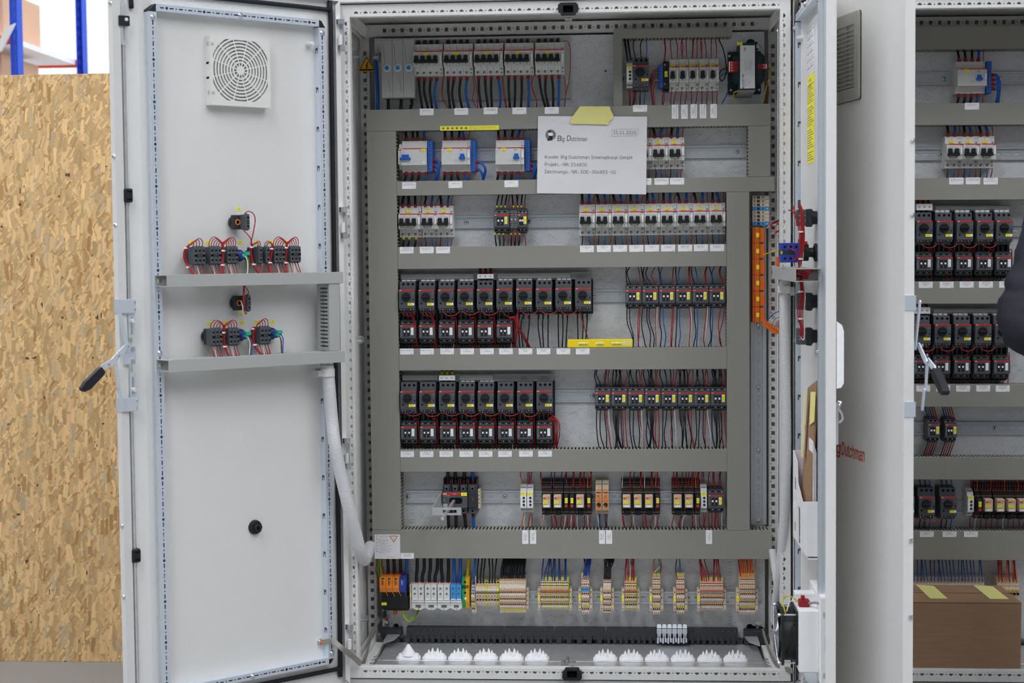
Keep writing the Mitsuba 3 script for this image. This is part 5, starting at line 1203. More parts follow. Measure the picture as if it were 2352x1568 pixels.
zt = .5684 - .0170
for i, x in enumerate(m_(-1379,-1194)): timer_kit((f'K{104 + i}', '11.2')).place('timer_relay', at(x, .335, zt), f'slim light grey relay with dials, {("left", "right")[i]} of two beside the first relay block', 'relay', 'pair of slim grey relays')
zr = .5552
RG = [(m_(-789,-480,146), m_(-168,-11,460), 'first'), (m_(1434,1744,2052), m_(2361), 'second'), (m_(2844,3157), m_(3471), 'third')]
n_ = 0
for big, slim, nm in RG:
    for i, x in enumerate(big):
        relay_kit((f'K{114 + n_}.{i}', f'110.{n_ + 1}')).place('relay', at(x, .335, zr), f'clear plug-in relay on a black socket, {nth(i, len(big))} in the {nm} relay block', 'relay', f'plug-in relays of the {nm} relay block'); n_ += 1
    for i, x in enumerate(slim):
        slim_relay_kit((f'K{105 + n_}', f'110.{n_ + 1}')).place('slim_relay', at(x, .335, zr), f'slim red-levered relay, {nth(i, len(slim)) if len(slim) > 1 else "right end"} in the {nm} relay block', 'relay', f'slim relays of the {nm} relay block'); n_ += 1
for i, x in enumerate(m_(717,908)): coupler_kit().place('monitoring_relay', at(x, .335, .558), f'slim orange and beige module with chrome toggle, {("left", "right")[i]} one of the pair between relay blocks', 'relay', 'pair of orange and beige modules')
timer_kit(('K201', '10.8')).place('timer_relay', at(m_(3625)[0], .335, .5685 - .0170), 'slim light grey relay with three dials, right of the third relay block', 'relay')
contactor_kit(True, ('K13', '10.5')).place('contactor', at(m_(3822)[0], .335, .5632 - .0158), 'anthracite contactor at the right end of the relay row', 'contactor')
UP, LO = 'above the relay row under the fifth cross duct', 'below the relay row, going into the lowest cross duct'
for c, ws in (('r', q_(-105,6665) and (
  q_(-1165,5929,-1176,6071,-1180,6276), q_(-1147,5929,-1135,6071,-1141,6276), q_(-1101,5929,-1090,6070,-1072,6276), q_(-777,5955,-814,6096,-817,6275), q_(-791,5829,-799,6059,-823,6289), q_(-461,5828,-446,6059,-416,6289), q_(-57,5703,-95,5996,-111,6302), q_(-91,5969,-128,6110,-96,6288), q_(86,5828,95,6058,87,6288), q_(111,5828,115,6058,107,6288),
  q_(-57,5695,-93,5971,-96,6302), q_(-86,5968,-95,6121,-97,6275), q_(88,5828,110,6058,107,6288), q_(114,5828,90,6058,122,6288), q_(296,5828,273,6058,289,6288), q_(317,5828,308,6058,315,6288), q_(393,5828,399,6058,391,6288), q_(413,5828,384,6058,416,6288), q_(580,5828,602,6058,578,6288), q_(601,5828,582,6058,614,6288),
  q_(1669,5828,1685,6058,1681,6287), q_(1694,5828,1670,6058,1701,6287), q_(1979,5828,1963,6057,1974,6287), q_(2002,5828,1988,6057,1994,6287), q_(2290,5828,2271,6057,2277,6286), q_(2307,5828,2296,6057,2297,6286), q_(2488,5703,2464,5995,2436,6300),
  q_(2887,5828,2895,6057,2896,6286), q_(2963,5828,2956,6057,2987,6286), q_(3051,5828,3006,6057,2992,6286), q_(3126,5828,3137,6057,3133,6286), q_(3222,5828,3253,6057,3223,6286), q_(3290,5828,3318,6057,3299,6286), q_(3378,5828,3399,6057,3409,6286), q_(3453,5828,3429,6057,3455,6285), q_(3586,5695,3549,6020,3580,6299), q_(3554,5828,3580,6057,3605,6285),
  q_(3685,5953,3676,6119,3691,6272), q_(3730,5953,3726,6119,3726,6272), q_(3905,5782,3856,6031,3902,6285), q_(4026,5782,3981,6031,3992,6285), q_(4061,5782,4016,6031,4007,6285), q_(4176,5782,4152,6031,4183,6285), q_(4237,5782,4187,6031,4198,6285))),
  ('n', (q_(-506,5828,-530,6059,-508,6289), q_(-219,5828,-240,6058,-213,6288))), ('o', (q_(-1310,5930,-1370,6096,-1394,6276), q_(486,5816,501,6058,492,6288), q_(2383,5841,2402,6057,2398,6286), q_(3508,5828,3499,6057,3510,6285))), ('w', (q_(1455,5690,1467,5970,1499,6301), q_(2075,5690,2082,5970,2103,6300))), ('c', (q_(1783,5690,1779,5970,1806,6300),))):
    for w in ws: run(c, w, .0013, UP, (.292, .296, .302))
for c, ws in (('r', (q_(-1116,5098,-1156,4880,-1202,4593), q_(-1073,5098,-1064,4880,-1087,4593), q_(-770,5043,-777,4838,-789,4602), q_(-528,5043,-522,4889,-489,4602), q_(-445,5043,-395,4838,-382,4603), q_(-419,5043,-370,4838,-402,4603), q_(-224,5043,-263,4838,-290,4603), q_(-64,5043,-70,4839,-87,4603), q_(13,5043,1,4839,14,4603), q_(119,5044,92,4839,121,4603),
   q_(-64,5043,-80,4839,-97,4603), q_(101,5044,113,4839,106,4603), q_(413,5044,397,4839,410,4604), q_(571,5044,539,4839,512,4604), q_(1452,5045,1481,4841,1525,4606), q_(1477,5045,1506,4841,1535,4606), q_(1704,5045,1703,4841,1717,4606), q_(2025,5045,2032,4841,2030,4607), q_(2083,5045,2112,4841,2141,4607), q_(2108,5046,2127,4841,2126,4607), q_(2320,5046,2254,4842,2232,4607), q_(2471,5046,2435,4842,2434,4607),
   q_(2895,5046,2849,4842,2827,4608), q_(3101,5046,3035,4843,3019,4608), q_(3121,5047,3055,4843,3034,4608), q_(3403,5047,3412,4843,3442,4609), q_(3423,5047,3402,4843,3427,4609), q_(3599,5047,3603,4843,3648,4609), q_(3720,5111,3724,4894,3713,4609), q_(3788,5111,3749,4894,3723,4609), q_(3863,5179,3845,4920,3929,4610), q_(3938,5180,3950,4920,3934,4610), q_(4046,5180,4031,4920,4025,4610), q_(4071,5180,4051,4920,4035,4610), q_(4127,5180,4106,4920,4150,4610))),
  ('w', (q_(-1256,5098,-1296,4880,-1291,4593), q_(-745,5043,-782,4838,-779,4602), q_(-122,5043,-146,4839,-194,4603), q_(30,5043,21,4839,20,4603), q_(38,5043,26,4839,4,4603), q_(203,5044,194,4839,218,4604), q_(487,5044,498,4839,522,4604), q_(774,5083,792,4840,826,4605), q_(1770,5045,1779,4841,1838,4606), q_(2386,5046,2375,4842,2333,4607), q_(3192,5047,3131,4843,3135,4608), q_(3498,5047,3508,4843,3532,4609), q_(4239,5180,4221,4920,4246,4610))),
  ('n', (q_(814,5083,823,4840,816,4605), q_(839,5083,833,4840,831,4605), q_(1007,5083,1000,4840,1019,4605))), ('c', (q_(966,5083,980,4840,1004,4605), q_(1042,5083,1030,4840,1024,4605))), ('o', (q_(-1287,5098,-1340,4880,-1388,4592),))):
    for w in ws: run(c, w, .0013, LO, (.292, .290, .302))
# ---------------------------------------------------------------- row G: terminal blocks above the cabinet floor
def slice_shape(prof_z, prof_f):
    return lambda z: float(np.interp(-z, [-a for a in prof_z], prof_f))
def terminal_group(name, xa, xb, n, zt, zb, rows, body, pe=(), end=True, tagged=True, stub=None):
    """A row of terminal slices between xa and xb; rows are (z, kind); kinds: o lever, h wire hole, s test hole, l label strip, d dark groove, r red bridge."""
    w = (xb - xa) / n
    H = zt - zb
    pz = [zt, zt - .10 * H, zt - .30 * H, zt - .55 * H, zt - .70 * H, zb + .10 * H, zb]
    pf = [.036, .040, .058, .058, .047, .038, .026]
    f = slice_shape(pz, pf)
    kits = {}
    for i in range(n):
        kind = 'pe' if i in pe else 'std'
        if kind not in kits:
            k = Kit()
            poly = Polygon([(0, zt)] + [(-a, z) for z, a in zip(pz, pf)] + [(0, zb)])
            k.add('body', plate_yz(poly, .00018, w - .00018), body if kind == 'std' else 'mat_lime')
            groups = {}
            for z, q in rows:
                y = -f(z)
                if q == 'o': groups.setdefault(('release_lever', 'mat_lever'), []).append(bx(w * .16, w * .84, y - .0012, y + .003, z - .0019, z + .0019))
                if q == 'h': groups.setdefault(('wire_entry', 'mat_hole'), []).append(lathe([(-.002, w * .36), (.0008, w * .36)], (w / 2, y, z), (0, -1, 0), 8))
                if q == 's': groups.setdefault(('wire_entry', 'mat_hole'), []).append(lathe([(-.002, w * .19), (.0008, w * .19)], (w / 2, y, z), (0, -1, 0), 6))
                if q == 'l': groups.setdefault(('label_strip', 'mat_white'), []).append(bx(w * .08, w * .92, y - .0010, y + .002, z - .0012, z + .0012))
                if q == 'd': groups.setdefault(('bridge_slot', 'mat_charcoal'), []).append(bx(.0002, w - .0002, y - .0006, y + .002, z - .0009, z + .0009))
                if q == 'r': groups.setdefault(('bridge', 'mat_red'), []).append(bx(.0002, w - .0002, y - .0012, y + .002, z - .0012, z + .0012))
                if q == 'b': groups.setdefault(('blue_tier', 'mat_light_blue'), []).append(bx(.0002, w - .0002, y - .0007, y + .002, z - .0026, z + .0026))
                if q == 'g': groups.setdefault(('earth_tier', 'mat_lime'), []).append(bx(.0002, w - .0002, y - .0007, y + .002, z - .0026, z + .0026))
            for (nm, m), ms in groups.items(): k.add(nm, cat(ms), m)
            kits[kind] = k
        kits[kind].place('terminal_slice', at(xa + w * i, .320, 0), f'{"green and yellow" if kind == "pe" else "beige"} terminal slice, {nth(i, n)} in the {name}', 'terminal block', f'terminal slices of the {name}')
    if end:
        for s, x in ((0, xa - .0082), (1, xb + .0008)):
            k = thing('end_bracket', f'beige end bracket at the {("left", "right")[s]} of the {name}', 'end bracket')
            part(k, 'body', cb(x, x + .0074, .272, .318, RZG - .029, RZG + .031, .0008), 'mat_beige')
            for q in (.024, -.012, -.024) if tagged and s == 0 else (.024, .008, -.010, -.025): part(k, 'hole', lathe([(0, .0015), (.0004, .0015)], (x + .0037, .272, RZG + q), (0, -1, 0), 8), 'mat_hole')
            if s == 0 and tagged:
                part(k, 'marker_tag', cb(x + .0004, x + .0070, .2708, .272, RZG - .001, RZG + .0145, .0003), 'mat_yellow', label='yellow marker tag')
                part(k, 'lettering', text('X' + str(3 + n), .0030, .2708, x + .0037, RZG + .0068, rot=90, depth=.0001), 'mat_ink')
    return [xa + w * (i + .5) for i in range(n)]
# surge arresters
k = thing('surge_arrester', 'black surge arrester base with three orange plug-in modules and one blue', 'surge arrester')
ax = m_(-5354,-5169,-4982,-4799,-4598)
az1, az0 = m_(3340,2917)
zb1, zb0 = m_(2917,2350)
for i in range(4):
    a, b = ax[i] + .0004, ax[i + 1] - (.0004 if i < 3 else .0022)
    m = 'mat_orange' if i < 3 else 'mat_deep_blue'
    p = part(k, 'module', cat(hull([(a, .258, az1 - .001), (b, .258, az1 - .001), (a, .256, az0 + .012), (b, .256, az0 + .012), (a, .262, az0), (b, .262, az0), (a, .318, az1), (b, .318, az1), (a, .318, az0), (b, .318, az0)]), *[hull([(x, .262, az0), (x + .0022, .262, az0), (x, .30, az0), (x + .0022, .30, az0), (x + (.0045 if i < 3 else 0), .272, az0 - .0145), (x + (.0065 if i < 3 else .002), .272, az0 - .0145), (x, .30, az0 - .0145), (x + .0022, .30, az0 - .0145)]) for x in (b - .0022,)]), m)
    n = p.split('__')[1]
    part(k, n + '__window', bx((a + b) / 2 - .0036, (a + b) / 2 + .0036, .2570, .2578, az1 - .0055, az1 - .0022), 'mat_hole')
    part(k, n + '__flag', bx((a + b) / 2 - .0030, (a + b) / 2 + .0030, .2566, .2570, az1 - .0062, az1 - .0044), 'mat_green')
    part(k, n + '__lettering', cat(text('Weidmüller', .0020, .2562, (a + b) / 2 - .0018, az1 - .0145, rot=90, bold=True, depth=.0006), text('VPU AC II', .0015, .2562, (a + b) / 2 + .0020, az1 - .0145, rot=90, depth=.0006)), 'mat_ink' if i < 3 else 'mat_white')
    part(k, n + '__latch', hull([(a + .003, .262, az0 + .001), (b - .004, .262, az0 + .001), (a + .005, .272, az0 - .014), (b - .001, .272, az0 - .014), (a + .003, .30, az0), (b - .004, .30, az0), (a + .005, .30, az0 - .014), (b - .001, .30, az0 - .014)]), 'mat_black')
part(k, 'base', cat(cb(ax[0] + .003, ax[4] + .004, .272, .320, zb0 + .006, az0 - .013, .002), cb(ax[0] + .006, ax[4] + .003, .280, .320, zb0, zb0 + .010, .002), bx(ax[0] + .003, ax[4], .295, .318, az0 - .02, az1 - .003)), 'mat_black')
tx = (-.5252,.2559)
part(k, 'marker_tag', cb(tx[0] - .0075, tx[0] + .0075, .2708, .272, tx[1] - .0042, tx[1] + .0042, .0003), 'mat_yellow', label='yellow marker tag')
part(k, 'lettering', cat(text('F2.1', .0024, .2708, tx[0], tx[1] + .0018, depth=.0001), text('1.6', .0024, .2708, tx[0], tx[1] - .0018, depth=.0001)), 'mat_ink')
part(k, 'foot_latch', lathe([(0, .007), (.006, .0065)], (*(-.4995,.2231)[:1], .312, (-.4995,.2231)[1]), (0, -1, 0), 14), 'mat_plug_orange')
px, pz = (-.5267,.2217)
part(k, 'signal_plug', cat(cb(px - .0045, px + .0045, .285, .300, pz - .007, pz + .008, .0006), *[bx(px - .0042 + .003 * q, px - .0022 + .003 * q, .2845, .286, pz - .0085, pz - .006) for q in range(3)]), 'mat_black')
for q in range(2): run('r', q_(-5268,2143,-5219,2043,-5190,1915) if q == 0 else q_(-5239,2136,-5198,2029,-5184,1912), .0014, 'below the small black plug of the surge arrester', (.292, .300, .325))
a = q_(-4704,2321,-4698,2214,-4572,2065,-4415,2159,-4299,2359)
k = thing('power_cable', 'yellow and green earth cable looping under the surge arrester', 'cable')
part(k, 'insulation', tube([(x, y, z) for (x, z), y in zip(a, (.292, .282, .285, .295, .312))], .0042, 8), 'mat_yellow_green', True)
part(k, 'stripe', tube([(x + .0016, y - .0022, z + .0010) for (x, z), y in zip(a, (.292, .282, .285, .295, .312))], .0024, 6), 'mat_green', True)
part(k, 'boot', lathe([(0, .0062), (.0105, .0055)], (a[0][0], .292, a[0][1] + .006), (a[1][0] - a[0][0], -.01, a[1][1] - a[0][1]), 14), 'mat_ferrule_yellow', 30)
for c, xa, xb in (('k', 270, 265), ('k', 392, 385), ('k', 520, 515), ('b', 640, 655)):
    p = m_(-5174,-5000,-4817,-4647)[(270, 392, 520, 640).index(xa)]
    e = p + {265: -.0006, 385: -.0006, 515: -.0006, 655: .002}[xb]
    run(c, [(p, az1 + .001), (p + .0003, az1 + .02), (e, D6B + .004)], .0046, 'above the surge arrester modules', (.306, .303, .300), ferrule='mat_ferrule', flen=.004, frad=1.2)
for c, w in (('r', q_(-5434,3029,-5516,3330,-5527,3516,-5459,3774)), ('v', q_(-5425,3187,-5461,3373,-5470,3545,-5445,3774)), ('y', q_(-5396,3230,-5386,3402,-5401,3574,-5384,3774)), ('v', q_(-5439,3201,-5446,3373,-5450,3545,-5427,3774)), ('r', q_(-5295,3240,-5321,3455,-5340,3626,-5338,3784))):
    run(c, w, .0022 if c in 'vy' else .0012, 'in the bundle left of the surge arrester', (.314, .310, .302))
# big feed-through terminals
fx = m_(-4459,-4284,-4117,-4094,-3919,-3757,-3733,-3560,-3386,-3367,-3207,-3057)
fz1, fz0 = m_(3111,2678)
sk0 = m_(2394)[0]
for i in range(4):
    xa, xm, xb = fx[3 * i:3 * i + 3]
    m = 'mat_cream' if i < 3 else 'mat_light_blue'
    k = Kit()
    W = xb - xa
    for q in range(2):
        a, b = (0, xm - xa - .0003) if q == 0 else (xm - xa + .0003, W)
        k.add('housing', cb(a, b, -.052, 0, fz0, fz1, .001), m)
        for t in (.245, .590):
            terminal(k, (a + b) / 2, fz1 - (fz1 - fz0) * t, -.0522, .0030, name='screw_hole')
        k.add('label_carrier', cat(cb(a + .001, b - .001, -.0535, -.052, fz0 + .0005, fz0 + .0040, .0003)), 'mat_white')
    o = Polygon([(-.0005, fz0), (W + .0005, fz0), (W + .0012, sk0 + .006), (W * .72, sk0), (W * .38, sk0), (-.0005, sk0 + .006)])
    win = rrect(W * .28, W * .74, sk0 + .006, sk0 + .0145, .001)
    k.add('clear_skirt', cat(plate_xz(o.difference(shapely.union_all([win, Point(W * .52, sk0 + .003).buffer(.0016, quad_segs=4)])), -.050, -.048), hull([(0, -.049, fz0), (W, -.049, fz0), (0, -.056, fz0 - .004), (W, -.056, fz0 - .004), (0, -.049, fz0 - .010), (W, -.049, fz0 - .010)]), *[hull([(x, -.048, fz0), (x + .001, -.048, fz0), (x, -.048, sk0 + .006), (x + .001, -.048, sk0 + .006), (x, 0, fz0), (x + .001, 0, fz0), (x, 0, sk0 + .012), (x + .001, 0, sk0 + .012)]) for x in (0, W - .001)]), 'mat_cream')
    k.add('skirt_window', bx(W * .30, W * .72, -.040, -.039, sk0 + .006, sk0 + .0145), 'mat_duct_light')
    k.place('feed_terminal', at(xa, .320, 0), f'{("white", "blue")[i == 3]} double feed-through terminal, {nth(i, 4)} of the four large ones', 'terminal block', 'large feed-through terminals')
    for q in range(2):
        c = 'kb'[i == 3]
        x = (xa + xm) / 2 if q == 0 else (xm + xb) / 2
        x += .001
        e = x + (.003, .004, -.001, -.001)[i] * (1 if i < 2 else 1) + (.003 if q else .0)
        run(c, [(x, fz1 - .001), (x + .001, fz1 + .020), (e - .0004, fz1 + .042), (e, D6B + .004)], .0046, 'above the four large feed-through terminals', (.300, .296, .298, .300), ferrule='mat_red', flen=.0045, frad=1.2)
k = thing('end_bracket', 'beige end bracket with yellow tag left of the large feed-through terminals', 'end bracket')
_a, _b = m_(-4524,-4467)
part(k, 'body', cb(_a, _b - .0006, .272, .318, RZG - .027, fz1, .0008), 'mat_beige')
part(k, 'marker_tag', bx(_a + .0003, _b - .0012, .2712, .272, fz0 + .008, fz0 + .0195), 'mat_yellow', label='yellow marker tag')
k = thing('earth_terminal', 'large green and yellow earth terminal beside the blue feed-through terminal', 'terminal block')
gx0, gxm, gx1 = m_(-3042,-2943,-2833)
gz = m_(3316,3069,2984,2644,2432)
pr = Polygon([(0, gz[0]), (-.040, gz[0]), (-.052, gz[0] - .004), (-.052, gz[1] + .004), (-.040, gz[1]), (-.040, gz[2] + .002), (-.053, gz[2]), (-.053, gz[3]), (-.040, gz[4]), (0, gz[4])])
part(k, 'green_half', moved(plate_yz(pr, gx0, gxm), y=.320), 'mat_green')
part(k, 'yellow_half', moved(plate_yz(pr, gxm, gx1), y=.320), 'mat_sign_yellow')
for zz in (gz[0] - .012, gz[2] - .009): part(k, 'screw_hole', lathe([(0, .0030), (.0004, .0030)], (gxm - .001, .2672, zz), (0, -1, 0), 12), 'mat_hole')
part(k, 'label', bx(gxm - .003, gxm + .003, .2664, .2670, gz[3] + .006, gz[3] + .012), 'mat_white')
run('y', q_(-2915,3252,-2898,3487,-2869,3800), .0044, 'above the large earth terminal', (.296, .300, .302))
# terminal groups
GB = 'mat_beige'
_z = lambda L, kinds: list(zip(L, kinds))
xs = m_(-2782,-2677)
terminal_group('narrow pair of blue-topped slices', xs[0], xs[1], 2, *m_(3188,2241), _z(m_(3133,3093,3024,2981,2943,2895,2813,2738,2697,2657,2582,2520,2477,2425,2350), 'hobsbhlsohlgohl'), GB, end=False)
k = thing('end_plate', 'tall beige end plate beside the narrow blue-topped terminal pair', 'end plate')
part(k, 'plate', cb(xs[1] + .0005, xs[1] + .0028, .270, .320, m_(2318)[0], m_(3348)[0], .0005), GB)
part(k, 'top_entry', cat(bx(xs[1] + .0002, xs[1] + .0036, .290, .318, m_(3348)[0], m_(3416)[0])), 'mat_lime')
xs = m_(-2648,-1992)
t1 = terminal_group('eight-slice row beside the wide one', xs[0], xs[1], 8, *m_(3197,2447), _z(m_(3155,3083,2999,2928,2893,2815,2754,2699,2611), 'holddsohl'), GB, pe=(3, 7), end=False)
xs = m_(-1986,-1249)
t2 = terminal_group('wide fourteen-slice row under black wires', xs[0], xs[1], 14, *m_(3349,2273), _z(m_(3294,3246,3215,3158,3083,2981,2927,2859,2795,2740,2675,2614,2559,2485,2441,2386,2318), 'hosslohlohlohlogl'), GB, end=False)
k = thing('end_bracket', 'beige end bracket right of the wide fourteen-slice terminal row', 'end bracket')
part(k, 'body', cb(xs[1] + .0010, xs[1] + .0070, .272, .318, RZG - .029, RZG + .031, .0008), GB)
for q in (.026, .013, -.001, -.014, -.026): part(k, 'hole', lathe([(0, .0014), (.0004, .0014)], (xs[1] + .004, .272, RZG + q), (0, -1, 0), 8), 'mat_hole')
xs = m_(-833,-46)
t3 = terminal_group('fifteen-slice row under blue wires', xs[0], xs[1], 15, *m_(3312,2375), _z(m_(3278,3226,3166,3101,3047,3006,2965,2922,2884,2843,2796,2707,2650,2610,2565,2483), 'gohhosrdsohlsohl'), GB, pe=(2, 5, 8, 11, 14))
ROW_S = [405, 450, 505, 550, 605, 645, 680, 708, 740, 775, 808, 870, 925, 955, 995, 1055, 1105, 1140, 1180, 1240]
xs = m_(306,527)
t4 = terminal_group('four-slice blue-topped row under blue wires', xs[0], xs[1], 4, *m_(3429,2239), _z(m_(3397,3341,3272,3216,3147,3097,3053,3022,2978,2934,2893,2816,2747,2709,2659,2584,2521,2477,2427,2352), 'gohohobdbohlsohlgohl'), GB)
xs = m_(913,1132)
t5 = terminal_group('four-slice brown-tinted row under black wires', xs[0], xs[1], 4, *m_(3325,2286), _z(m_(3287,3243,3212,3177,3149,2978,2918,2853,2793,2737,2668,2615,2555,2483,2443,2386,2311), 'hosdlohlohlohlohl'), GB)
xs = m_(1511,1844)
t6 = terminal_group('six-slice row under dark red wires', xs[0], xs[1], 6, *m_(3314,2370), _z(m_(3277,3223,3164,3096,3048,3008,2973,2933,2877,2840,2796,2727,2646,2608,2561,2483), 'gorhosrdsohlsohl'), GB, pe=(2, 5))
xs = m_(2288,2503)
t7 = terminal_group('four-slice row under orange and green wires', xs[0], xs[1], 4, *m_(3429,2242), _z(m_(3398,3348,3273,3217,3151,3098,3055,3021,2980,2939,2893,2818,2749,2709,2662,2587,2522,2480,2430,2352), 'gohohosdsohlsohlgohl'), GB)
xs = m_(2950,3172)
t8 = terminal_group('four-slice row under two lone wires', xs[0], xs[1], 4, *m_(3434,2245), _z(m_(3397,3349,3274,3226,3154,3106,3058,3024,2986,2943,2900,2823,2749,2712,2669,2592,2531,2485,2437,2355), 'gohohosrsohlsohlgohl'), GB)
xs = m_(3611,4244)
t9 = terminal_group('twelve-slice row under a dozen red wires', xs[0], xs[1], 12, *m_(3317,2383), _z(m_(3280,3229,3169,3106,3058,3010,2979,2928,2890,2852,2801,2733,2655,2616,2568,2489), 'gorhosrdsohlsohl'), GB)
xs = m_(4693,5121)
t10 = terminal_group('eight-slice row under orange wires', xs[0], xs[1], 8, *m_(3440,2254), _z(m_(3403,3335,3280,3224,3164,3113,3065,3031,2990,2951,2904,2826,2757,2720,2672,2600,2540,2494,2442,2364), 'gohohosdsohlsohlgohl'), GB)
def fan(c, xs_, ztop, ends, r, where, ys=(.278, .286, .300), jit=.002):
    for i, x in enumerate(xs_):
        e = ends[i] if isinstance(ends, list) else ends(x, i)
        run(c if isinstance(c, str) and len(c) == 1 else c[i % len(c)], [(x, ztop), (x + (e - x) * .25 + _rng.uniform(-jit, jit), ztop + (D6B - ztop) * .4), (e - (e - x) * .08, ztop + (D6B - ztop) * .8), (e, D6B + .005)], r, where, ys)
zz = m_(3287,3137,3083,3158)
fan('b', [t1[0] - .013, t1[0] - .0085], zz[1], lambda x, i: t1[0] - .009 + .004 * i, .0016, 'above the narrow blue-topped terminal pair')
fan('k', [t1[i] for i in (0, 1, 2, 4, 5, 6)], zz[3], m_(-2591,-2482,-2400,-2287,-2195,-2078), .0021, 'above the eight-slice terminal row')
fan('k', t2, zz[0], lambda x, i: t2[0] + .006 + (t2[13] - t2[0]) * .98 * (i + .3) / 14, .0020, 'in the wide black bundle above the fourteen-slice row')
fan('k', [v + .0012 for v in t2[:-1]], zz[0] + .004, lambda x, i: t2[0] + .009 + (t2[13] - t2[0]) * .90 * (i + .5) / 13, .0019, 'in the wide black bundle above the fourteen-slice row', (.290, .296, .306))
fan('n', [t3[i] for i in (0, 1, 3, 6, 7, 7, 9, 10, 12, 13)], zz[2], m_(-761,-604,-574,-554,-446,-432,-324,-310,-148,-128), .0016, 'above the fifteen-slice terminal row')
run('c', q_(-606,3056,-584,3233,-509,3424,-472,3832), .0012, 'among the blue wires above the fifteen-slice row', (.275, .292, .302))
zr_ = m_(3144,3281,3088,3142,3256)
fan('n', [v for v in t4 for _ in (0,)] + [v + .001 for v in t4[1:]], zr_[0], m_(473,504,529,557,492,519,569), .0017, 'above the four-slice blue-topped row')
run('k', q_(321,3212,385,3353,415,3605,376,3818), .0015, 'beside the blue wires over the blue-topped row', (.280, .292, .302))
run('n', q_(439,3152,479,3542,446,3705,400,3818), .0013, 'beside the blue wires over the blue-topped row', (.280, .292, .302))
fan('k', t5 + [v + .0012 for v in t5], zr_[1], m_(965,1015,1058,1114,1189,1152,1220,1077), .0021, 'above the four-slice brown-tinted row')
fan('r', [t6[0], t6[1], t6[3], t6[4]], zr_[2], m_(1574,1612,1748,1773), .0014, 'above the six-slice row')
fan('r', [t6[0], t6[4]], zr_[4], m_(1562,1692), .0014, 'above the six-slice row')
run('w', q_(1683,3065,1673,3503,1721,3666,1736,3841), .0010, 'among the red wires over the six-slice row', (.278, .290, .302))
for c, w in (('o', q_(2311,3123,2298,3505,2326,3718,2366,3843)), ('v', q_(2367,3124,2412,3455,2486,3606,2505,3693)), ('r', q_(2425,3115,2466,3280,2529,3531,2536,3693)), ('r', q_(2466,3230,2491,3380,2535,3556,2530,3693)), ('w', q_(2350,3474,2424,3543,2492,3612,2518,3693))):
    run(c, w, .0014, 'above the row with orange and green wires', (.278, .288, .302))
run('g', q_(2508,3655,2496,3736,2478,3824), .0040, 'ending above the orange and green wires', (.300, .300))
for c, w in (('c', q_(2978,3243,2934,3538,2960,3727,2991,3847)), ('b', q_(3000,3126,3052,3453,3061,3659,3038,3848))): run(c, w, .0014, 'above the four-slice row right of the grey cable end', (.278, .290, .302))
zs_ = m_(3101,3152)
fan('r', [t9[i] for i in (0, 1, 2, 3, 4, 6, 7, 9, 10, 10)], zs_[0], m_(3605,3613,3624,3634,3736,4000,4024,4063,4102,4122), .0014, 'above the twelve-slice row')
fan(['r', 'o', 'o', 'o', 'o', 'o', 'o', 'o'], t10, zs_[1], m_(4685,4732,4775,4825,4885,4939,5045,5159), .0016, 'above the eight-slice row')
fan(['r', 'o', 'o', 'o', 'o', 'o', 'r'], [v + .0016 for v in t10[:7]], zs_[1] + .004, m_(4749,4792,4842,4902,4927,5012,5062), .0016, 'above the eight-slice row', (.285, .294, .306))
# ---------------------------------------------------------------- bottom of the middle cabinet
def comb(x0, x1, zt, zb, n, ys, label):
    """Black comb strip for cable clamps."""
    k = thing('cable_clamp_strip', label, 'clamp strip')
    w = (x1 - x0) / n
    p = sbox(x0, zb + .014, x1, zt)
    teeth = [sbox(x0 + w * (i + .18), zb, x0 + w * (i + .62), zb + .016) for i in range(n)]
    o = shapely.union_all([p] + teeth).difference(shapely.union_all([sbox(x0 + w * (i + .70), zb + .012, x0 + w * (i + .80), zb + .024) for i in range(n)] + [sbox(x0 + w * (i + .45), zt - .010, x0 + w * (i + .58), zt - .002) for i in range(n)]))
    part(k, 'strip', plate_xz(o, ys, ys + .004), 'mat_charcoal')
    part(k, 'top_flange', bx(x0, x1, ys + .004, ys + .030, zt - .004, zt - .001), 'mat_charcoal')
    part(k, 'lower_flange', bx(x0, x1, ys + .004, ys + .030, zb + .016, zb + .018), 'mat_charcoal')
zt, zb = .1848, .1389
xs = m_(-4662,-3281,-1879,-468) + m_(981,4667)
for i in range(5): comb(xs[i] + .0008, xs[i + 1] - .0008, zt, zb, 8 if i < 3 else (5 if i == 3 else 22), .290, f'black comb-shaped clamp strip at the cabinet floor, {nth(i, 5)} of five segments')
for i, (a, b) in enumerate(((-.5393, -.4809), (.4843, .547))):
    k = thing('plate_support', f'black block on the {("left", "right")[i]} lower corner of the mounting plate', 'support')
    za, zc = (.1778, .1566) if i == 0 else (.1785, .1404)
    part(k, 'block', cb(a, b, .290, .332, zc, za, .0012), 'mat_charcoal')
    part(k, 'foot', cb(a + .002, b - .006, .292, .332, zc - .010, zc, .001), 'mat_charcoal')
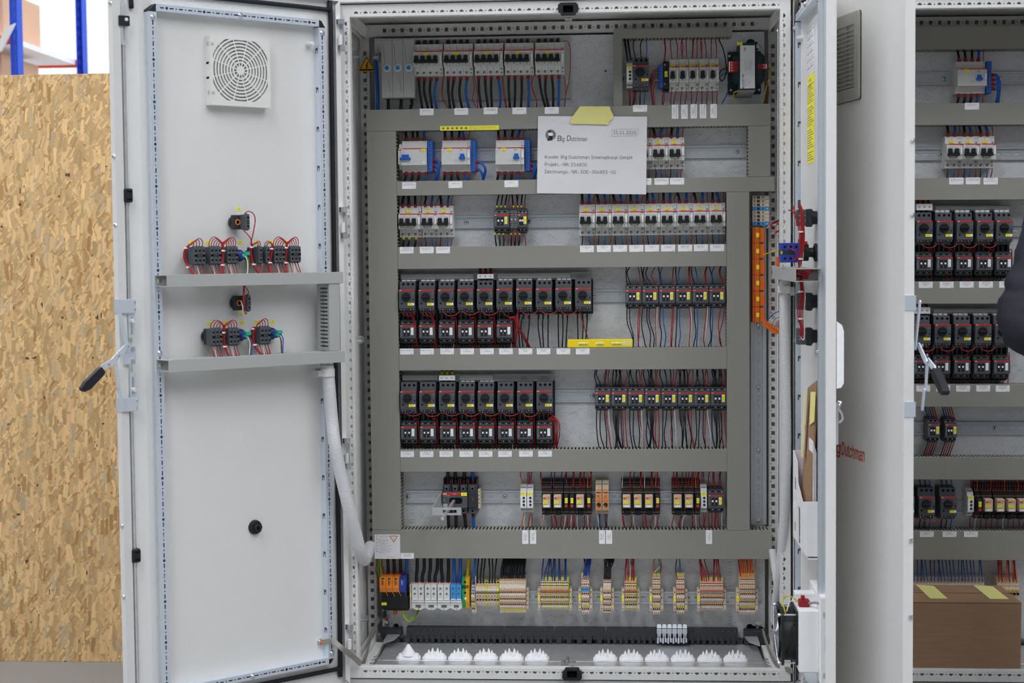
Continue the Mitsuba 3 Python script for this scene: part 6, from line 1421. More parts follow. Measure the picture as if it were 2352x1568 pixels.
# silver shield clamps
cx = m_(2395,2538,2682,2825,2968,3112,3249)
cz1, cz0 = .2011, .1483
for i in range(6):
    a, b = cx[i] + .0005, cx[i + 1] - .0005
    k = Kit()
    W = b - a
    k.add('bow', cat(hull([(0, -.004, cz1 - .010), (W, -.004, cz1 - .010), (.002, 0, cz1), (W - .002, 0, cz1), (0, .014, cz1 - .010), (W, .014, cz1 - .010)]), cb(0, W, -.006, .002, cz1 - .026, cz1 - .012, .0012)), 'mat_bright_zinc')
    k.add('spring', cat(*[lathe([(0, .0022), (.009, .0022)], (W * q, -.002, cz0 + .012), (0, 0, 1), 8) for q in (.3, .7)], cb(W * .1, W * .9, -.001, .006, cz0 + .020, cz0 + .027)), 'mat_steel')
    k.add('claw', cat(cb(W * .02, W * .42, -.008, .004, cz0, cz0 + .014, .0008), cb(W * .58, W * .98, -.008, .004, cz0 + .003, cz0 + .014, .0008)), 'mat_bright_zinc')
    k.add('slot', bx(W * .3, W * .7, -.0064, -.006, cz1 - .023, cz1 - .014), 'mat_steel')
    k.place('shield_clamp', at(a, .276, 0), f'silver cable shield clamp on the black strip, {nth(i, 6)} of six', 'clamp', 'silver shield clamps')
# white cable grommets on the gland plate
GZ = .1395
GX = [(-.4381, .1499)[0], (-.3668, .1504)[0], (-.2967, .1508)[0], (-.2269, .1513)[0], (-.1571, .1518)[0], (-.0875, .1522)[0], (.097, .1511)[0], (.1672, .1515)[0], (.2362, .152)[0], (.3061, .1513)[0], (.3771, .1506)[0], (.4468, .1498)[0]]
def grommet_base(k):
    o = rrect(-.0325, .0325, -.020, .020, .010, 5)
    k.add('flange', cat(ext(o, .0035), hull([(x, y, 0.0035) for x, y in affinity.scale(o, .96, .95).exterior.coords] + [(x, y, .0125) for x, y in affinity.scale(o, .80, .62).exterior.coords])), 'mat_white', 30)
g1 = Kit(); grommet_base(g1)
g1.add('cone', lathe([(.010, .0215), (.016, .0175), (.024, .0125), (.032, .0075), (.037, .0045), (.039, .002)], (0, 0, 0), (0, 0, 1), 20), 'mat_white', 40)
g2 = Kit(); grommet_base(g2)
for x, y, h in ((-.0160, .004, .024), (-.0065, .010, .027), (.0075, .010, .027), (.0165, .004, .023), (-.0085, -.009, .022), (.0045, -.010, .022), (0, 0, .020)):
    g2.add('cone', lathe([(.010, .0062), (h - .006, .0032), (h - .001, .0012), (h, .0004)], (x, y, 0), (0, 0, 1), 10), 'mat_white', 40)
for i, x in enumerate(GX):
    (g1 if i == 0 else g2).place('cable_grommet', at(x, .122, GZ), 'white single-cone cable grommet at the left of the cabinet floor' if i == 0 else f'white multi-cone cable grommet, {nth(i - 1, 11)} of the eleven on the cabinet floor', 'grommet', None if i == 0 else 'white multi-cone grommets on the cabinet floor')
k = thing('plate_bracket', 'small chrome bracket with bolts in the middle of the cabinet floor', 'bracket')
part(k, 'bar', cat(cb(-.022, .010, .028, .100, GZ, GZ + .004, .001), cb(-.008, -.001, .06, .11, GZ + .004, GZ + .012, .001)), 'mat_chrome')
for x, y in ((-.018, .04), (.006, .04), (-.018, .075), (.006, .075), (-.004, .105)): part(k, 'bolt', lathe([(0, .0052), (.004, .0052), (.007, .004)], (x, y, GZ + .004), (0, 0, 1), 8), 'mat_chrome', 30)
# round openings in the plate and the earth braid inside
for i, (p, r) in enumerate((((-.5005, .1785), .0070), ((.5341, .1742), .0080))):
    one('plate_opening', cat(lathe([(0, r), (.0006, r)], (p[0], .335, p[1]), (0, -1, 0), 20)), 'mat_hole', f'round dark opening at the {("left", "right")[i]} lower end of the mounting plate', 'opening')
p = (.5025, .1802)
one('key_hole_plug', cat(lathe([(0, .0095), (.0006, .0095)], (p[0], .335, p[1]), (0, -1, 0), 20), bx(p[0], p[0] + .018, .3344, .335, p[1] - .005, p[1] + .004)), 'mat_hole', 'key-shaped dark opening at the lower right of the mounting plate', 'opening')
def strap(pts, w, t, label, M=None, normal=(0, 0, 1)):
    """Flat woven earth strap along a path."""
    k = thing('earth_strap', label, 'earth strap')
    p = smooth_path(pts, 6); tt = np.gradient(p, axis=0); tt /= np.linalg.norm(tt, axis=1, keepdims=True)
    m = []
    for q in range(5):
        o = (q - 2) * w / 5
        side = np.cross(tt, np.array(normal, float)); side /= np.linalg.norm(side, axis=1, keepdims=True)
        m.append(tube(p + side * o, t * .55 + .0006, 6, 1))
    part(k, 'braid', cat(m), 'mat_braid', True, M=M)
    return k
strap([(*(-.5471, .1347)[:1], .05, .150), (*(-.5481, .1527)[:1], .12, .165), (*(-.5482, .1634)[:1], .22, .192), (*(-.5423, .1743)[:1], .310, .2080), (*(-.5204, .1807)[:1], .325, .2060)], .014, .003, 'grey braided earth strap inside the lower left corner of the cabinet', normal=(.3, 1, .2))
p = (-.5154, .177)
one('strap_bolt', lathe([(0, .0105), (.001, .0105), (.001, .006), (.006, .006), (.006, .0035), (.010, .003)], (p[0], .330, p[1]), (0, -1, 0), 14), 'mat_chrome', 'chrome bolt holding the earth strap at the lower left of the plate', 'bolt', smooth=30)
strap([(.5313, .25, .19), (.5381, .12, .165), (.5508, .03, .150), (.585, -.02, .148)], .014, .003, 'grey braided earth strap at the lower right corner of the cabinet', normal=(.3, 1, .2))
for i, s in enumerate((-1, 1)):
    k = thing('corner_bracket', f'zinc corner bracket on the cabinet floor at the {("left", "right")[i]}', 'bracket')
    x = s * .520
    part(k, 'plate', hull([(x, y, z) for y, z in ((.30, .165), (.30, .150), (.22, .165), (.20, .158))] + [(x - s * .036, .30, .165), (x - s * .036, .29, .163), (x - s * .030, .22, .165)]), 'mat_rail')
# cable routing clips of the frame
for i, (px, py) in enumerate(((827, 124), (830, 780), (843, 1420))):
    q = (-.5597, 1.7837) if i == 0 else (-.5675, 1.0049) if i == 1 else (-.563, .2304)
    one('panel_clip', cat(cb(-.588, -.566, .205, .222, q[1] - .010, q[1] + .010, .001), cb(-.570, -.562, .203, .209, q[1] - .008, q[1] + .008, .001), cyl(.003, (-.588, .20, q[1] - .004), (-.566, .20, q[1] - .004), 8)), 'mat_chrome', f'chrome side panel clip on the left inner wall, {("upper", "middle", "lowest")[i]} one', 'clip')
# ---------------------------------------------------------------- printed labels, paper note, spirit level
lp = [(-.3856, 1.6291), (-.2899, 1.6289), (-.2088, 1.6295), (-.1297, 1.6283), (-.0406, 1.6281)]
for p, ls, c, wh in zip(lp, (['VENTILAÇÃO 1'], ['VENTILAÇÃO 2'], ['ALIMENTAÇÃO', 'BORDAS MOTORIZADAS'], ['ILUMINAÇÃO'], ['GERAL']), ('F41', 'F42', 'F43', 'F46', 'F45'), ('VENTILAÇÃO 1, leftmost on the topmost duct', 'VENTILAÇÃO 2, second on the topmost duct', 'ALIMENTAÇÃO on the topmost wide duct', 'ILUMINAÇÃO on the topmost wide duct', 'GERAL beside the paper note')):
    sticker(*p, ls, '', code=c, label=f'white printed label reading {wh}')
p = (.2004, 1.6298); sticker(*p, ['TENSÃO DE CONTROLO', '230VAC'], '', code='F48.1', label='white printed label reading TENSÃO DE CONTROLO')
for i, (p, t) in enumerate(zip(((.2957, 1.6195), (.3211, 1.6191), (.3465, 1.6199), (.3713, 1.6196), (.4002, 1.6197)), ('VENTILAÇÃO', 'AQUECIMENTO', 'ILUMINAÇÃO', 'LINHAS ALIMENTAÇÃO', 'DIVERSOS'))):
    sticker(*p, ['TENSÃO DE CONTROLO', '230VAC', t], '', w=.0178, h=.0385, rot=-90, code=f'F{51 + i}', label=f'upright white label on the top duct, {nth(i, 5)} of five upright ones')
lp = [(-.4371, 1.4278), (-.3084, 1.4286), (-.1537, 1.4291)]
for p, ls, c, wh in zip(lp, (['ALIMENTAÇÃO', 'BORDAS MOTORIZADAS'], ['ILUMINAÇÃO'], ['GERAL']), ('F43.1', 'F46.1', 'F45.1'), ('leftmost', 'middle', 'rightmost')):
    sticker(*p, ls, '', code=c, label=f'white printed label under the {wh} residual current breaker')
p = (.2112, 1.4306); sticker(*p, ['LINHA DE ALIMENT.'], '', code='F184', label='white printed label partly covered by the paper note')
for p, ls, c, wh in zip(((.2582, 1.4307), (.3003, 1.4307)), (['LINHA DE ALIMENT.', 'SENSOR DE EMERGÊNCIA'], ['LINHA DE ALIMENT.', 'BATTERIA']), ('F185', 'F186'), ('first label right of the paper note', 'second label right of the paper note')):
    sticker(*p, ls, '', code=c, label=f'white printed label, {wh}')
for p, ls, c, wh in zip(((-.4461, 1.2495), (-.3903, 1.2495), (-.3449, 1.2491)), (['CONVERSOR DE', 'FREQUÊNCIA', 'ACIONAMENTOS MPF'], ['LINHA DE ALIMENT.', 'MISTURADOR'], ['LINHA DE ALIMENT.', 'BALANÇA DE SILO']), ('F180', 'F178', 'F179'), ('three-pole breaker', 'first two-pole breaker', 'second two-pole breaker')):
    sticker(*p, ls, '', code=c, label=f'white printed label under the {wh} of the left trio')
for i, p in enumerate(((.0528, 1.2483), (.0994, 1.2484), (.1436, 1.2486), (.1883, 1.2482), (.2312, 1.2484), (.2752, 1.2485), (.3215, 1.2481), (.3648, 1.2483), (.4087, 1.2478))):
    a, b = (('ILUMINAÇÃO %d' % (i + 1), 'REDE') if i < 5 else ('ILUMINAÇÃO %d' % (i - 4), 'DE BATERIA'))
    sticker(*p, [a, b], '', code=f'F186.{i + 1}', label=f'white printed label, {nth(i, 9)} of nine under the long breaker row')
S4 = ((-.4491, .9685), (-.3926, .9682), (-.3367, .9685), (-.2809, .9682), (-.2258, .9679), (-.1732, .9676), (-.1189, .9673), (-.0688, .967), (-.0141, .9667), (.0394, .9664))
for i, p in enumerate(S4):
    ls = ['TRANSF. 3 FIM TRANSV. %d' % (i + 1)] if i < 2 else ['ACIONAMENTO MPF %d' % (7 + i), 'FILA %d' % (i - 1), 'PLATAFORMA 2'] if i < 6 else ['BORDAS MOTORIZADAS', 'PALERMO', 'FILA %d' % (i - 5)]
    sticker(*p, ls, '', w=.0378, h=.0170, code=f'Q{62 + i}.{i + 1}', label=f'white printed label, {nth(i, 10)} of ten under the upper motor switch row')
S5 = ((-.4517, .682), (-.3973, .6819), (-.3424, .6824), (-.2864, .6824), (-.2324, .6823), (-.1784, .6822), (-.1202, .6827), (-.067, .6826))
for i, p in enumerate(S5): sticker(*p, ['ACIONAMENTO MPF %d' % (i + 1), 'FILA %d' % (i % 4 + 1), 'PLATAFORMA 1'], '', w=.0378, h=.0172, code=f'Q{162 + i}.{i + 1}', label=f'white printed label, {nth(i, 8)} of eight under the lower motor switch row')
for i, p in enumerate(((-.1241, .4494), (-.1023, .4494), (.0895, .4497), (.1088, .4498), (.3845, .4503))):
    sticker(*p, (['RETARDO', 'DE ALARME', 'VENTILAÇÃO'], ['RELÉ TEMPO', 'ILUMINAÇÃO'], ['SINAL 24V', 'COMANDO', 'ENTRADA'], ['SINAL 24V', 'COMANDO', 'SAÍDA'], ['RELÉ DE FASE', '230VAC'])[i], '', w=.0170, h=.0385, rot=-90, code=f'K{104 + i}', label=f'upright white printed label on the wide duct below the relays, {nth(i, 5)} of five')
p = (-.4554, .3959); sticker(*p, ['230/400 Vca 3Ph', 'Corrente Máx.', 'Nominal Power'], '', w=.0375, h=.0165, code='Q1', label='white printed label at the left end of the wide duct above the terminals')
# yellow strip label
a, b = (-.3489, 1.5773), (-.1864, 1.5893)
k = thing('yellow_strip_label', 'long narrow yellow instruction label on the topmost wide duct', 'label')
zc = (a[1] + b[1]) / 2 + .0002
part(k, 'strip', bx(a[0], b[0], .2539, .2546, zc - .0064, zc + .0064), 'mat_yellow')
part(k, 'lettering', cat(*[text(t, .0019, .2539, a[0] + .082, zc + .0034 - .0033 * i, align='l', width=.074, depth=.0001) for i, t in enumerate(('Cabos devem ser introduzidos segundo as instruções do fabricante.', 'Os parafusos devem ser apertados com o binário indicado.', 'Retirar etiqueta antes da entrega'))], *[bx(a[0] + .006 + .0125 * i, a[0] + .012 + .0125 * i, .2538, .2539, zc - .0030, zc + .0026) for i in range(6)], bx(a[0] + .0795, a[0] + .0798, .2538, .2539, zc - .0055, zc + .0055)), 'mat_ink_grey')
# paper note with tape
n00, n10, n11, n01 = (-.0831,1.402), (.2158,1.3956), (.2197,1.6068), (-.0784,1.6129)
k = thing('paper_note', 'white paper note with customer name, project number and date taped to the ducts', 'paper note')
def quad(q, y0, y1, nx=10):
    """Sheet through four corners, gently bowed."""
    q = np.array(q); V, F = [], []
    for s in (0, 1):
        for i in range(nx + 1):
            for j in range(nx + 1):
                u, v = i / nx, j / nx
                p = q[0] * (1 - u) * (1 - v) + q[1] * u * (1 - v) + q[2] * u * v + q[3] * (1 - u) * v
                V.append((p[0], (y0 if s == 0 else y1) - .0015 * math.sin(math.pi * u) * (1 - v) - .001 * math.sin(2.2 * u + 4 * v) * (1 - v), p[1]))
    n2 = (nx + 1) ** 2
    for i in range(nx):
        for j in range(nx):
            a, b, c, d = i * (nx + 1) + j, (i + 1) * (nx + 1) + j, (i + 1) * (nx + 1) + j + 1, i * (nx + 1) + j + 1
            F += [[a, b, c], [a, c, d], [n2 + a, n2 + c, n2 + b], [n2 + a, n2 + d, n2 + c]]
    rim = [i * (nx + 1) for i in range(nx + 1)] + [nx * (nx + 1) + j for j in range(1, nx + 1)] + [i * (nx + 1) + nx for i in range(nx - 1, -1, -1)] + [j for j in range(nx - 1, -1, -1)]
    for a, b in zip(rim, rim[1:]): F += [[a, n2 + a, n2 + b], [a, n2 + b, b]]
    return trimesh.Trimesh(V, F, process=False)
part(k, 'sheet', quad([n00, n10, n11, n01], .2490, .2496), 'mat_paper', True)
NY = .2490
def note_text(s, pos, cap, width=None, bold=False, mat='mat_ink', squeeze=1.0, slant=0):
    m = text(s, cap, NY, 0, 0, align='l', bold=bold, depth=.0002)
    v = m.vertices.copy(); v[:, 0] *= squeeze
    if width: v[:, 0] *= width / (v[:, 0].max() - v[:, 0].min())
    v[:, 0] += slant * v[:, 2]
    v[:, 0] -= v[:, 0].min()
    tilt = (n10[1] - n00[1]) / (n10[0] - n00[0])
    x = pos[0] + v[:, 0]
    z = pos[1] + v[:, 2] + tilt * v[:, 0]
    # keep the lettering on the bowed sheet
    u = (x - n00[0]) / (n10[0] - n00[0]); w = np.clip((z - n00[1]) / (n01[1] - n00[1]), 0, 1)
    v[:, 1] = v[:, 1] - NY + .2490 - .0015 * np.sin(math.pi * u) * (1 - w) - .001 * np.sin(2.2 * u + 4 * w) * (1 - w)
    m.vertices = np.stack([x, v[:, 1], z], 1)
    part(k, 'lettering', m, mat)
W_ = lambda a, b: b[0] - a[0]
note_text('Kunde: Big Dutchman International GmbH', (-.0603,1.5012), .0092, W_((-.0603,1.5012), (.1783,1.4969)))
note_text('Projekt.-NR: 214800', (-.0608,1.481), .0092, W_((-.0608,1.481), (.0543,1.479)))
note_text('Zeichnungs.-NR.: EDE-006892-00', (-.0617,1.4611), .0092, W_((-.0617,1.4611), (.1335,1.4574)))
note_text('15.01.2025', (.1273,1.565), .0092, W_((.1273,1.565), (.1898,1.5638)))
note_text('B', (-.0263,1.5513), .0150, .0105, True, 'mat_ink_grey', slant=.12)
note_text('ig', (-.0154,1.5493), .0118, .0090, True, 'mat_ink_grey', slant=.10)
note_text('D', (-.0007,1.5513), .0150, .0112, True, 'mat_ink_grey', slant=.12)
note_text('utchman', (.012,1.5492), .0112, W_((.012,1.5492), (.0556,1.5486)), True, 'mat_ink_grey', slant=.10)
d0, d1 = (.123,1.5553), (.1944,1.5736)
part(k, 'date_frame', plate_xz(sbox(d0[0], d0[1], d1[0], d1[1]).difference(sbox(d0[0] + .0004, d0[1] + .0004, d1[0] - .0004, d1[1] - .0004)), .2472, .2475), 'mat_ink_grey')
c0 = (-.0441,1.5614)
R_ = .0140
ly = lambda a, b: (.2512 - a, .2512 - b)
part(k, 'emblem', plate_xz(Point(*c0).buffer(R_, quad_segs=8).difference(sbox(c0[0] - .02, c0[1] - .02, c0[0] + .02, c0[1] - R_ * .80)), .2470, .2474), 'mat_ink_grey')
E_ = lambda pts: Polygon([(c0[0] + x * R_, c0[1] + z * R_) for x, z in pts])
part(k, 'emblem_light', plate_xz(shapely.union_all([E_([(-.45, .30), (-.10, .48), (.10, .30), (.05, -.25), (-.35, -.18), (-.52, .05)]), E_([(.05, .35), (.35, .40), (.52, .05), (.30, -.25), (.02, -.20)])]), .2465, .2470), 'mat_white')
part(k, 'emblem_dark', plate_xz(shapely.union_all([Point(c0[0] - .20 * R_, c0[1] + .62 * R_).buffer(.22 * R_), E_([(-.42, .78), (.05, .70), (.10, .55), (-.42, .62)]), E_([(-.32, -.18), (.02, -.22), (.0, -1.05), (-.22, -1.12), (-.55, -1.05), (-.30, -.95)]), E_([(.05, -.22), (.40, -.22), (.32, -1.12), (.10, -1.05), (.0, -.7)]), E_([(-.62, -.80), (-.40, -.62), (-.34, -1.05), (-.60, -1.10)])]), .2465, .2470), 'mat_black')
k = thing('masking_tape', 'pale yellow masking tape holding the paper note', 'tape')
tp = q_(364,16370,1178,16357,1206,16257,1281,16106,1268,16027,1159,15950,1132,15863,631,15886,137,15898,82,15949,187,16130)
part(k, 'strip', plate_xz(Polygon(tp), .2440, .2446), 'mat_tape')
# instruction plate at the lower left
a, b = (-.547,.3872), (-.4751,.4561)
k = thing('instruction_label', 'white square instruction label with orange warning triangle at the lower left', 'label')
part(k, 'card', bx(a[0], b[0], .2538, .2546, a[1], b[1]), 'mat_paper')
W2, H2 = b[0] - a[0], b[1] - a[1]
lines = ['Anzugsdrehmomente der', 'Klemmstellen prüfen', 'Before commissioning check', 'the torque of the terminals', 'contact screws', 'Prima di mettere in funzione', 'controllare le viti', 'Avant mise en service vérifier', 'le serrage des vis', 'Antes de la puesta en marcha', 'revisar los tornillos', 'Перед вводом проверить', 'затяжку винтов']
ztx = [.94, .885, .80, .755, .71, .645, .60, .535, .48, .415, .37, .31, .26]
part(k, 'lettering', cat(*[text(t, .0020, .2538, a[0] + W2 * .15, a[1] + H2 * q, align='l', width=W2 * (.40 if q > .6 else .52), depth=.0001) for t, q in zip(lines, ztx)], *[plate_xz(Point(a[0] + W2 * .09, a[1] + H2 * q).buffer(.0014, quad_segs=3), .2537, .2538) for q in (.94, .82, .66, .545, .425, .305)]), 'mat_ink')
tr = Polygon([(a[0] + W2 * .58, a[1] + H2 * .95), (a[0] + W2 * .92, a[1] + H2 * .95), (a[0] + W2 * .75, a[1] + H2 * .66)])
part(k, 'triangle', plate_xz(tr.difference(tr.buffer(-.0018)), .2535, .2538), 'mat_brown_ink')
part(k, 'bolt_symbol', plate_xz(Polygon([(a[0] + W2 * .76, a[1] + H2 * .90), (a[0] + W2 * .72, a[1] + H2 * .82), (a[0] + W2 * .75, a[1] + H2 * .82), (a[0] + W2 * .74, a[1] + H2 * .75), (a[0] + W2 * .78, a[1] + H2 * .84), (a[0] + W2 * .75, a[1] + H2 * .84)]), .2535, .2538), 'mat_orange')
part(k, 'maker_lettering', cat(text('Weidmüller', .0030, .2538, a[0] + W2 * .50, a[1] + H2 * .07, align='l', bold=True, width=W2 * .34, depth=.0001), plate_xz(Polygon([(a[0] + W2 * .87, a[1] + H2 * .10), (a[0] + W2 * .92, a[1] + H2 * .07), (a[0] + W2 * .87, a[1] + H2 * .04), (a[0] + W2 * .895, a[1] + H2 * .07)]), .2537, .2538)), 'mat_orange')
# yellow spirit level resting on the duct
a, b = (-.0023,.977), (.1774,.9993)
k = thing('spirit_level', 'yellow spirit level lying on the duct below bare rail', 'spirit level')
zb = D4T + .0002
H3 = b[1] - a[1]
part(k, 'body', cb(a[0], b[0], .262, .282, zb, zb + H3, .0014), 'mat_level')
for q0, q1 in ((.16, .32), (.43, .56), (.67, .84)):
    x0, x1 = a[0] + (b[0] - a[0]) * q0, a[0] + (b[0] - a[0]) * q1
    w = part(k, 'vial_window', cb(x0, x1, .2605, .263, zb + H3 * .30, zb + H3 * .62, .0008), 'mat_white')
    part(k, w.split('__')[1] + '__vial', cyl(.0022, (x0 + .002, .2605, zb + H3 * .46), (x1 - .002, .2605, zb + H3 * .46), 8), 'mat_lime', 30)
part(k, 'end_label', cb(a[0] + (b[0] - a[0]) * .845, b[0] - .003, .2612, .262, zb + H3 * .22, zb + H3 * .82, .0002), 'mat_tape')
# ---------------------------------------------------------------- things on the left door
DL_ = DOOR_L
duct(-.484, .0135, 1.1655, 1.1950, 'h', 'grey open-ended cable duct on the left door, upper one', M=DL_, y0=-.0002, y1=-.060, mat='mat_duct_light')
duct(-.484, .0150, .9635, .9935, 'h', 'grey open-ended cable duct on the left door, lower one', M=DL_, y0=-.0002, y1=-.060, mat='mat_duct_light')
_a = m_(-195,119)
duct(_a[0] - .010, _a[0] + .022, .9940, 1.1650, 'v', 'short upright grey duct joining the two ducts on the left door', M=DL_, y0=-.0002, y1=-.058, mat='mat_duct_light', pitch=.0098)
for z in (1.180, .978): one('duct_screw', cat(lathe([(0, .0062), (.002, .0058), (.004, .003)], (-.474, -.0018, z), (0, -1, 0), 12)), 'mat_chrome', f'chrome screw in the open end of the {("lower", "upper")[z > 1]} left door duct', 'screw', smooth=30, M=DL_)
# filter grille
gx0, gz1 = (-.3234,1.7751)
gx1, gz0 = (-.1556,1.6067)
k = thing('filter_grille', 'white square filter grille with concentric rings at the top of the left door', 'grille')
cx, cz = (-.2394,1.6944)
ix0, iz1 = (-.3164,1.7683)
ix1, iz0 = (-.1629,1.6193)
oct_ = sbox(ix0, iz0, ix1, iz1).intersection(affinity.rotate(sbox(cx - .086, cz - .086, cx + .086, cz + .086), 45, origin=(cx, cz)))
rings = [Point(cx, cz).buffer(.0112, quad_segs=10)] + [Point(cx, cz).buffer(r + .0021, quad_segs=14).difference(Point(cx, cz).buffer(r - .0021, quad_segs=14)) for r in np.arange(.0205, .1, .0082)]
spokes = [LineString([(cx, cz), (cx + .12 * math.cos(t), cz + .12 * math.sin(t))]).buffer(.0012) for t in np.arange(12) * math.pi / 6 + math.radians(14)]
grid = shapely.union_all(rings + spokes).intersection(oct_)
frame = sbox(gx0, gz0, gx1, gz1).difference(oct_)
part(k, 'frame', cat(plate_xz(frame, .0, .003), *[bx(*q) for q in ((gx0, gx0 + .002, .003, .025, gz0, gz1), (gx1 - .002, gx1, .003, .025, gz0, gz1), (gx0, gx1, .003, .025, gz0, gz0 + .002), (gx0, gx1, .003, .025, gz1 - .002, gz1))]), 'mat_white_grille', M=DL_)
part(k, 'ring_grid', plate_xz(grid, .0004, .003), 'mat_white_grille', M=DL_)
part(k, 'filter_mat', bx(gx0 + .003, gx1 - .003, .007, .012, gz0 + .003, gz1 - .003), 'mat_lacquer_dark', M=DL_)
for z in (gz1 - .020, gz0 + .030): part(k, 'clip', cat(cb(gx0 - .0006, gx0 + .0002, .006, .016, z - .005, z + .005, .0003), cb(gx0 + .002, gx0 + .010, -.0012, .0002, z - .004, z + .003, .0004)), 'mat_cream_dark', M=DL_)
for z in ((gz0 + gz1) / 2 + .018, (gz0 + gz1) / 2 - .018): part(k, 'side_notch', bx(gx0 - .0004, gx0 + .0001, .008, .020, z - .0025, z + .0025), 'mat_hole', M=DL_)
# contact blocks of push buttons
def button_block(name, xa, xb, zt, zb, cols, M, label, group=None, yf=-.030, ring=None):
    k = thing(name, label, 'switch block', group)
    xm, zm, W, Hh = (xa + xb) / 2, (zt + zb) / 2, xb - xa, zt - zb
    if ring: xm = xa - .004
    part(k, 'collar', lathe([(0, .0155), (.008, .0155), (.008, .0175), (.013, .0175)], (xm, .025, zm), (0, -1, 0), 20), 'mat_charcoal', 30, M=M)
    part(k, 'holder', cat(cb(xm - max(.015, W / 2), xb if not ring else xb, .000, .013, zb + .001, zt - .001, .0015), *[bx(xm - max(.015, W / 2) - .0004, xm - max(.015, W / 2), .002, .011, zb + Hh * q, zb + Hh * q + .004) for q in (.12, .32, .62, .82)]), 'mat_charcoal', M=M)
    if ring: part(k, 'ring', plate_xz(Point(xa - .0062, zm).buffer(.0072).difference(Point(xa - .0062, zm).buffer(.0048)), -.0012, .0004), ring, M=M), part(k, 'bore', plate_xz(Point(xa - .0062, zm).buffer(.0048), -.0006, .0004), 'mat_hole', M=M)
    cw = W / cols
    for i in range(cols):
        a, b = xa + cw * i + .0003, xa + cw * (i + 1) - .0003
        p = part(k, 'contact_block', cat(cb(a, b, yf, .000, zb, zt, .0012), bx(a + .001, b - .001, yf + .006, yf + .012, zb - .002, zt + .002)), 'mat_anthracite', M=M)
        n = p.split('__')[1]
        for z in (zt - Hh * .22, zb + Hh * .22): part(k, n + '__screw_hole', lathe([(0, cw * .27), (.0004, cw * .27)], ((a + b) / 2, yf, z), (0, -1, 0), 8), 'mat_hole', M=M)
        if cols == 3 and i != 1: part(k, n + '__plunger', bx(a + .0008, b - .0008, yf - .0004, yf, zm - .0028, zm + .0028), 'mat_hole', M=M)
        else: part(k, n + '__slots', cat([bx(a + .001, b - .001, yf - .0004, yf, zm + .0032 * q - .0006, zm + .0032 * q + .0006) for q in (-1, 0, 1)]), 'mat_hole', M=M)
    return zt, zb
BB = [(m_(-3946,-3627), m_(12606,12185), 3), (m_(-3503,-3189), m_(12607,12191), 3), (m_(-3026,-2729), m_(12602,12206), 3), (m_(-2145,-2035), m_(12606,12192), 1), (m_(-1942,-1835), m_(12605,12196), 1), (m_(-1694,-1385), m_(12606,12204), 3), (m_(-1229,-924), m_(12601,12214), 3)]
for i, ((a, b), (t, q), n) in enumerate(BB): button_block('contact_block', a, b, t, q, n, DL_, f'dark grey push-button contact block, {nth(i, 7)} above the upper duct of the left door', 'contact blocks above the upper duct of the left door')
BC = [(m_(-3505,-3203), m_(10618,10207), 3), (m_(-3023,-2731), m_(10604,10199), 3), (m_(-2146,-1840), m_(10609,10189), 3)]
for i, ((a, b), (t, q), n) in enumerate(BC): button_block('contact_block', a, b, t, q, n, DL_, f"dark grey contact block, {nth(i, 3)} of three above the lower left door duct", 'contact blocks above the lower duct of the left door')
for (a, b), (t, q), lb in ((m_(-2497,-2388), m_(13401,13027), 'lone dark contact block with glowing orange ring high on the left door'), (m_(-2498,-2395), m_(11403,11022), 'lone dark contact block with orange ring between the two left door ducts')):
    button_block('contact_block', a, b, t, q, 1, DL_, lb, ring='mat_orange')
for p, lb in (((-.2456,1.239), 'blue lamp socket with green plug in the upper row of the left door'), ((-.2463,1.0414), 'blue and black signal lamp socket with green plug, left one in the lower row'), ((-.1562,1.0412), 'blue and black signal lamp socket with green plug, right one in the lower row')):
    k = thing('lamp_socket', lb, 'lamp socket')
    part(k, 'ring', lathe([(0, .0150), (.012, .0150), (.015, .0125)], (p[0], .025, p[1]), (0, -1, 0), 20), 'mat_charcoal', 30, M=DL_)
    part(k, 'body', lathe([(0, .0105), (.022, .0100)], (p[0], .013, p[1]), (0, -1, 0), 18), 'mat_deep_blue', 30, M=DL_)
    part(k, 'plug', cat(cb(p[0] - .004, p[0] + .0105, -.022, -.006, p[1] + .000, p[1] + .009, .0008), cb(p[0] - .006, p[0] + .0040, -.020, -.008, p[1] - .006, p[1] + .001, .0008)), 'mat_teal', M=DL_, label='green plug')
for i, (p, t) in enumerate((((-.238,1.3548), ('S101', '109.4')), ((-.3698,1.2726), ('S201', '109.6')), ((-.326,1.2715), ('S202', '109.6')), ((-.2798,1.2709), ('S203', '110.2')), ((-.235,1.2715), ('S205', '111.7')), ((-.1906,1.2702), ('S206', '110.4')), ((-.1481,1.272), ('S207', '110.6')), ((-.1018,1.2719), ('S208', '110.7')),
      ((-.2379,1.0928), ('S102', '109.4')), ((-.3258,1.0717), ('S209', '109.2')), ((-.2799,1.0722), ('S210', '109.2')), ((-.2346,1.0713), ('S211', '110.7')), ((-.1929,1.0712), ('S212', '109.2')), ((-.1459,1.0708), ('S213', '111.7')))):
    k = thing('marker_sticker', f'small yellow marker sticker on the left door reading {t[0]}', 'label')
    part(k, 'card', bx(p[0] - .0066, p[0] + .0066, .0243, .025, p[1] - .0041, p[1] + .0041), 'mat_yellow', M=DL_)
    part(k, 'lettering', cat(*[text(s, .0022, .0243, p[0], p[1] + .0018 - .0036 * j, depth=.0001) for j, s in enumerate(t)]), 'mat_ink', M=DL_)
LDZ1, LDZ2 = 1.1940, .9930
def dwire(c, pts, ys, r, where):
    yy = np.interp(np.linspace(0, 1, len(pts)), np.linspace(0, 1, len(ys)), ys)
    wire(c, [(x, y, z) for (x, z), y in zip(pts, yy)], r, where, M=DL_)
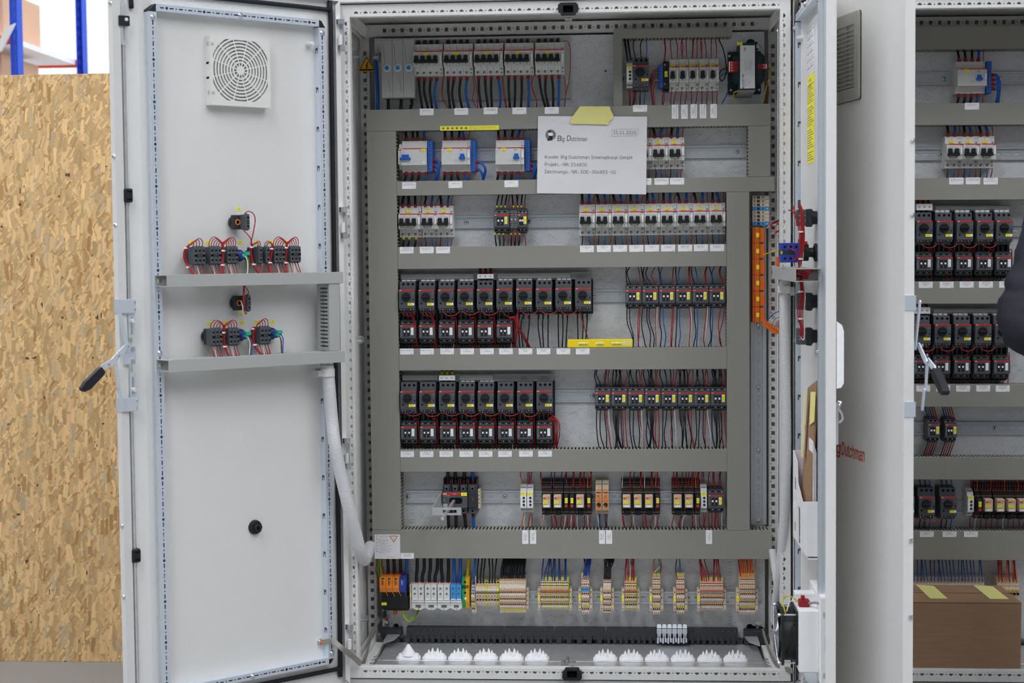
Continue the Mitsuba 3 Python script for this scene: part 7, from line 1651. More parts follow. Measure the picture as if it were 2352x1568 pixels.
def loops(blk, tx, tz, n, where, down):
    (a, b), (t, q), cols = blk
    for i in range(n):
        x = a + (b - a) * (i + .5) / n
        h = .010 + .0035 * i if tx < a else .010 + .0035 * (n - 1 - i)
        dwire('r', [(x, t - .002), (x, t + h * .6), ((x * 2 + tx) / 3, t + h), (tx + (x - tx) * .12, t + h * .55), (tx, tz)], (-.018, -.022, -.026, -.026, -.020), .0011, where)
    for i in range(cols + 1 if cols > 1 else 2):
        x = a + (b - a) * (i + .5) / (cols + 1 if cols > 1 else 2)
        dwire('w' if i == 1 and cols == 3 else 'r', [(x, q + .002), (x + .001, q - .008), (x + _rng.uniform(-.001, .004), down - .003)], (-.016, -.020, -.030), .0011, 'below ' + where.split(' ', 1)[1])
        if cols == 3: dwire('r', [(x + .0022, q + .002), (x + .004, q - .010), (x + _rng.uniform(0, .005), down - .003)], (-.010, -.016, -.030), .0011, 'below ' + where.split(' ', 1)[1])
def bundle(pts, ties, where, n=6):
    for i in range(n):
        t = 2 * math.pi * i / n
        dx, dy = .0022 * math.cos(t), .0022 * math.sin(t)
        wire('r', [(x + dx + _rng.uniform(-.0004, .0004), y + dy, z) for x, y, z in pts], .0013, where, M=DL_)
    for j, (x, y, z) in enumerate(ties):
        one('cable_tie', cat(lathe([(-.0016, .0046), (.0016, .0046)], (x, y, z), (0, 0, 1), 12), cb(x - .0075, x - .0035, y - .006, y - .002, z - .002, z + .0022, .0004)), 'mat_white', f'white cable tie on {where.split(" ", 1)[1]}, {("upper", "lower")[j]} one', 'cable tie', M=DL_)
XZ = lambda L, ys: [(x, y, z) for (x, z), y in zip(L, ys)]
_b1 = XZ(q_(-3992,12672,-4082,12545,-4105,12374,-4051,12188,-3950,11932), (-.020, -.014, -.012, -.014, -.03))
bundle(_b1, [XZ(q_(-4073,12580), (-.014,))[0], XZ(q_(-4028,12116), (-.016,))[0]], 'of the first red bundle above the upper door duct')
_b2 = XZ(q_(-3147,12697,-3132,12509,-3148,12293,-3188,11933), (-.026, -.026, -.026, -.034))
bundle(_b2, [XZ(q_(-3120,12509), (-.026,))[0], XZ(q_(-3154,12160), (-.028,))[0]], 'of the second red bundle above the upper door duct', 7)
_b3 = XZ(q_(-2277,12659,-2303,12490,-2269,12226,-2162,11939), (-.020, -.016, -.018, -.03))
bundle(_b3, [XZ(q_(-2277,12593), (-.018,))[0], XZ(q_(-2235,12167), (-.020,))[0]], 'of the third red bundle above the upper door duct')
_b4 = XZ(q_(-1720,12663,-1754,12472,-1802,12221,-1837,11934), (-.024, -.024, -.024, -.034))
bundle(_b4, [XZ(q_(-1744,12548), (-.024,))[0], XZ(q_(-1808,12204), (-.026,))[0]], 'of the fourth red bundle above the upper door duct')
_b5 = XZ(q_(-1312,12692,-1333,12469,-1350,12231,-1370,11931), (-.026, -.024, -.024, -.034))
bundle(_b5, [XZ(q_(-1326,12573), (-.024,))[0], XZ(q_(-1347,12199), (-.026,))[0]], 'of the fifth red bundle above the upper door duct', 7)
_b6 = XZ(q_(-3142,10653,-3149,10441,-3130,10195,-3071,9947), (-.026, -.024, -.024, -.034))
bundle(_b6, [XZ(q_(-3146,10510), (-.024,))[0], XZ(q_(-3127,10166), (-.026,))[0]], 'of the left red bundle above the lower door duct')
_b7 = XZ(q_(-2210,10617,-2270,10437,-2251,10171,-2142,9941), (-.018, -.014, -.016, -.03))
bundle(_b7, [XZ(q_(-2241,10568), (-.014,))[0], XZ(q_(-2237,10169), (-.018,))[0]], 'of the right red bundle above the lower door duct')
TXT = 'above the contact blocks over the upper duct of the left door'
for bi, bu, n in ((0, _b1, 4), (1, _b2, 5), (2, _b2, 5), (3, _b3, 2), (4, _b4, 2), (5, _b5, 5), (6, _b5, 5)): loops(BB[bi], bu[0][0], bu[0][2], n, TXT, LDZ1)
TXT = 'above the contact blocks over the lower duct of the left door'
for bi, bu, n in ((0, _b6, 4), (1, _b6, 4), (2, _b7, 4)): loops(BC[bi], bu[0][0], bu[0][2], n, TXT, LDZ2)
dwire('r', q_(-2481,13411,-2407,13478,-2292,13417,-2240,13264,-2267,12986,-2324,12658), (-.02, -.025, -.03, -.03, -.026, -.020), .0013, 'looping from the lone contact block high on the left door')
dwire('r', q_(-2467,13017,-2427,12929,-2321,12812,-2287,12659), (-.01, -.02, -.02, -.020), .0013, 'hanging from the lone contact block high on the left door')
for c, w in (('r', q_(-2600,11646,-2661,11410,-2679,11198,-2636,11000,-2566,10948,-2528,10988)), ('r', q_(-2570,11645,-2532,11489,-2524,11407)), ('r', q_(-2585,11646,-2636,11426,-2660,11213,-2635,11049,-2580,10998)), ('w', q_(-2682,11280,-2700,11134,-2684,10986,-2644,10922))):
    dwire(c, w, (-.030, -.040, -.042, -.036, -.030), .0013, 'around the lone contact block between the left door ducts')
for ws, cs, lb in (((q_(-2538,12412,-2473,12360,-2442,12213,-2482,11929), q_(-2455,12389,-2402,12301,-2419,12140,-2470,11929), q_(-2422,12396,-2368,12315,-2394,12110,-2448,11928)), 'wvc', 'from the green plug in the upper row of the left door'),
                   ((q_(-2523,10414,-2439,10345,-2414,10195,-2476,9941), q_(-2438,10411,-2383,10326,-2377,10160,-2448,9940), q_(-2415,10418,-2355,10292,-2359,10126,-2406,9938)), 'wcb', 'from the left green plug over the lower door duct'),
                   ((q_(-1596,10403,-1520,10325,-1520,10157,-1551,9940), q_(-1509,10416,-1446,10322,-1465,10154,-1532,9939), q_(-1489,10416,-1433,10287,-1466,10121,-1508,9938), q_(-1577,10402,-1501,10290,-1509,10123,-1543,9939)), 'cbbc', 'from the right green plug over the lower door duct')):
    for c, w in zip(cs, ws): dwire(c, w, (-.016, -.020, -.024, -.03), .0014, lb)
# black plug, earth strap and hose of the left door
p = (-.2089,.5531)
k = thing('sealing_plug', 'black round sealing plug with hexagonal nut low on the left door', 'plug')
part(k, 'flange', lathe([(0, .0185), (.004, .0180), (.006, .0165)], (p[0], .025, p[1]), (0, -1, 0), 24), 'mat_black', 30, M=DL_)
part(k, 'nut', lathe([(.004, .0170), (.011, .0160)], (p[0], .025, p[1]), (0, -1, 0), 8), 'mat_black', M=DL_)
part(k, 'stem', lathe([(.010, .0085), (.018, .0080)], (p[0], .025, p[1]), (0, -1, 0), 14), 'mat_charcoal', 30, M=DL_)
part(k, 'opening', lathe([(.0175, .0055), (.0186, .0055)], (p[0], .025, p[1]), (0, -1, 0), 14), 'mat_hole', M=DL_)
p = (-.0209,.2292)
k = thing('earth_bolt', 'chrome earth bolt with orange tip low on the left door beside the hinge rail', 'bolt')
part(k, 'nut', cat(lathe([(0, .0085), (.003, .0085), (.003, .0068), (.010, .0066)], (p[0], .025, p[1]), (0, -1, 0), 12)), 'mat_chrome', M=DL_)
part(k, 'tip', lathe([(.008, .0042), (.0145, .0040), (.0155, .003)], (p[0], .025, p[1]), (0, -1, 0), 12), 'mat_plug_orange', 30, M=DL_)
def dworld(x, y, z): return tuple((DL_ @ np.array([x, y, z, 1.0]))[:3])
q = (-.0063,.2353)
strap([dworld(p[0], .012, p[1] + .001), dworld(p[0] + .012, -.001, p[1] + .005), dworld(q[0] + .004, -.012, q[1] - .001), (-.5845, -.09, .2187), (-.5636, -.06, .1919), (-.5475, -.012, .1577)], .013, .0028, 'grey braided earth strap from the left door to the cabinet frame', normal=(.55, -.8, .1))
def hose(pts, r, label, end=True, pitch=.0036):
    k = thing('corrugated_hose', label, 'hose')
    p = smooth_path(pts, 14)
    d = np.r_[0, np.cumsum(np.linalg.norm(np.diff(p, axis=0), axis=1))]
    n = int(d[-1] / pitch) * 3
    s = np.linspace(0, d[-1], n)
    q = np.stack([np.interp(s, d, p[:, i]) for i in range(3)], 1)
    for _ in range(6): q[1:-1] = (q[:-2] + q[1:-1] * 2 + q[2:]) / 4
    part(k, 'tube', tube(q, r * (1 - .035 * (np.arange(n) % 3 == 0)), 14, 1), 'mat_hose', 35)
    return k
a = (-.0192,.9567); b = (-.0139,.8869); c = (-.0085,.8191)
HP = [dworld(a[0], -.030, a[1]), dworld(b[0], -.030, b[1]), dworld(c[0], -.030, c[1])]
HP += [(-.5909, -.11, .753), (-.5781, -.10, .6729), (-.5615, -.085, .5858), (-.5485, -.06, .5134), (-.5414, -.03, .4586), (-.5421, .03, .4264), (-.5459, .10, .426), (-.5516, .20, .4315)]
hose(HP, .0165, 'thick grey corrugated hose from the left door into the cabinet')
k = thing('hose_clamp', 'grey plastic hose holder under the lower duct of the left door', 'clamp')
h = (-.0196,.9377)
part(k, 'collar', lathe([(-.010, .0190), (.010, .0190)], (h[0], -.030, h[1]), (0, 0, 1), 20), 'mat_cream', 30, M=DL_)
part(k, 'lug', cat(cb(h[0] - .030, h[0] - .012, -.034, -.004, h[1] - .010, h[1] + .006, .001), cb(h[0] - .026, h[0] + .020, -.012, -.0005, h[1] - .012, h[1] + .010, .001)), 'mat_cream_dark', M=DL_)
# ---------------------------------------------------------------- things on the right door of the middle cabinet (local x along the door, y into it)
DR_ = DOOR_R
duct(-.040, .500, 1.1665, 1.1980, 'h', 'grey open-ended cable duct stuffed with red wires on the right door', M=DR_, y0=.0040, y1=-.054, mat='mat_duct_light')
for i in range(7):
    z = 1.174 + .0028 * i
    wire('r', [(.10, -.02, z), (.30, -.035 + .004 * (i % 3), z + .002), (.42, -.018 - .004 * (i % 4), z - .003 * (i % 2)), (.470 + .004 * (i % 3), -.030 + .003 * i, z + .001), (.462, -.040 + .006 * (i % 3), z - .004), (.40, -.03, z)], .0016, 'curled inside the open duct of the right door', M=DR_)
def side_block(z, X, lb):
    k = thing('contact_block', lb, 'switch block')
    part(k, 'collar', lathe([(0, .016), (.010, .016), (.010, .0185), (.014, .0185)], (X, .025, z), (0, -1, 0), 20), 'mat_black', 30, M=DR_)
    part(k, 'holder', cb(X - .016, X + .016, -.001, .012, z - .022, z + .021, .0015), 'mat_charcoal', M=DR_)
    b = part(k, 'contact_block', cat(cb(X - .015, X + .015, -.024, -.001, z - .0195, z + .0195, .0012)), 'mat_anthracite', M=DR_)
    part(k, 'contact_block__print', cat(*[bx(X + .0150, X + .0153, -.019 + .006 * j, -.0165 + .006 * j, z - .008 + .006 * i, z - .0055 + .006 * i) for i in range(3) for j in range(3) if (i + j) % 2 == 0]), 'mat_duct_light', M=DR_)
for (Y, z), lb in (((-.0026,1.317), 'dark grey contact block on the right door above the blue cam switch'), ((-.0025,1.115), 'dark grey contact block on the right door just below its duct'), ((-.0025,1.0306), 'lowest dark grey contact block on the right door')): side_block(z, .25, lb)
k = thing('cam_switch', 'blue rotary cam switch with red ring standing off the right door', 'switch')
(_, z) = (-.0234,1.2332)
part(k, 'body', cat(cb(.227, .273, -.064, -.020, z - .0235, z + .0235, .001)), 'mat_deep_blue', M=DR_)
part(k, 'belt', bx(.2265, .2735, -.0645, -.030, z - .0045, z + .0055), 'mat_charcoal', M=DR_)
for q in (-.054, -.040, -.027):
    for s in (.014, -.014): part(k, 'screw_hole', lathe([(0, .0030), (.0005, .0030)], (.273, q, z + s), (1, 0, 0), 10), 'mat_hole', M=DR_)
part(k, 'label_ring', lathe([(0, .021), (.011, .021)], (.25, -.009, z), (0, -1, 0), 22), 'mat_white', 30, M=DR_)
part(k, 'neck', lathe([(0, .0205), (.012, .0205)], (.25, .004, z), (0, -1, 0), 22), 'mat_black', 30, M=DR_)
part(k, 'red_lug', cb(.244, .256, -.010, .002, z + .018, z + .027, .001), 'mat_red', M=DR_)
part(k, 'flange', lathe([(0, .022), (.006, .022), (.010, .012), (.022, .011)], (.25, .025, z), (0, -1, 0), 22), 'mat_black', 30, M=DR_)
part(k, 'clip', bx(.2738, .2742, -.0645, -.060, z - .003, z + .004), 'mat_lime', M=DR_)
for i, (za, zb) in enumerate(((z + .012, 1.198), (z - .012, 1.198), (1.335, 1.198), (1.345, 1.198))):
    wire('r', [(.275, -.046 + .012 * (i % 2), za), (.290, -.035, za - .006), (.292, -.028 + .003 * i, (za + zb) / 2 + .01), (.288, -.022, zb - .004)], .0014, 'at the blue cam switch of the right door', M=DR_)
for i in range(4): wire('r', [(.27, -.022 + .002 * i, 1.340 - .004 * i), (.288, -.020 + .002 * i, 1.352 - .005 * i), (.292, -.018 + .002 * i, 1.31), (.289, -.016 + .002 * i, 1.26), (.287, -.018, 1.20)], .0014, 'hanging beside the uppermost contact block of the right door', M=DR_)
for i in range(5): wire('rrrrw'[i], [(.289, -.020 + .002 * i, 1.166), (.290, -.018 + .0025 * i, 1.13), (.291, -.026 + .004 * i, 1.09), (.288, -.018 + .002 * i, 1.05 - .006 * i), (.272, -.020, 1.035)], .0014, 'below the duct of the right door', M=DR_)
for q in (1.283, 1.218, 1.140, 1.075): one('cable_tie', lathe([(-.0018, .0065), (.0018, .0065)], (.290, -.018, q), (0, 0, 1), 12), 'mat_white', f'white cable tie on the red wires of the right door, {({1.283: "topmost", 1.218: "second", 1.140: "third", 1.075: "lowest"})[q]}', 'cable tie', M=DR_)
# sheets glued to the right door
(_a, _z0), (_b, _z1) = (-.0998,1.4496), (.0902,1.6601)
k = thing('instruction_sheet', 'tall yellow instruction sheet glued inside the right door', 'sheet')
part(k, 'paper', bx(.02, .20, .0242, .0248, 1.455, 1.672), 'mat_yellow', M=DR_)
part(k, 'lettering', cat(*[bx(.030 + .010 * (i % 3 == 0), .19 - .012 * (i * 7 % 5), .0241, .0242, 1.462 + .0062 * i, 1.4640 + .0062 * i) for i in range(32) if i % 9 != 4], *[text(t, .0075, .0242, .11, 1.660 - .012 * i, depth=.0001) for i, t in enumerate(('ATTENTION', 'ACHTUNG'))]), 'mat_ink_grey', M=DR_)
k = thing('instruction_sheet', 'white table sheet glued above the yellow one inside the right door', 'sheet')
part(k, 'paper', bx(.02, .20, .0242, .0248, 1.674, 1.790), 'mat_paper', M=DR_)
part(k, 'table_lines', cat(*[bx(.025, .195, .0240, .0242, 1.68 + .018 * i, 1.6806 + .018 * i) for i in range(7)], *[bx(.025 + .034 * i, .0256 + .034 * i, .0240, .0242, 1.68, 1.788) for i in range(6)], *[bx(.03 + .034 * (i % 5), .046 + .034 * (i % 5) + .006 * (i % 2), .0240, .0242, 1.690 + .018 * (i // 5), 1.693 + .018 * (i // 5)) for i in range(30)]), 'mat_ink_grey', M=DR_)
# document pocket with cardboard and papers
k = thing('document_pocket', 'white plastic document pocket on the right door holding papers', 'pocket')
o = Polygon([(.10, .515), (.10, .735), (.19, .715), (.20, .665), (.30, .635), (.40, .650), (.40, .52)])
o = o.difference(shapely.union_all([sbox(.13, .640, .165, .672), sbox(.215, .520, .255, .612), sbox(.13, .535, .160, .560)]))
part(k, 'front', plate_xz(o, -.016, -.0135), 'mat_white', M=DR_)
part(k, 'side', cat(bx(.10, .1025, -.0135, .0245, .515, .735), bx(.3975, .40, -.0135, .0245, .52, .650), bx(.10, .40, -.0135, .0245, .513, .516)), 'mat_white', M=DR_)
part(k, 'ribs', cat(*[bx(.205 + .004 * i, .2065 + .004 * i, -.0168, -.016, .622, .640) for i in range(8)], *[bx(.12 + .004 * i, .1215 + .004 * i, -.0168, -.016, .575, .61) for i in range(9)]), 'mat_white', M=DR_)
k = thing('cardboard_sheet', 'brown cardboard sheet sticking out of the white document pocket', 'cardboard')
part(k, 'sheet', hull([(x, y, z) for x, y, z in ((.17, -.008, .53), (.36, -.008, .53), (.17, -.004, .53), (.36, -.004, .53), (.19, .010, .90), (.40, .006, .935), (.19, .014, .90), (.40, .010, .935))]), 'mat_card', M=DR_)
k2 = thing('folder', 'thin dark red folder behind the cardboard in the white document pocket', 'folder')
part(k2, 'cover', bx(.12, .30, .012, .015, .53, .800), 'mat_wire_red', M=DR_)
k2 = thing('paper_stack', 'white papers standing in the white document pocket', 'papers')
part(k2, 'sheets', cat(*[bx(.30, .385, .000 + .0016 * i, .0010 + .0016 * i, .53, .790 - .006 * i) for i in range(5)]), 'mat_paper', M=DR_)
k = thing('masking_tape', 'pale yellow tape strips on the cardboard of the right door', 'tape')
part(k, 'strip', cat(hull([(.30, .0040, .90), (.42, .0010, .91), (.30, .0046, .90), (.42, .0016, .91), (.31, .0000, .82), (.41, -.0010, .84), (.31, .0006, .82), (.41, -.0004, .84)]), hull([(.24, -.0040, .89), (.27, -.0040, .90), (.24, -.0046, .89), (.27, -.0046, .90), (.22, -.0092, .735), (.25, -.0096, .735), (.22, -.0098, .735), (.25, -.0102, .735)])), 'mat_tape', M=DR_)
k = thing('masking_tape', 'narrow pale yellow tape running up the right door above the cardboard', 'tape')
part(k, 'strip', bx(.405, .425, .0236, .0242, .93, 1.015), 'mat_tape', M=DR_)
# fan filter unit at the foot of the right door
k = thing('fan_filter_unit', 'white fan filter unit with black fan at the foot of the right door', 'fan')
f0, f1, z0, z1 = .350, .500, .2690, .4190
part(k, 'frame', cb(f0 - .030, f1 + .020, .000, .0245, z0 - .020, z1 + .030, .002), 'mat_white', M=DR_)
part(k, 'housing', cb(f0 - .004, f1, -.046, .001, z0, z1 - .004, .003), 'mat_white', M=DR_)
part(k, 'clip', cat(*[cb(f1 + .018, f1 + .0215, .006, .018, z - .006, z + .006, .0006) for z in (z0 + .0, z1 - .01)], cb(f1 + .018, f1 + .0212, .010, .022, (z0 + z1) / 2 - .018, (z0 + z1) / 2 + .018, .0006)), 'mat_cream_dark', M=DR_)
fan = rrect(f0 + .012, f1 - .012, z0 + .012, z1 - .012, .012, 4)
fc = ((f0 + f1) / 2, (z0 + z1) / 2)
for ya, yb in ((-.0840, -.0780), (-.0520, -.0462)): part(k, 'fan_flange', plate_xz(fan.difference(Point(*fc).buffer(.0575, quad_segs=10)), ya, yb), 'mat_black', M=DR_)
ringm = plate_xz(Point(*fc).buffer(.0620, quad_segs=12).difference(Point(*fc).buffer(.0575, quad_segs=12)), -.0840, -.0462)
part(k, 'fan_barrel', ringm, 'mat_black', 30, M=DR_)
part(k, 'fan_hub', lathe([(0, .022), (.030, .022), (.033, .018)], (fc[0], -.048, fc[1]), (0, -1, 0), 20), 'mat_charcoal', 30, M=DR_)
for i in range(7):
    t = 2 * math.pi * i / 7
    u, v = math.cos(t), math.sin(t)
    part(k, 'fan_blade', hull([(fc[0] + u * r - v * w, y, fc[1] + v * r + u * w) for r in (.021, .055) for w, y in ((-.012, -.054), (-.012, -.055), (.012, -.074), (.012, -.075))]), 'mat_charcoal', M=DR_)
for r in (.018, .028, .038, .048, .057): part(k, 'guard_ring', tube([(fc[0] + r * math.cos(t), -.0905 - .004 * (1 - r / .06), fc[1] + r * math.sin(t)) for t in np.linspace(0, 2 * math.pi, 29)], .0011, 5, 1), 'mat_chrome', True, M=DR_)
for s, t in ((1, 1), (1, -1), (-1, 1), (-1, -1)):
    part(k, 'guard_arm', tube([(fc[0] + s * .056, -.0850, fc[1] + t * .056), (fc[0] + s * .050, -.0915, fc[1] + t * .050), (fc[0] + s * .010, -.0945, fc[1] + t * .010), (fc[0], -.0948, fc[1])], .0014, 5, 3), 'mat_chrome', True, M=DR_)
    part(k, 'fan_bolt', cat(cyl(.0022, (fc[0] + s * .056, -.092, fc[1] + t * .056), (fc[0] + s * .056, -.044, fc[1] + t * .056), 8), lathe([(0, .0042), (.004, .0042)], (fc[0] + s * .056, -.088, fc[1] + t * .056), (0, -1, 0), 6)), 'mat_chrome', M=DR_)
part(k, 'terminal_box', cb(f0 + .03, f0 + .075, -.046, .000, z1 - .004, z1 + .018, .001), 'mat_white', M=DR_)
part(k, 'red_terminal', cat(cb(f1 - .055, f1 - .030, -.042, -.018, z1 - .004, z1 + .012, .001), *[cb(f1 - .053 + .007 * i, f1 - .049 + .007 * i, -.036, -.028, z1 + .012, z1 + .020, .0006) for i in range(3)]), 'mat_ferrule', M=DR_)
FW = 'on top of the fan filter unit of the right door'
wire('y', [(f1 - .05, -.040, z1 + .004), (f1 - .05, -.062, z1 + .018), (f1 - .05, -.078, z1 + .010), (f1 - .035, -.072, z1 - .025)], .0016, FW, M=DR_)
wire('w', [(f1 - .05, -.036, z1 + .002), (f1 - .05, -.060, z1 + .006), (f1 - .04, -.070, z1 - .016)], .0014, FW, M=DR_)
wire('k', [(f1 - .034, -.050, z1 - .06), (f1 - .015, -.058, z1 - .04), (f1 - .012, -.064, z1 - .09), (f1 - .02, -.070, z1 - .115)], .0018, 'hanging along the black fan of the right door', M=DR_)
wire('g', [(f1 - .03, -.020, z1 + .006), (f1 - .01, .0, z1 + .010), (f1 + .015, .014, z1 - .004), (f1 + .024, .020, z1 - .03)], .0030, 'curving over the frame of the fan filter unit', M=DR_)
# outside of the right door: handle and hook
k = thing('lever_handle', 'white lever handle on the outer side of the right door', 'handle')
(_, za), (_, zb) = (.0363,1.08), (.0365,.9306)
part(k, 'lever', hull([(X, Y, z) for X in (.556, .578) for Y, z in ((.0285, za), (.0285, zb), (.040, za - .008), (.044, za - .022), (.044, zb + .012), (.038, zb + .002))]), 'mat_white', M=DR_)
k = thing('door_hook', 'chrome hook and bar on the outer edge of the right door below the handle', 'hook')
(_, zc), (_, zd) = (.0366,.8986), (.0367,.804)
part(k, 'bar', cb(.566, .572, .0285, .033, zd, zc, .001), 'mat_chrome', M=DR_)
part(k, 'hook', tube([(.572, .031, zc + .002), (.574, .038, zc + .001), (.576, .033, zc - .012), (.577, .040, zc - .024), (.577, .041, zc - .036), (.575, .034, zc - .045)], .0030, 8, 4), 'mat_chrome', True, M=DR_)
# hose of the right door
RH = []
for (px, py, y) in (): pass
RH = [(.5621, -.02, 1.1664), (.5621, -.02, 1.0771), (.5643, -.02, .9651), (.5676, -.02, .8303), (.5675, -.02, .695), (.5641, -.01, .5804), (.5594, .01, .463), (.5545, .04, .3709), (.5514, .09, .2963), (.554, .14, .2439)]
hose(RH, .0122, 'long grey corrugated hose hanging along the right side of the middle cabinet')
hose([(.5568, .24, .4182), (.5607, .22, .3762), (.5638, .18, .3363), (.5632, .15, .301)], .0100, 'short grey corrugated hose behind the long one at the lower right')
k = thing('hose_clamp', 'grey plastic hose holder under the duct of the right door', 'clamp')
h = (.5621, 1.1396)
part(k, 'collar', cb(h[0] - .0165, h[0] + .0150, -.037, -.004, h[1] - .011, h[1] + .010, .003), 'mat_cream')
part(k, 'lug', cb(h[0] + .014, h[0] + .026, -.030, -.012, h[1] - .016, h[1] + .006, .001), 'mat_cream_dark')
# loose ends at the right edge of the cabinet
for i, (c, w) in enumerate((('k', q_(5414,13046,5515,13117,5643,13173,5744,13230)), ('b', q_(5586,13088,5715,13135,5829,13180)), ('k', q_(5543,12866,5643,12900,5752,12956)), ('k', q_(5643,12762,5743,12798)), ('k', q_(5657,12664,5752,12691)))):
    k = wire(c, [(x, .15 + .01 * j, z) for j, (x, z) in enumerate(w)], .0024, 'with red sleeve, loose at the right cabinet edge', ferrule='mat_red', flen=.012, frad=1.4)
    d = np.array([w[0][0] - w[1][0], -.01, w[0][1] - w[1][1]]); d /= np.linalg.norm(d)
    part(k, 'bare_end', lathe([(0, .0022), (.012, .0022)], (w[0][0], .15, w[0][1]), d, 8), 'mat_rail')
a, b = (.5279,1.0467), (.5635,1.0208)
k = thing('loose_plug', 'orange plug connector hanging tilted from wires at the right edge', 'connector')
dx, dz = b[0] - a[0], b[1] - a[1]; L_ = math.hypot(dx, dz); ux, uz = dx / L_, dz / L_; nx, nz = -uz, ux
Pq = lambda s, t: (a[0] + ux * L_ * s + nx * t, a[1] + uz * L_ * s + nz * t)
part(k, 'body', plate_xz(Polygon([Pq(-.04, -.009), Pq(1.02, -.009), Pq(1.02, .007), Pq(-.04, .007)]), .143, .158), 'mat_plug_orange')
part(k, 'screws', cat(*[lathe([(0, .0013), (.0006, .0012)], (Pq((i + .5) / 8, .001)[0], .143, Pq((i + .5) / 8, .001)[1]), (0, -1, 0), 8) for i in range(8)]), 'mat_ferrule')
for i, c in enumerate('bwwgwgrr'):
    s = Pq((i + .5) / 8, .007)
    e = q_(5672,10799,5672,10742,5672,10687,5672,10647,5672,10606,5672,10562,5672,10511,5672,10460)[i]
    wire(c, [(s[0], .150, s[1]), ((s[0] + e[0]) / 2 - .002, .145, (s[1] + e[1]) / 2 + .003), (e[0], .12, e[1])], .0012, 'of the hanging orange plug connector')
wire('y', [(.529, .20, 1.2277), (.537, .10, 1.2335), (.5447, -.05, 1.2401)], .0016, 'stretched to the blue cam switch of the right door')
one('loose_plug', cat(cb(.5462, .5562, .02, .04, 1.1974, 1.2221, .001)), 'mat_plug_orange', 'small orange plug half hidden behind the blue cam switch', 'connector')
# vent and lettering on the outer side of the far door
D2_ = DOOR_2
lx = lambda u: .055 - u          # distance from the hinge to local x
k = thing('louvred_vent', 'grey louvred vent on the outer face of the second cabinet door', 'vent')
vx0, vx1, vz0, vz1 = lx(.389), lx(.185), 1.587, 1.790
Yo = .0275
fr = rrect(vx0, vx1, vz0, vz1, .008, 4).difference(sbox(vx0 + .024, vz0 + .028, vx1 - .024, vz1 - .028))
part(k, 'frame', plate_xz(fr, Yo + .0002, Yo + .008), 'mat_vent', M=D2_)
part(k, 'back', bx(vx0 + .02, vx1 - .02, Yo + .0001, Yo + .0006, vz0 + .02, vz1 - .02), 'mat_cream', M=D2_)
part(k, 'gasket', plate_xz(rrect(vx0 - .0012, vx1 + .0012, vz0 - .0012, vz1 + .0012, .008, 4).difference(sbox(vx0 + .01, vz0 + .01, vx1 - .01, vz1 - .01)), Yo + .0001, Yo + .002), 'mat_black', M=D2_)
for i in range(14):
    z = vz0 + .033 + .0101 * i
    part(k, 'slat', hull([(x, y, zz) for x in (vx0 + .024, vx1 - .024) for y, zz in ((Yo + .001, z + .0042), (Yo + .0015, z + .0050), (Yo + .0075, z - .0012), (Yo + .0075, z - .0022))]), 'mat_vent', M=D2_)
for q in (.36, .68): part(k, 'divider', bx(vx0 + (vx1 - vx0) * q, vx0 + (vx1 - vx0) * q + .002, Yo + .001, Yo + .0065, vz0 + .028, vz1 - .028), 'mat_vent', M=D2_)
k = thing('door_lettering', 'red company lettering on the outer face of the second cabinet door', 'lettering')
def outer_text(s, u0, z, h, wd):
    m = text(s, h, 0, 0, 0, align='l', bold=True, depth=.0003)
    v = m.vertices.copy(); v[:, 0] *= wd / v[:, 0].max(); v[:, 0] += .10 * v[:, 2]
    m.vertices = np.stack([lx(u0) - v[:, 0], Yo - v[:, 1] + .0000, v[:, 2] + z], 1)
    part(k, 'word', m, 'mat_logo_red', M=D2_)
outer_text('Big', .190, .762, .030, .078)
outer_text('Dutchman', .275, .762, .030, .140)
# ---------------------------------------------------------------- the second cabinet (its own local frame, same layout rules)
C2 = CAB2
def duct2(px0, px1, zt, zb, label): duct(-.470, .470, zb, zt, 'h', label, M=C2)
Z7 = [m_(18427,17826), m_(16369,15781), m_(14351,13756), m_(11543,10932), m_(8728,8109), m_(6717,6103), m_(4684,3882)]
for i, (t, b) in enumerate(Z7): duct2(0, 0, t, b, f'grey slotted cable duct in the second cabinet, {ORD[i]} from the top')
for i, (z, s) in enumerate(((m_(17109)[0], [m_(-1517,-17)[0], m_(-1517,-17)[1]]), (m_(15041)[0], [m_(-1584,11)[0]]), (m_(12929)[0], []), (m_(7443)[0], [m_(-13)[0]]), (m_(5239)[0], []))):
    din_rail(-.465, .465, z, f'steel mounting rail in the second cabinet, {ORD[i]} from the top', s, M=C2)
x, z = m_(-1296)[0], m_(17515,16665)
zc = (z[0] + z[1]) / 2
rcd_kit(False, True, ('F47.1', '3.4')).place('residual_current_breaker', C2 @ at(x, .335, zc), 'white residual current breaker with blue toggle in the second cabinet', 'circuit breaker')
block_kit(13, 'mat_blue', .0142, .0865).place('terminal_block', C2 @ at(x + .0810, .335, zc), 'upright blue terminal bar in the second cabinet', 'terminal block')
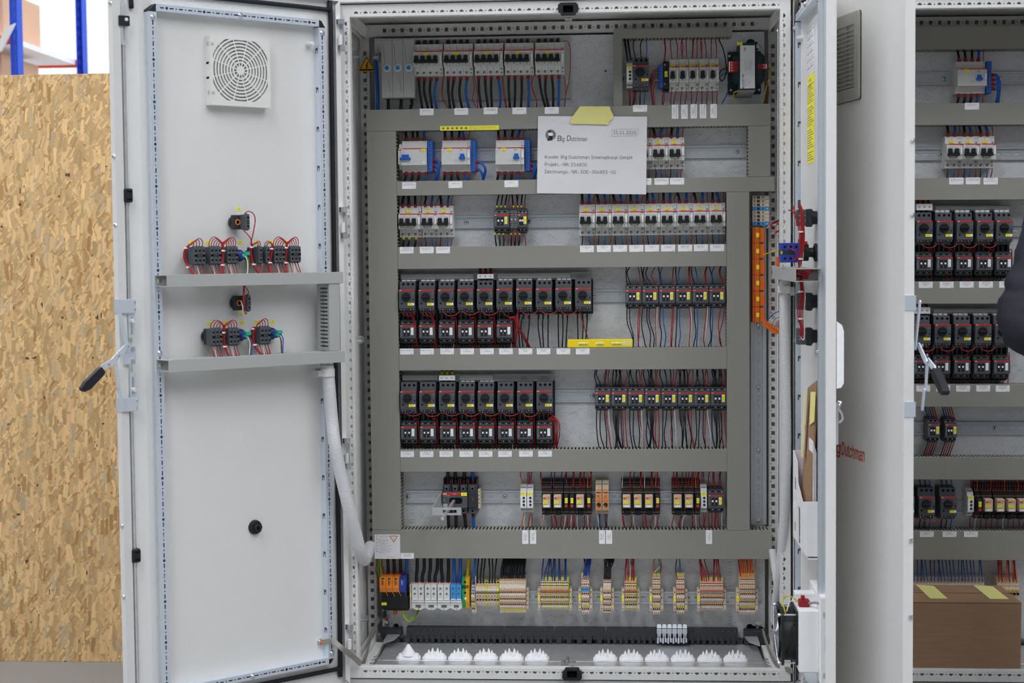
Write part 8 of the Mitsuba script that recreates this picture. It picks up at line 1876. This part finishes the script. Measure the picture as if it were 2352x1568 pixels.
for j in range(4):
    e = (-.004, -.002, .001, .003)[j]
    run('kkkb'[j], [(x + .0095 + .0172 * j, zc + .0435), (x + .0095 + .0172 * j + e * .4, zc + .058), (x + .0095 + .0172 * j + e, Z7[0][1] + .004)], .0034, 'above the residual current breaker of the second cabinet', (.293, .293, .300), ferrule='mat_ferrule', flen=.010, M=C2)
    run('kkkb'[j], [(x + .0095 + .0172 * j, zc - .0435), (x + .0095 + .0172 * j - .001, zc - .058), (x + .0095 + .0172 * j - .004, Z7[1][0] - .004)], .0034, 'below the residual current breaker of the second cabinet', (.293, .293, .300), ferrule='mat_ferrule', flen=.010, M=C2)
    run('b', [(x + .096, zc + .006 - .012 * j), (x + .108, zc + .004 - .012 * j), (x + .118 - .001 * j, zc - .020 - .006 * j), (x + .117 - .002 * j, Z7[1][0] - .004)], .0036, 'curving down from the second cabinet terminal bar', (.287, .280, .300), ferrule='mat_ferrule', frad=1.3, M=C2)
for s, ze, za in ((1, Z7[0][1] + .004, zc + .043), (-1, Z7[1][0] - .004, zc - .043)): run('r', [(x + .075, za), (x + .074, za + s * .012), (x + .0765, ze)], .0010, 'at the residual current breaker of the second cabinet', (.292, .290, .300), M=C2)
bx_, bz = m_(-1568,-1121,-675), m_(15480,14645)
bzc = (bz[0] + bz[1]) / 2
for i, x in enumerate(bx_):
    breaker_kit(2, True, .0290, (f'F{190 + i}', f'17.{i + 4}')).place('circuit_breaker', C2 @ at(x, .335, bzc), f'white two-pole breaker in the second cabinet, {nth(i, 3)} of three', 'circuit breaker', 'three two-pole breakers of the second cabinet')
    for j, dx in ((0, .0088), (1, .0265), (2, .040)):
        e = _rng.uniform(-.006, .002)
        run('kbr'[j], [(x + dx, bzc + .0435), (x + dx + e * .4, bzc + .058), (x + dx + e, Z7[1][1] + .004)], (.0034, .0034, .0010)[j], 'above the three breakers of the second cabinet', (.292, .290, .300), ferrule='mat_ferrule' if j < 2 else None, flen=.010, M=C2)
        e = _rng.uniform(-.006, .002)
        run('kbr'[j], [(x + dx, bzc - .0435), (x + dx + e * .3, bzc - .055), (x + dx + e, Z7[2][0] - .004)], .0014, 'below the three breakers of the second cabinet', (.292, .290, .300), M=C2)
SX1 = m_(-2946,-2405,-1862,-1319,-776,-254)
SZ1 = [v - .0191 for v in [m_(13171)[0]] * 6]
KX1 = m_(-2896,-2352,-1806,-1267,-729,-192)
KZ1 = [v - .0158 for v in [m_(12183)[0]] * 6]
q = m_(13624,13458)
f_ = m_(-2355,-1918)
switch_row('second cabinet upper', 6, SX1, SZ1, KX1, KZ1, Z7[3][0], (SX1[0], SX1[-1] + .046, q[1], q[0]), (f_[0], f_[1], q[1] + .002, q[0] + .004), [(m_(-1797,229)[0], m_(-1797,229)[1])], (2, 3, 4, 5), 'mat_ferrule', 162, M=C2)
SX2 = m_(-2972,-2426,-1880,-1335,-791,-255)
SZ2 = [v - .0191 for v in [m_(10356)[0]] * 6]
KX2 = m_(-2922,-2381,-1844,-1295,-756,-224)
KZ2 = [v - .0158 for v in [m_(9351)[0]] * 6]
q = m_(10798,10627)
f_ = m_(-2380,-1949)
switch_row('second cabinet lower', 6, SX2, SZ2, KX2, KZ2, Z7[4][0], (SX2[0], SX2[-1] + .046, q[1], q[0]), (f_[0], f_[1], q[1] + .002, q[0] + .004), [(m_(-1820,229)[0], m_(-1820,229)[1])], (2, 3, 4, 5), 'mat_ferrule', 262, M=C2)
for nm, sx, sz, kx, kz, dt in (('upper', SX1, SZ1, KX1, KZ1, Z7[3][0]), ('lower', SX2, SZ2, KX2, KZ2, Z7[4][0])):
    for i in range(1, 6):
        x0_, zz = sx[i - 1] + .0135, sz[i] - .036
        L_ = sx[i] + .006 - x0_
        if i > 1 or nm == 'lower': run('r', [(x0_, zz), (x0_ + L_ * .14, zz - .011), (x0_ + L_ * .48, zz - .017), (x0_ + L_ * .84, zz - .011), (x0_ + L_, zz)], .0014, f'hanging in a loop between the second cabinet {nm} motor switches', (.258, .250, .250, .250, .258), M=C2)
        run('r', [(kx[i] + .036, kz[i] + .030), (kx[i] + .040, kz[i] + .038), (kx[i] + .0475, kz[i] + .028), (kx[i] + .048, dt - .004)], .0013, f'beside the contactors below the second cabinet {nm} motor switches', (.282, .278, .288, .302), M=C2)
        for j in range(3): run('k', [(kx[i] + .0055 + .0085 * j, kz[i] - .0305), (kx[i] + .003 + .0085 * j, kz[i] - .040), (kx[i] - .003 + .0085 * j, dt - .004)], .0015, f'below the contactors of the second cabinet {nm} motor switches', (.292, .294, .300), M=C2)
        run('r', [(kx[i] + .034, kz[i] - .0305), (kx[i] + .035, kz[i] - .040), (kx[i] + .030, dt - .004)], .0013, f'below the contactors of the second cabinet {nm} motor switches', (.292, .294, .300), M=C2)
for i, x in enumerate(m_(-1986,-1515)):
    zc = m_(7728,7149)
    zc = (zc[0] + zc[1]) / 2
    contactor_kit(True, (f'K28{i}', '17.8'), .0330).place('contactor', C2 @ at(x, .335, zc), f'small anthracite contactor in the second cabinet, {("left", "right")[i]} of two beside bare rail', 'contactor', 'two small contactors of the second cabinet')
    for j, c in enumerate('kbrrr'):
        run(c, [(x + .005 + .006 * j, zc + .0305), (x + .002 + .006 * j, zc + .042), (x - .004 + .006 * j, Z7[4][1] + .004)], .0014, 'above the two small contactors of the second cabinet', (.286, .290, .300), M=C2)
        run('krrkr'[j], [(x + .005 + .006 * j, zc - .0305), (x + .002 + .006 * j, zc - .045), (x - .006 + .006 * j, Z7[5][0] - .004)], .0014, 'below the two small contactors of the second cabinet', (.286, .290, .300), M=C2)
mx = m_(-2787,-2232,-1640)
mz = m_(5601)[0] - .0191
for i, x in enumerate(mx):
    motor_switch_kit((f'F28{i}.1', f'9.{i}')).place('motor_switch', C2 @ at(x, .335, mz), f'anthracite motor switch in the lowest row of the second cabinet, {nth(i, 3)} of three', 'motor switch', 'lowest row of motor switches in the second cabinet')
    for j in range(3):
        run('kkb'[j], [(x + .011 + .0134 * j, mz + .044), (x + .010 + .0134 * j, mz + .054), (x + .008 + .0134 * j, Z7[5][1] + .004)], .0014, 'above the lowest motor switches of the second cabinet', (.286, .290, .300), M=C2)
        run('kkb'[j], [(x + .011 + .0134 * j, mz - .044), (x + .010 + .0134 * j, mz - .054), (x + .009 + .0134 * j, Z7[6][0] - .004)], .0014, 'below the lowest motor switches of the second cabinet', (.286, .290, .300), M=C2)
    if i: run('r', [(mx[i - 1] + .012, mz - .036), (mx[i - 1] + .022, mz - .048), (x - .012, mz - .048), (x + .004, mz - .036)], .0014, 'looping between the lowest motor switches of the second cabinet', (.262, .255, .262), M=C2)
timer_kit(('K290', '9.2')).place('timer_relay', C2 @ at(m_(-887)[0], .335, m_(5589)[0] - .0170), 'slim light grey relay with three dials in the second cabinet', 'relay')
rz = m_(5930,4986)
rz = (rz[0] + rz[1]) / 2
slim_relay_kit(('K291', '9.3')).place('slim_relay', C2 @ at(m_(-649)[0], .335, rz), 'slim black relay with red lever in the second cabinet', 'relay')
rx = m_(-481,-159,142,443)
for i, x in enumerate(rx + [rx[-1] + .030, rx[-1] + .060]): relay_kit((f'K29{i}', f'110.{i}')).place('relay', C2 @ at(x, .335, rz), f'clear plug-in relay in the second cabinet, {ORD[i]} from the slim red-levered one', 'relay', 'plug-in relays of the second cabinet')
for i in range(22):
    x = rx[0] - .025 + .0075 * i
    run('rrorbrrorr'[i % 10], [(x, rz + .030), (x + .002, rz + .042), (x + _rng.uniform(-.005, .004), Z7[5][1] + .004)], .0013, 'above the plug-in relays of the second cabinet', (.292, .294, .302), M=C2)
    if i % 2 == 0: run('rrwrr'[i % 5], [(x, rz - .045), (x - .002, rz - .055), (x + _rng.uniform(-.006, .002), Z7[6][0] - .004)], .0013, 'below the plug-in relays of the second cabinet', (.292, .294, .302), M=C2)
# terminals above the cardboard box
def cab2_terminals(xa, xb, n, nm, cols, wires):
    w = (xb - xa) / n
    zt, zb = m_(3339)[0], .20
    k0 = Kit()
    k0.add('body', plate_yz(Polygon([(0, zt), (-.040, zt), (-.058, zt - .030), (-.058, zt - .07), (-.03, zb), (0, zb)]), .0002, w - .0002), 'mat_beige')
    k0.add('release_lever', cat(*[bx(w * .15, w * .85, -.0455 - .009 * q, -.040, zt - .0085 - .015 * q, zt - .005 - .015 * q) for q in range(3)]), 'mat_lever')
    k0.add('wire_entry', cat(*[lathe([(-.003, w * .34), (.0012, w * .34)], (w / 2, -.042 - .009 * q, zt - .0125 - .015 * q), (0, -1, 0), 8) for q in range(3)]), 'mat_hole')
    k0.add('earth_tier', cat(*[bx(.0002, w - .0002, -.0412 - .009 * q, -.036, zt - .0042 - .015 * q, zt - .0016 - .015 * q) for q in range(3)]), 'mat_lime')
    for i in range(n):
        x = xa + w * i
        k0.place('terminal_slice', C2 @ at(x, .330, 0), f'terminal slice {nm} above the cardboard box, {nth(i, n)}', 'terminal block', f'terminal slices {nm} above the cardboard box')
        for j in range(wires):
            e = _rng.uniform(-.008, .008)
            zs = zt - .012 - .014 * j
            run(cols[(i + j) % len(cols)], [(x + w / 2 + .001 * j, zs), (x + w / 2 + e * .4, zs + .025), (x + w / 2 + e, Z7[6][1] + .004)], .0015, f'above the slices {nm} of the cardboard box', (.278, .288, .300), M=C2)
a = m_(-2800,-364,-20,581)
cab2_terminals(a[0], a[1], 26, 'at the left', 'bnbbnb', 1)
cab2_terminals(a[2], a[3], 6, 'at the right', 'rro', 2)
# labels of the second cabinet
for i, p in enumerate(((-.0933,1.6283), (-.1326,1.4266), (-.088,1.4267), (-.0404,1.4261))):
    sticker(*p, (['VENTILAÇÃO 2'], ['NÃO DIMENSIONAR 1', 'AC MAGNETOTERM'], ['NÃO DIMENSIONAR 1', 'AC MAGNETOTERM'], ['MODULAÇÃO DE', 'ENTRADA', 'VENTILAÇÃO Q1 Q2 1'])[i], '', y=.2546, code=f'F{47 + i}', M=C2, label=('white printed label reading VENTILAÇÃO in the second cabinet', 'white printed label under the leftmost breaker of the second cabinet', 'white printed label under the middle breaker of the second cabinet', 'white printed label under the rightmost breaker of the second cabinet')[i])
for r, ps in (('upper', q_(-2656,11454,-2118,11449,-1553,11448,-1012,11451,-495,11450,53,11453)), ('lower', q_(-2689,8609,-2153,8613,-1613,8618,-1074,8611,-531,8615,-5,8612))):
    for i, p in enumerate(ps): sticker(*p, ['VENTILADOR %d' % (14 + i), 'VENTILAÇÃO', 'MULTIFASE %d' % (i + 1), 'TÚNEL'], '', y=.2546, w=.0378, h=.0175, code=f'Q{162 + i}', M=C2, label=f'white printed label under the second cabinet {r} contactors, {nth(i, 6)}')
for i, p in enumerate(q_(-2581,4591,-2010,4594,-1392,4597,-813,4600)): sticker(*p, ['CIRCULADOR DE AR 1', 'GRUPO %d' % (i + 1), 'VENTILAÇÃO 2'], '', y=.2546, w=.0378, h=.0165, code=f'F28{i}', M=C2, label=f'white printed label on the lowest duct of the second cabinet, {nth(i, 4)} of four')
# cardboard box standing in the second cabinet
k = thing('cardboard_box', 'brown cardboard box with two pale tape strips standing in the second cabinet', 'box')
by = .030
bzt, bzb = m_(3208,1402)
bx1_ = m_(-6)[0]
bx0_ = bx1_ - .420
bzb = max(bzb, .142)
byb = .245
part(k, 'body', cb(bx0_, bx1_, by, byb, bzb, bzt, .002), 'mat_card', M=C2)
part(k, 'flap_seam', bx(bx0_ + .004, bx1_ - .004, (by + byb) / 2 - .0008, (by + byb) / 2 + .0008, bzt, bzt + .0006), 'mat_card_dark', M=C2)
part(k, 'crease', bx(bx0_ + .004, bx1_ - .004, by - .0005, by, bzt - .004, bzt - .003), 'mat_card_dark', M=C2)
for i, (u0, u1) in enumerate((m_(-2307,-1850), m_(-752,-255))):
    one('masking_tape', plate_xy(Polygon([(u0, by + .030), (u1, by + .032), (u1 - .002, byb - .02), (u0 - .002, byb - .004)]), bzt + .0007, bzt + .0011), 'mat_tape', f'pale yellow tape strip across the cardboard box top, {("left", "right")[i]} one', 'tape', M=C2)
# ---------------------------------------------------------------- storage rack far behind at the left
k = thing('storage_rack', 'blue storage rack with an orange beam far behind the strand board', 'rack')
ry = 3.2
ux0, ux1 = -2.668, -2.6329
up = sbox(ux0, 0, ux1, 4.2).difference(shapely.union_all([rrect(x, x + .012, z, z + .030, .004) for z in np.arange(.1, 4.1, .05) for x in (ux0 + (ux1 - ux0) * .35,)]))
part(k, 'upright', cat(plate_xz(up, ry, ry + .003), bx(ux0, ux0 + .003, ry, ry + .07, 0, 4.2), bx(ux1 - .003, ux1, ry, ry + .07, 0, 4.2)), 'mat_rack_blue')
part(k, 'upright', cat(plate_xz(up, ry + 1.0, ry + 1.003), bx(ux0, ux0 + .003, ry + .93, ry + 1.0, 0, 4.2), bx(ux1 - .003, ux1, ry + .93, ry + 1.0, 0, 4.2)), 'mat_rack_blue')
bz = [2.2357, 2.2738]
for q in (0, .95): part(k, 'beam', cb(ux0 - 2.7, ux0, ry + q + .01, ry + q + .05, bz[0], bz[1], .004), 'mat_rack_orange')
part(k, 'shelf', bx(ux0 - 2.7, ux0 - .01, ry + .06, ry + .94, bz[1] - .03, bz[1] - .005), 'mat_wall')
a, b = (-2.6454, 2.3102), (-2.7145, 2.184)
part(k, 'brace', hull([(p[0] + s * .022, y, p[1] + s * .010) for p in (a, b) for s in (-1, 1) for y in (3.15, 3.165)]), 'mat_white')
for i, (x0, x1, z0, z1, lb) in enumerate(((-2.9172, -2.7558, bz[1], 2.5079, 'pale cardboard carton on the orange rack beam far behind'), (-2.9236, -2.7704, .9, 2.2075, 'pale cardboard carton below the orange rack beam far behind'))):
    kk = thing('carton', lb, 'box')
    part(kk, 'box', cb(x0, x1, 3.35, 3.85, z0, z1, .004), 'mat_carton')
    part(kk, 'tape', bx(x0 + (x1 - x0) * .42, x0 + (x1 - x0) * .58, 3.349, 3.35, z0, z1), 'mat_tape')
# ---------------------------------------------------------------- person at the right edge, facing the second cabinet
import manifold3d as m3
def blob(p, r, n=12):
    return m3.Manifold.sphere(r, n).translate([float(v) for v in p])
def limb(*joints):
    return [m3.Manifold.batch_hull([blob(p, r), blob(q, s)]) for (p, r), (q, s) in zip(joints, joints[1:])]
def fuse(parts, edge=.014, it=8, extra=None):
    m = m3.Manifold.batch_boolean(parts, m3.OpType.Add)
    m = m.refine_to_length(edge)
    me = m.to_mesh()
    t = trimesh.Trimesh(me.vert_properties[:, :3], me.tri_verts)
    trimesh.smoothing.filter_taubin(t, iterations=it)
    return t
PX, PYY = 1.335, -.47
J = lambda x, y, z: (PX + x, PYY + y, z)
sh_l, el_l, wr_l = J(-.185, 0, 1.405), J(-.290, -.02, 1.075), J(-.130, .205, .990)
sh_r, el_r, wr_r = J(.185, 0, 1.405), J(.275, -.02, 1.085), J(.150, .215, 1.02)
def hand(w, d, s):
    """Palm with four curled fingers and a thumb; d: direction of the forearm, s: side of the thumb."""
    w, d = np.array(w), np.array(d, float); d /= np.linalg.norm(d)
    up = np.array([0, 0, 1.0]); side = np.cross(d, up); side /= np.linalg.norm(side); up = np.cross(side, d)
    out = limb((w, .024), (w + d * .03, .026)) + [m3.Manifold.batch_hull([blob(w + d * t + side * q, .014) for t, q in ((.03, -.022), (.03, .022), (.095, -.032), (.095, .032))])]
    for i, (q, L) in enumerate(zip((-.030, -.010, .010, .030), (.066, .076, .072, .056))):
        a = w + d * .095 + side * q
        b = a + d * L * .45 - up * .006; c = b + d * L * .30 - up * L * .22; e = c + d * L * .12 - up * L * .24
        out += limb((a, .0095), (b, .0088), (c, .0080), (e, .0072))
    t0 = w + d * .035 - side * s * .022
    t1 = t0 - side * s * .026 + d * .028 - up * .010; t2 = t1 + d * .026 - up * .006 - side * s * .004
    return out + limb((t0, .013), (t1, .0105), (t2, .0090))
fw = lambda a, b: np.array(b) - np.array(a)
skin = limb((J(0, .0, 1.44), .060), (J(0, .015, 1.53), .056), (J(0, .03, 1.60), .060))
head = J(0, .035, 1.665)
skin += [m3.Manifold.sphere(1, 24).scale([.077, .098, .118]).translate(list(head)), m3.Manifold.sphere(1, 16).scale([.060, .075, .060]).translate([head[0], head[1] + .020, head[2] - .062])]
skin += limb((J(0, .128, 1.675), .010), (J(0, .146, 1.640), .014))                                   # nose
skin += [m3.Manifold.sphere(1, 10).scale([.010, .020, .032]).translate([head[0] + s * .078, head[1] - .006, head[2] - .008]) for s in (-1, 1)]
skin += limb((J(-.022, .112, 1.606), .010), (J(.022, .112, 1.606), .010))                            # mouth
skin += limb((J(-.15, 0, 1.39), .060), (J(.15, 0, 1.39), .060)) + limb((J(0, 0, 1.38), .115), (J(0, 0, 1.15), .105), (J(0, 0, .98), .115))
for s, sh, el, wr in ((-1, sh_l, el_l, wr_l), (1, sh_r, el_r, wr_r)):
    skin += limb((sh, .056), (el, .041), (wr, .028)) + hand(wr, fw(el, wr), s)
    skin += limb((J(s * .095, 0, .94), .088), (J(s * .10, .01, .51), .058), (J(s * .10, -.01, .10), .042)) + limb((J(s * .10, -.03, .055), .040), (J(s * .105, .13, .035), .032))
pk = thing('person', 'person in a dark grey sweatshirt working at the second cabinet, only an arm in view', 'person')
part(pk, 'body', fuse(skin, .016, 8), 'mat_skin', True)
for s in (-1, 1):
    e = part(pk, 'eye', trimesh.creation.icosphere(2, .0125).apply_translation((head[0] + s * .030, head[1] + .088, head[2] + .004)), 'mat_white', True)
    part(pk, e.split('__')[1] + '__iris', trimesh.creation.icosphere(1, .0060).apply_translation((head[0] + s * .030, head[1] + .0965, head[2] + .004)), 'mat_charcoal', True)
    part(pk, 'eyebrow', hull([(head[0] + s * x, head[1] + y, head[2] + z) for x, y, z in ((.014, .095, .024), (.014, .099, .030), (.046, .086, .028), (.046, .089, .033), (.030, .099, .034))]), 'mat_hair')
hair = [m3.Manifold.sphere(1, 24).scale([.084, .104, .112]).translate([head[0], head[1] - .014, head[2] + .022])]
hm = m3.Manifold.batch_boolean(hair + [], m3.OpType.Add) - m3.Manifold.cube([.3, .2, .3], True).translate([head[0], head[1] + .150, head[2] - .075]) - m3.Manifold.cube([.3, .3, .12], True).translate([head[0], head[1], head[2] - .125])
me = hm.refine_to_length(.014).to_mesh()
part(pk, 'hair', trimesh.Trimesh(me.vert_properties[:, :3], me.tri_verts), 'mat_hair', True)
top = limb((J(-.150, 0, 1.40), .074), (J(.150, 0, 1.40), .074)) + limb((J(0, .005, 1.385), .132), (J(0, .01, 1.15), .130), (J(0, .01, .95), .142)) + limb((J(0, .0, 1.43), .078), (J(0, .010, 1.475), .070))
for s, sh, el, wr in ((-1, sh_l, el_l, wr_l), (1, sh_r, el_r, wr_r)):
    f1 = np.array(el) + fw(el, wr) * .26
    top += limb((sh, .074), (tuple(np.array(sh) + fw(sh, el) * .5), .062), (el, .057), (tuple(f1), .052))
    for t, r in ((.16, .060), (.24, .058), (.31, .056)):                                              # pushed-up folds
        c = np.array(el) + fw(el, wr) * t + np.array([0, 0, -.010])
        top += [blob(c, r, 16)]
    for t, r in ((.78, .064), (.90, .063)): top += [blob(np.array(sh) + fw(sh, el) * t, r, 16)]
tm = fuse(top, .014, 5)
v = tm.vertices
v += tm.vertex_normals * ((meshkit.fbm(v * np.array([16, 16, 34]), 3, 5) - .5) * .014)[:, None]
tm.vertices = v
part(pk, 'sweatshirt', tm, 'mat_sweatshirt', True, label='dark grey sweatshirt with pushed-up sleeves')
for s in (-1, 1):
    part(pk, 'shoe', fuse(limb((J(s * .10, -.045, .052), .050), (J(s * .105, .06, .048), .047), (J(s * .108, .155, .042), .041)), .014, 4), 'mat_black', True)
tr_ = limb((J(-.08, .0, .96), .125), (J(.08, .0, .96), .125))
for s in (-1, 1): tr_ += limb((J(s * .095, 0, .93), .108), (J(s * .10, .01, .51), .080), (J(s * .10, -.01, .085), .068))
part(pk, 'trousers', fuse(tr_, .02, 6), 'mat_trousers', True)
# ---------------------------------------------------------------- control wires: the 300 that show largest stay single, the rest is one mass
def _apply(s):
    v, f = meshkit.WRITTEN[s['filename']][:2]
    m = np.array(T(s['to_world']).matrix, float) if 'to_world' in s else IDENT
    return v @ m[:3, :3].T + m[:3, 3], f
def _shown(k):
    v, _ = _apply(scene[k + '__insulation'])
    d = (v - CAM) @ CAM_AXES
    inside = np.abs(d[:, 0] / d[:, 1]) < .3174
    e = np.ptp(v[inside], axis=0) if inside.any() else np.zeros(3)
    return float(np.hypot(e[0], e[2]) * np.ptp(v[:8], axis=0).max()) * (.45 if v[:, 0].mean() > .7 else 1)
_cw = []
for _n in ('control_wire', 'wire'): _cw += sorted([k for k in labels if re.sub(r'_\d+$', '', k) == _n and '__' not in k], key=_shown, reverse=True)[300:]
_mass = {}
for _k in _cw:
    s = scene.pop(_k + '__insulation')
    _mass.setdefault(s['bsdf']['id'], []).append(_apply(s))
    for _q in [q for q in scene if q.startswith(_k + '__')]: del scene[_q]
    del labels[_k]
_k = thing('fine_wiring', 'remaining fine red, black and blue wires running between devices and ducts', 'control wiring', kind='stuff')
for _m, _l in _mass.items():
    _o = np.cumsum([0] + [len(v) for v, _ in _l])
    part(_k, _m[4:], trimesh.Trimesh(np.vstack([v for v, _ in _l]), np.vstack([f + o for (_, f), o in zip(_l, _o)]), process=False), _m, True)
# ---------------------------------------------------------------- labels that single out wires sharing a description
_by = {}
for _k, _v in labels.items():
    if _v.get('category') and '__' not in _k and _v.get('group') and re.sub(r'_\d+$', '', _k) in ('wire', 'power_cable', 'control_wire', 'skylight'): _by.setdefault(_v['label'], []).append(_k)
def _x(k):
    s = scene.get(k + '__insulation') or scene.get(k + '__diffuser')
    if s['type'] == 'rectangle': return float(np.array(T(s['to_world']).matrix)[0, 3])
    v = meshkit.WRITTEN[s['filename']][0]
    m = np.array(T(s['to_world']).matrix, float) if 'to_world' in s else IDENT
    return float((m[:3, :3] @ np.array(v[0]) + m[:3, 3])[0])
for _lb, _ks in _by.items():
    if len(_ks) < 2: continue
    _ks.sort(key=_x)
    for _i, _k in enumerate(_ks): labels[_k]['label'] = _lb + ', ' + ('leftmost' if _i == 0 else 'rightmost' if _i == len(_ks) - 1 else _ordinal(_i) + ' from left')
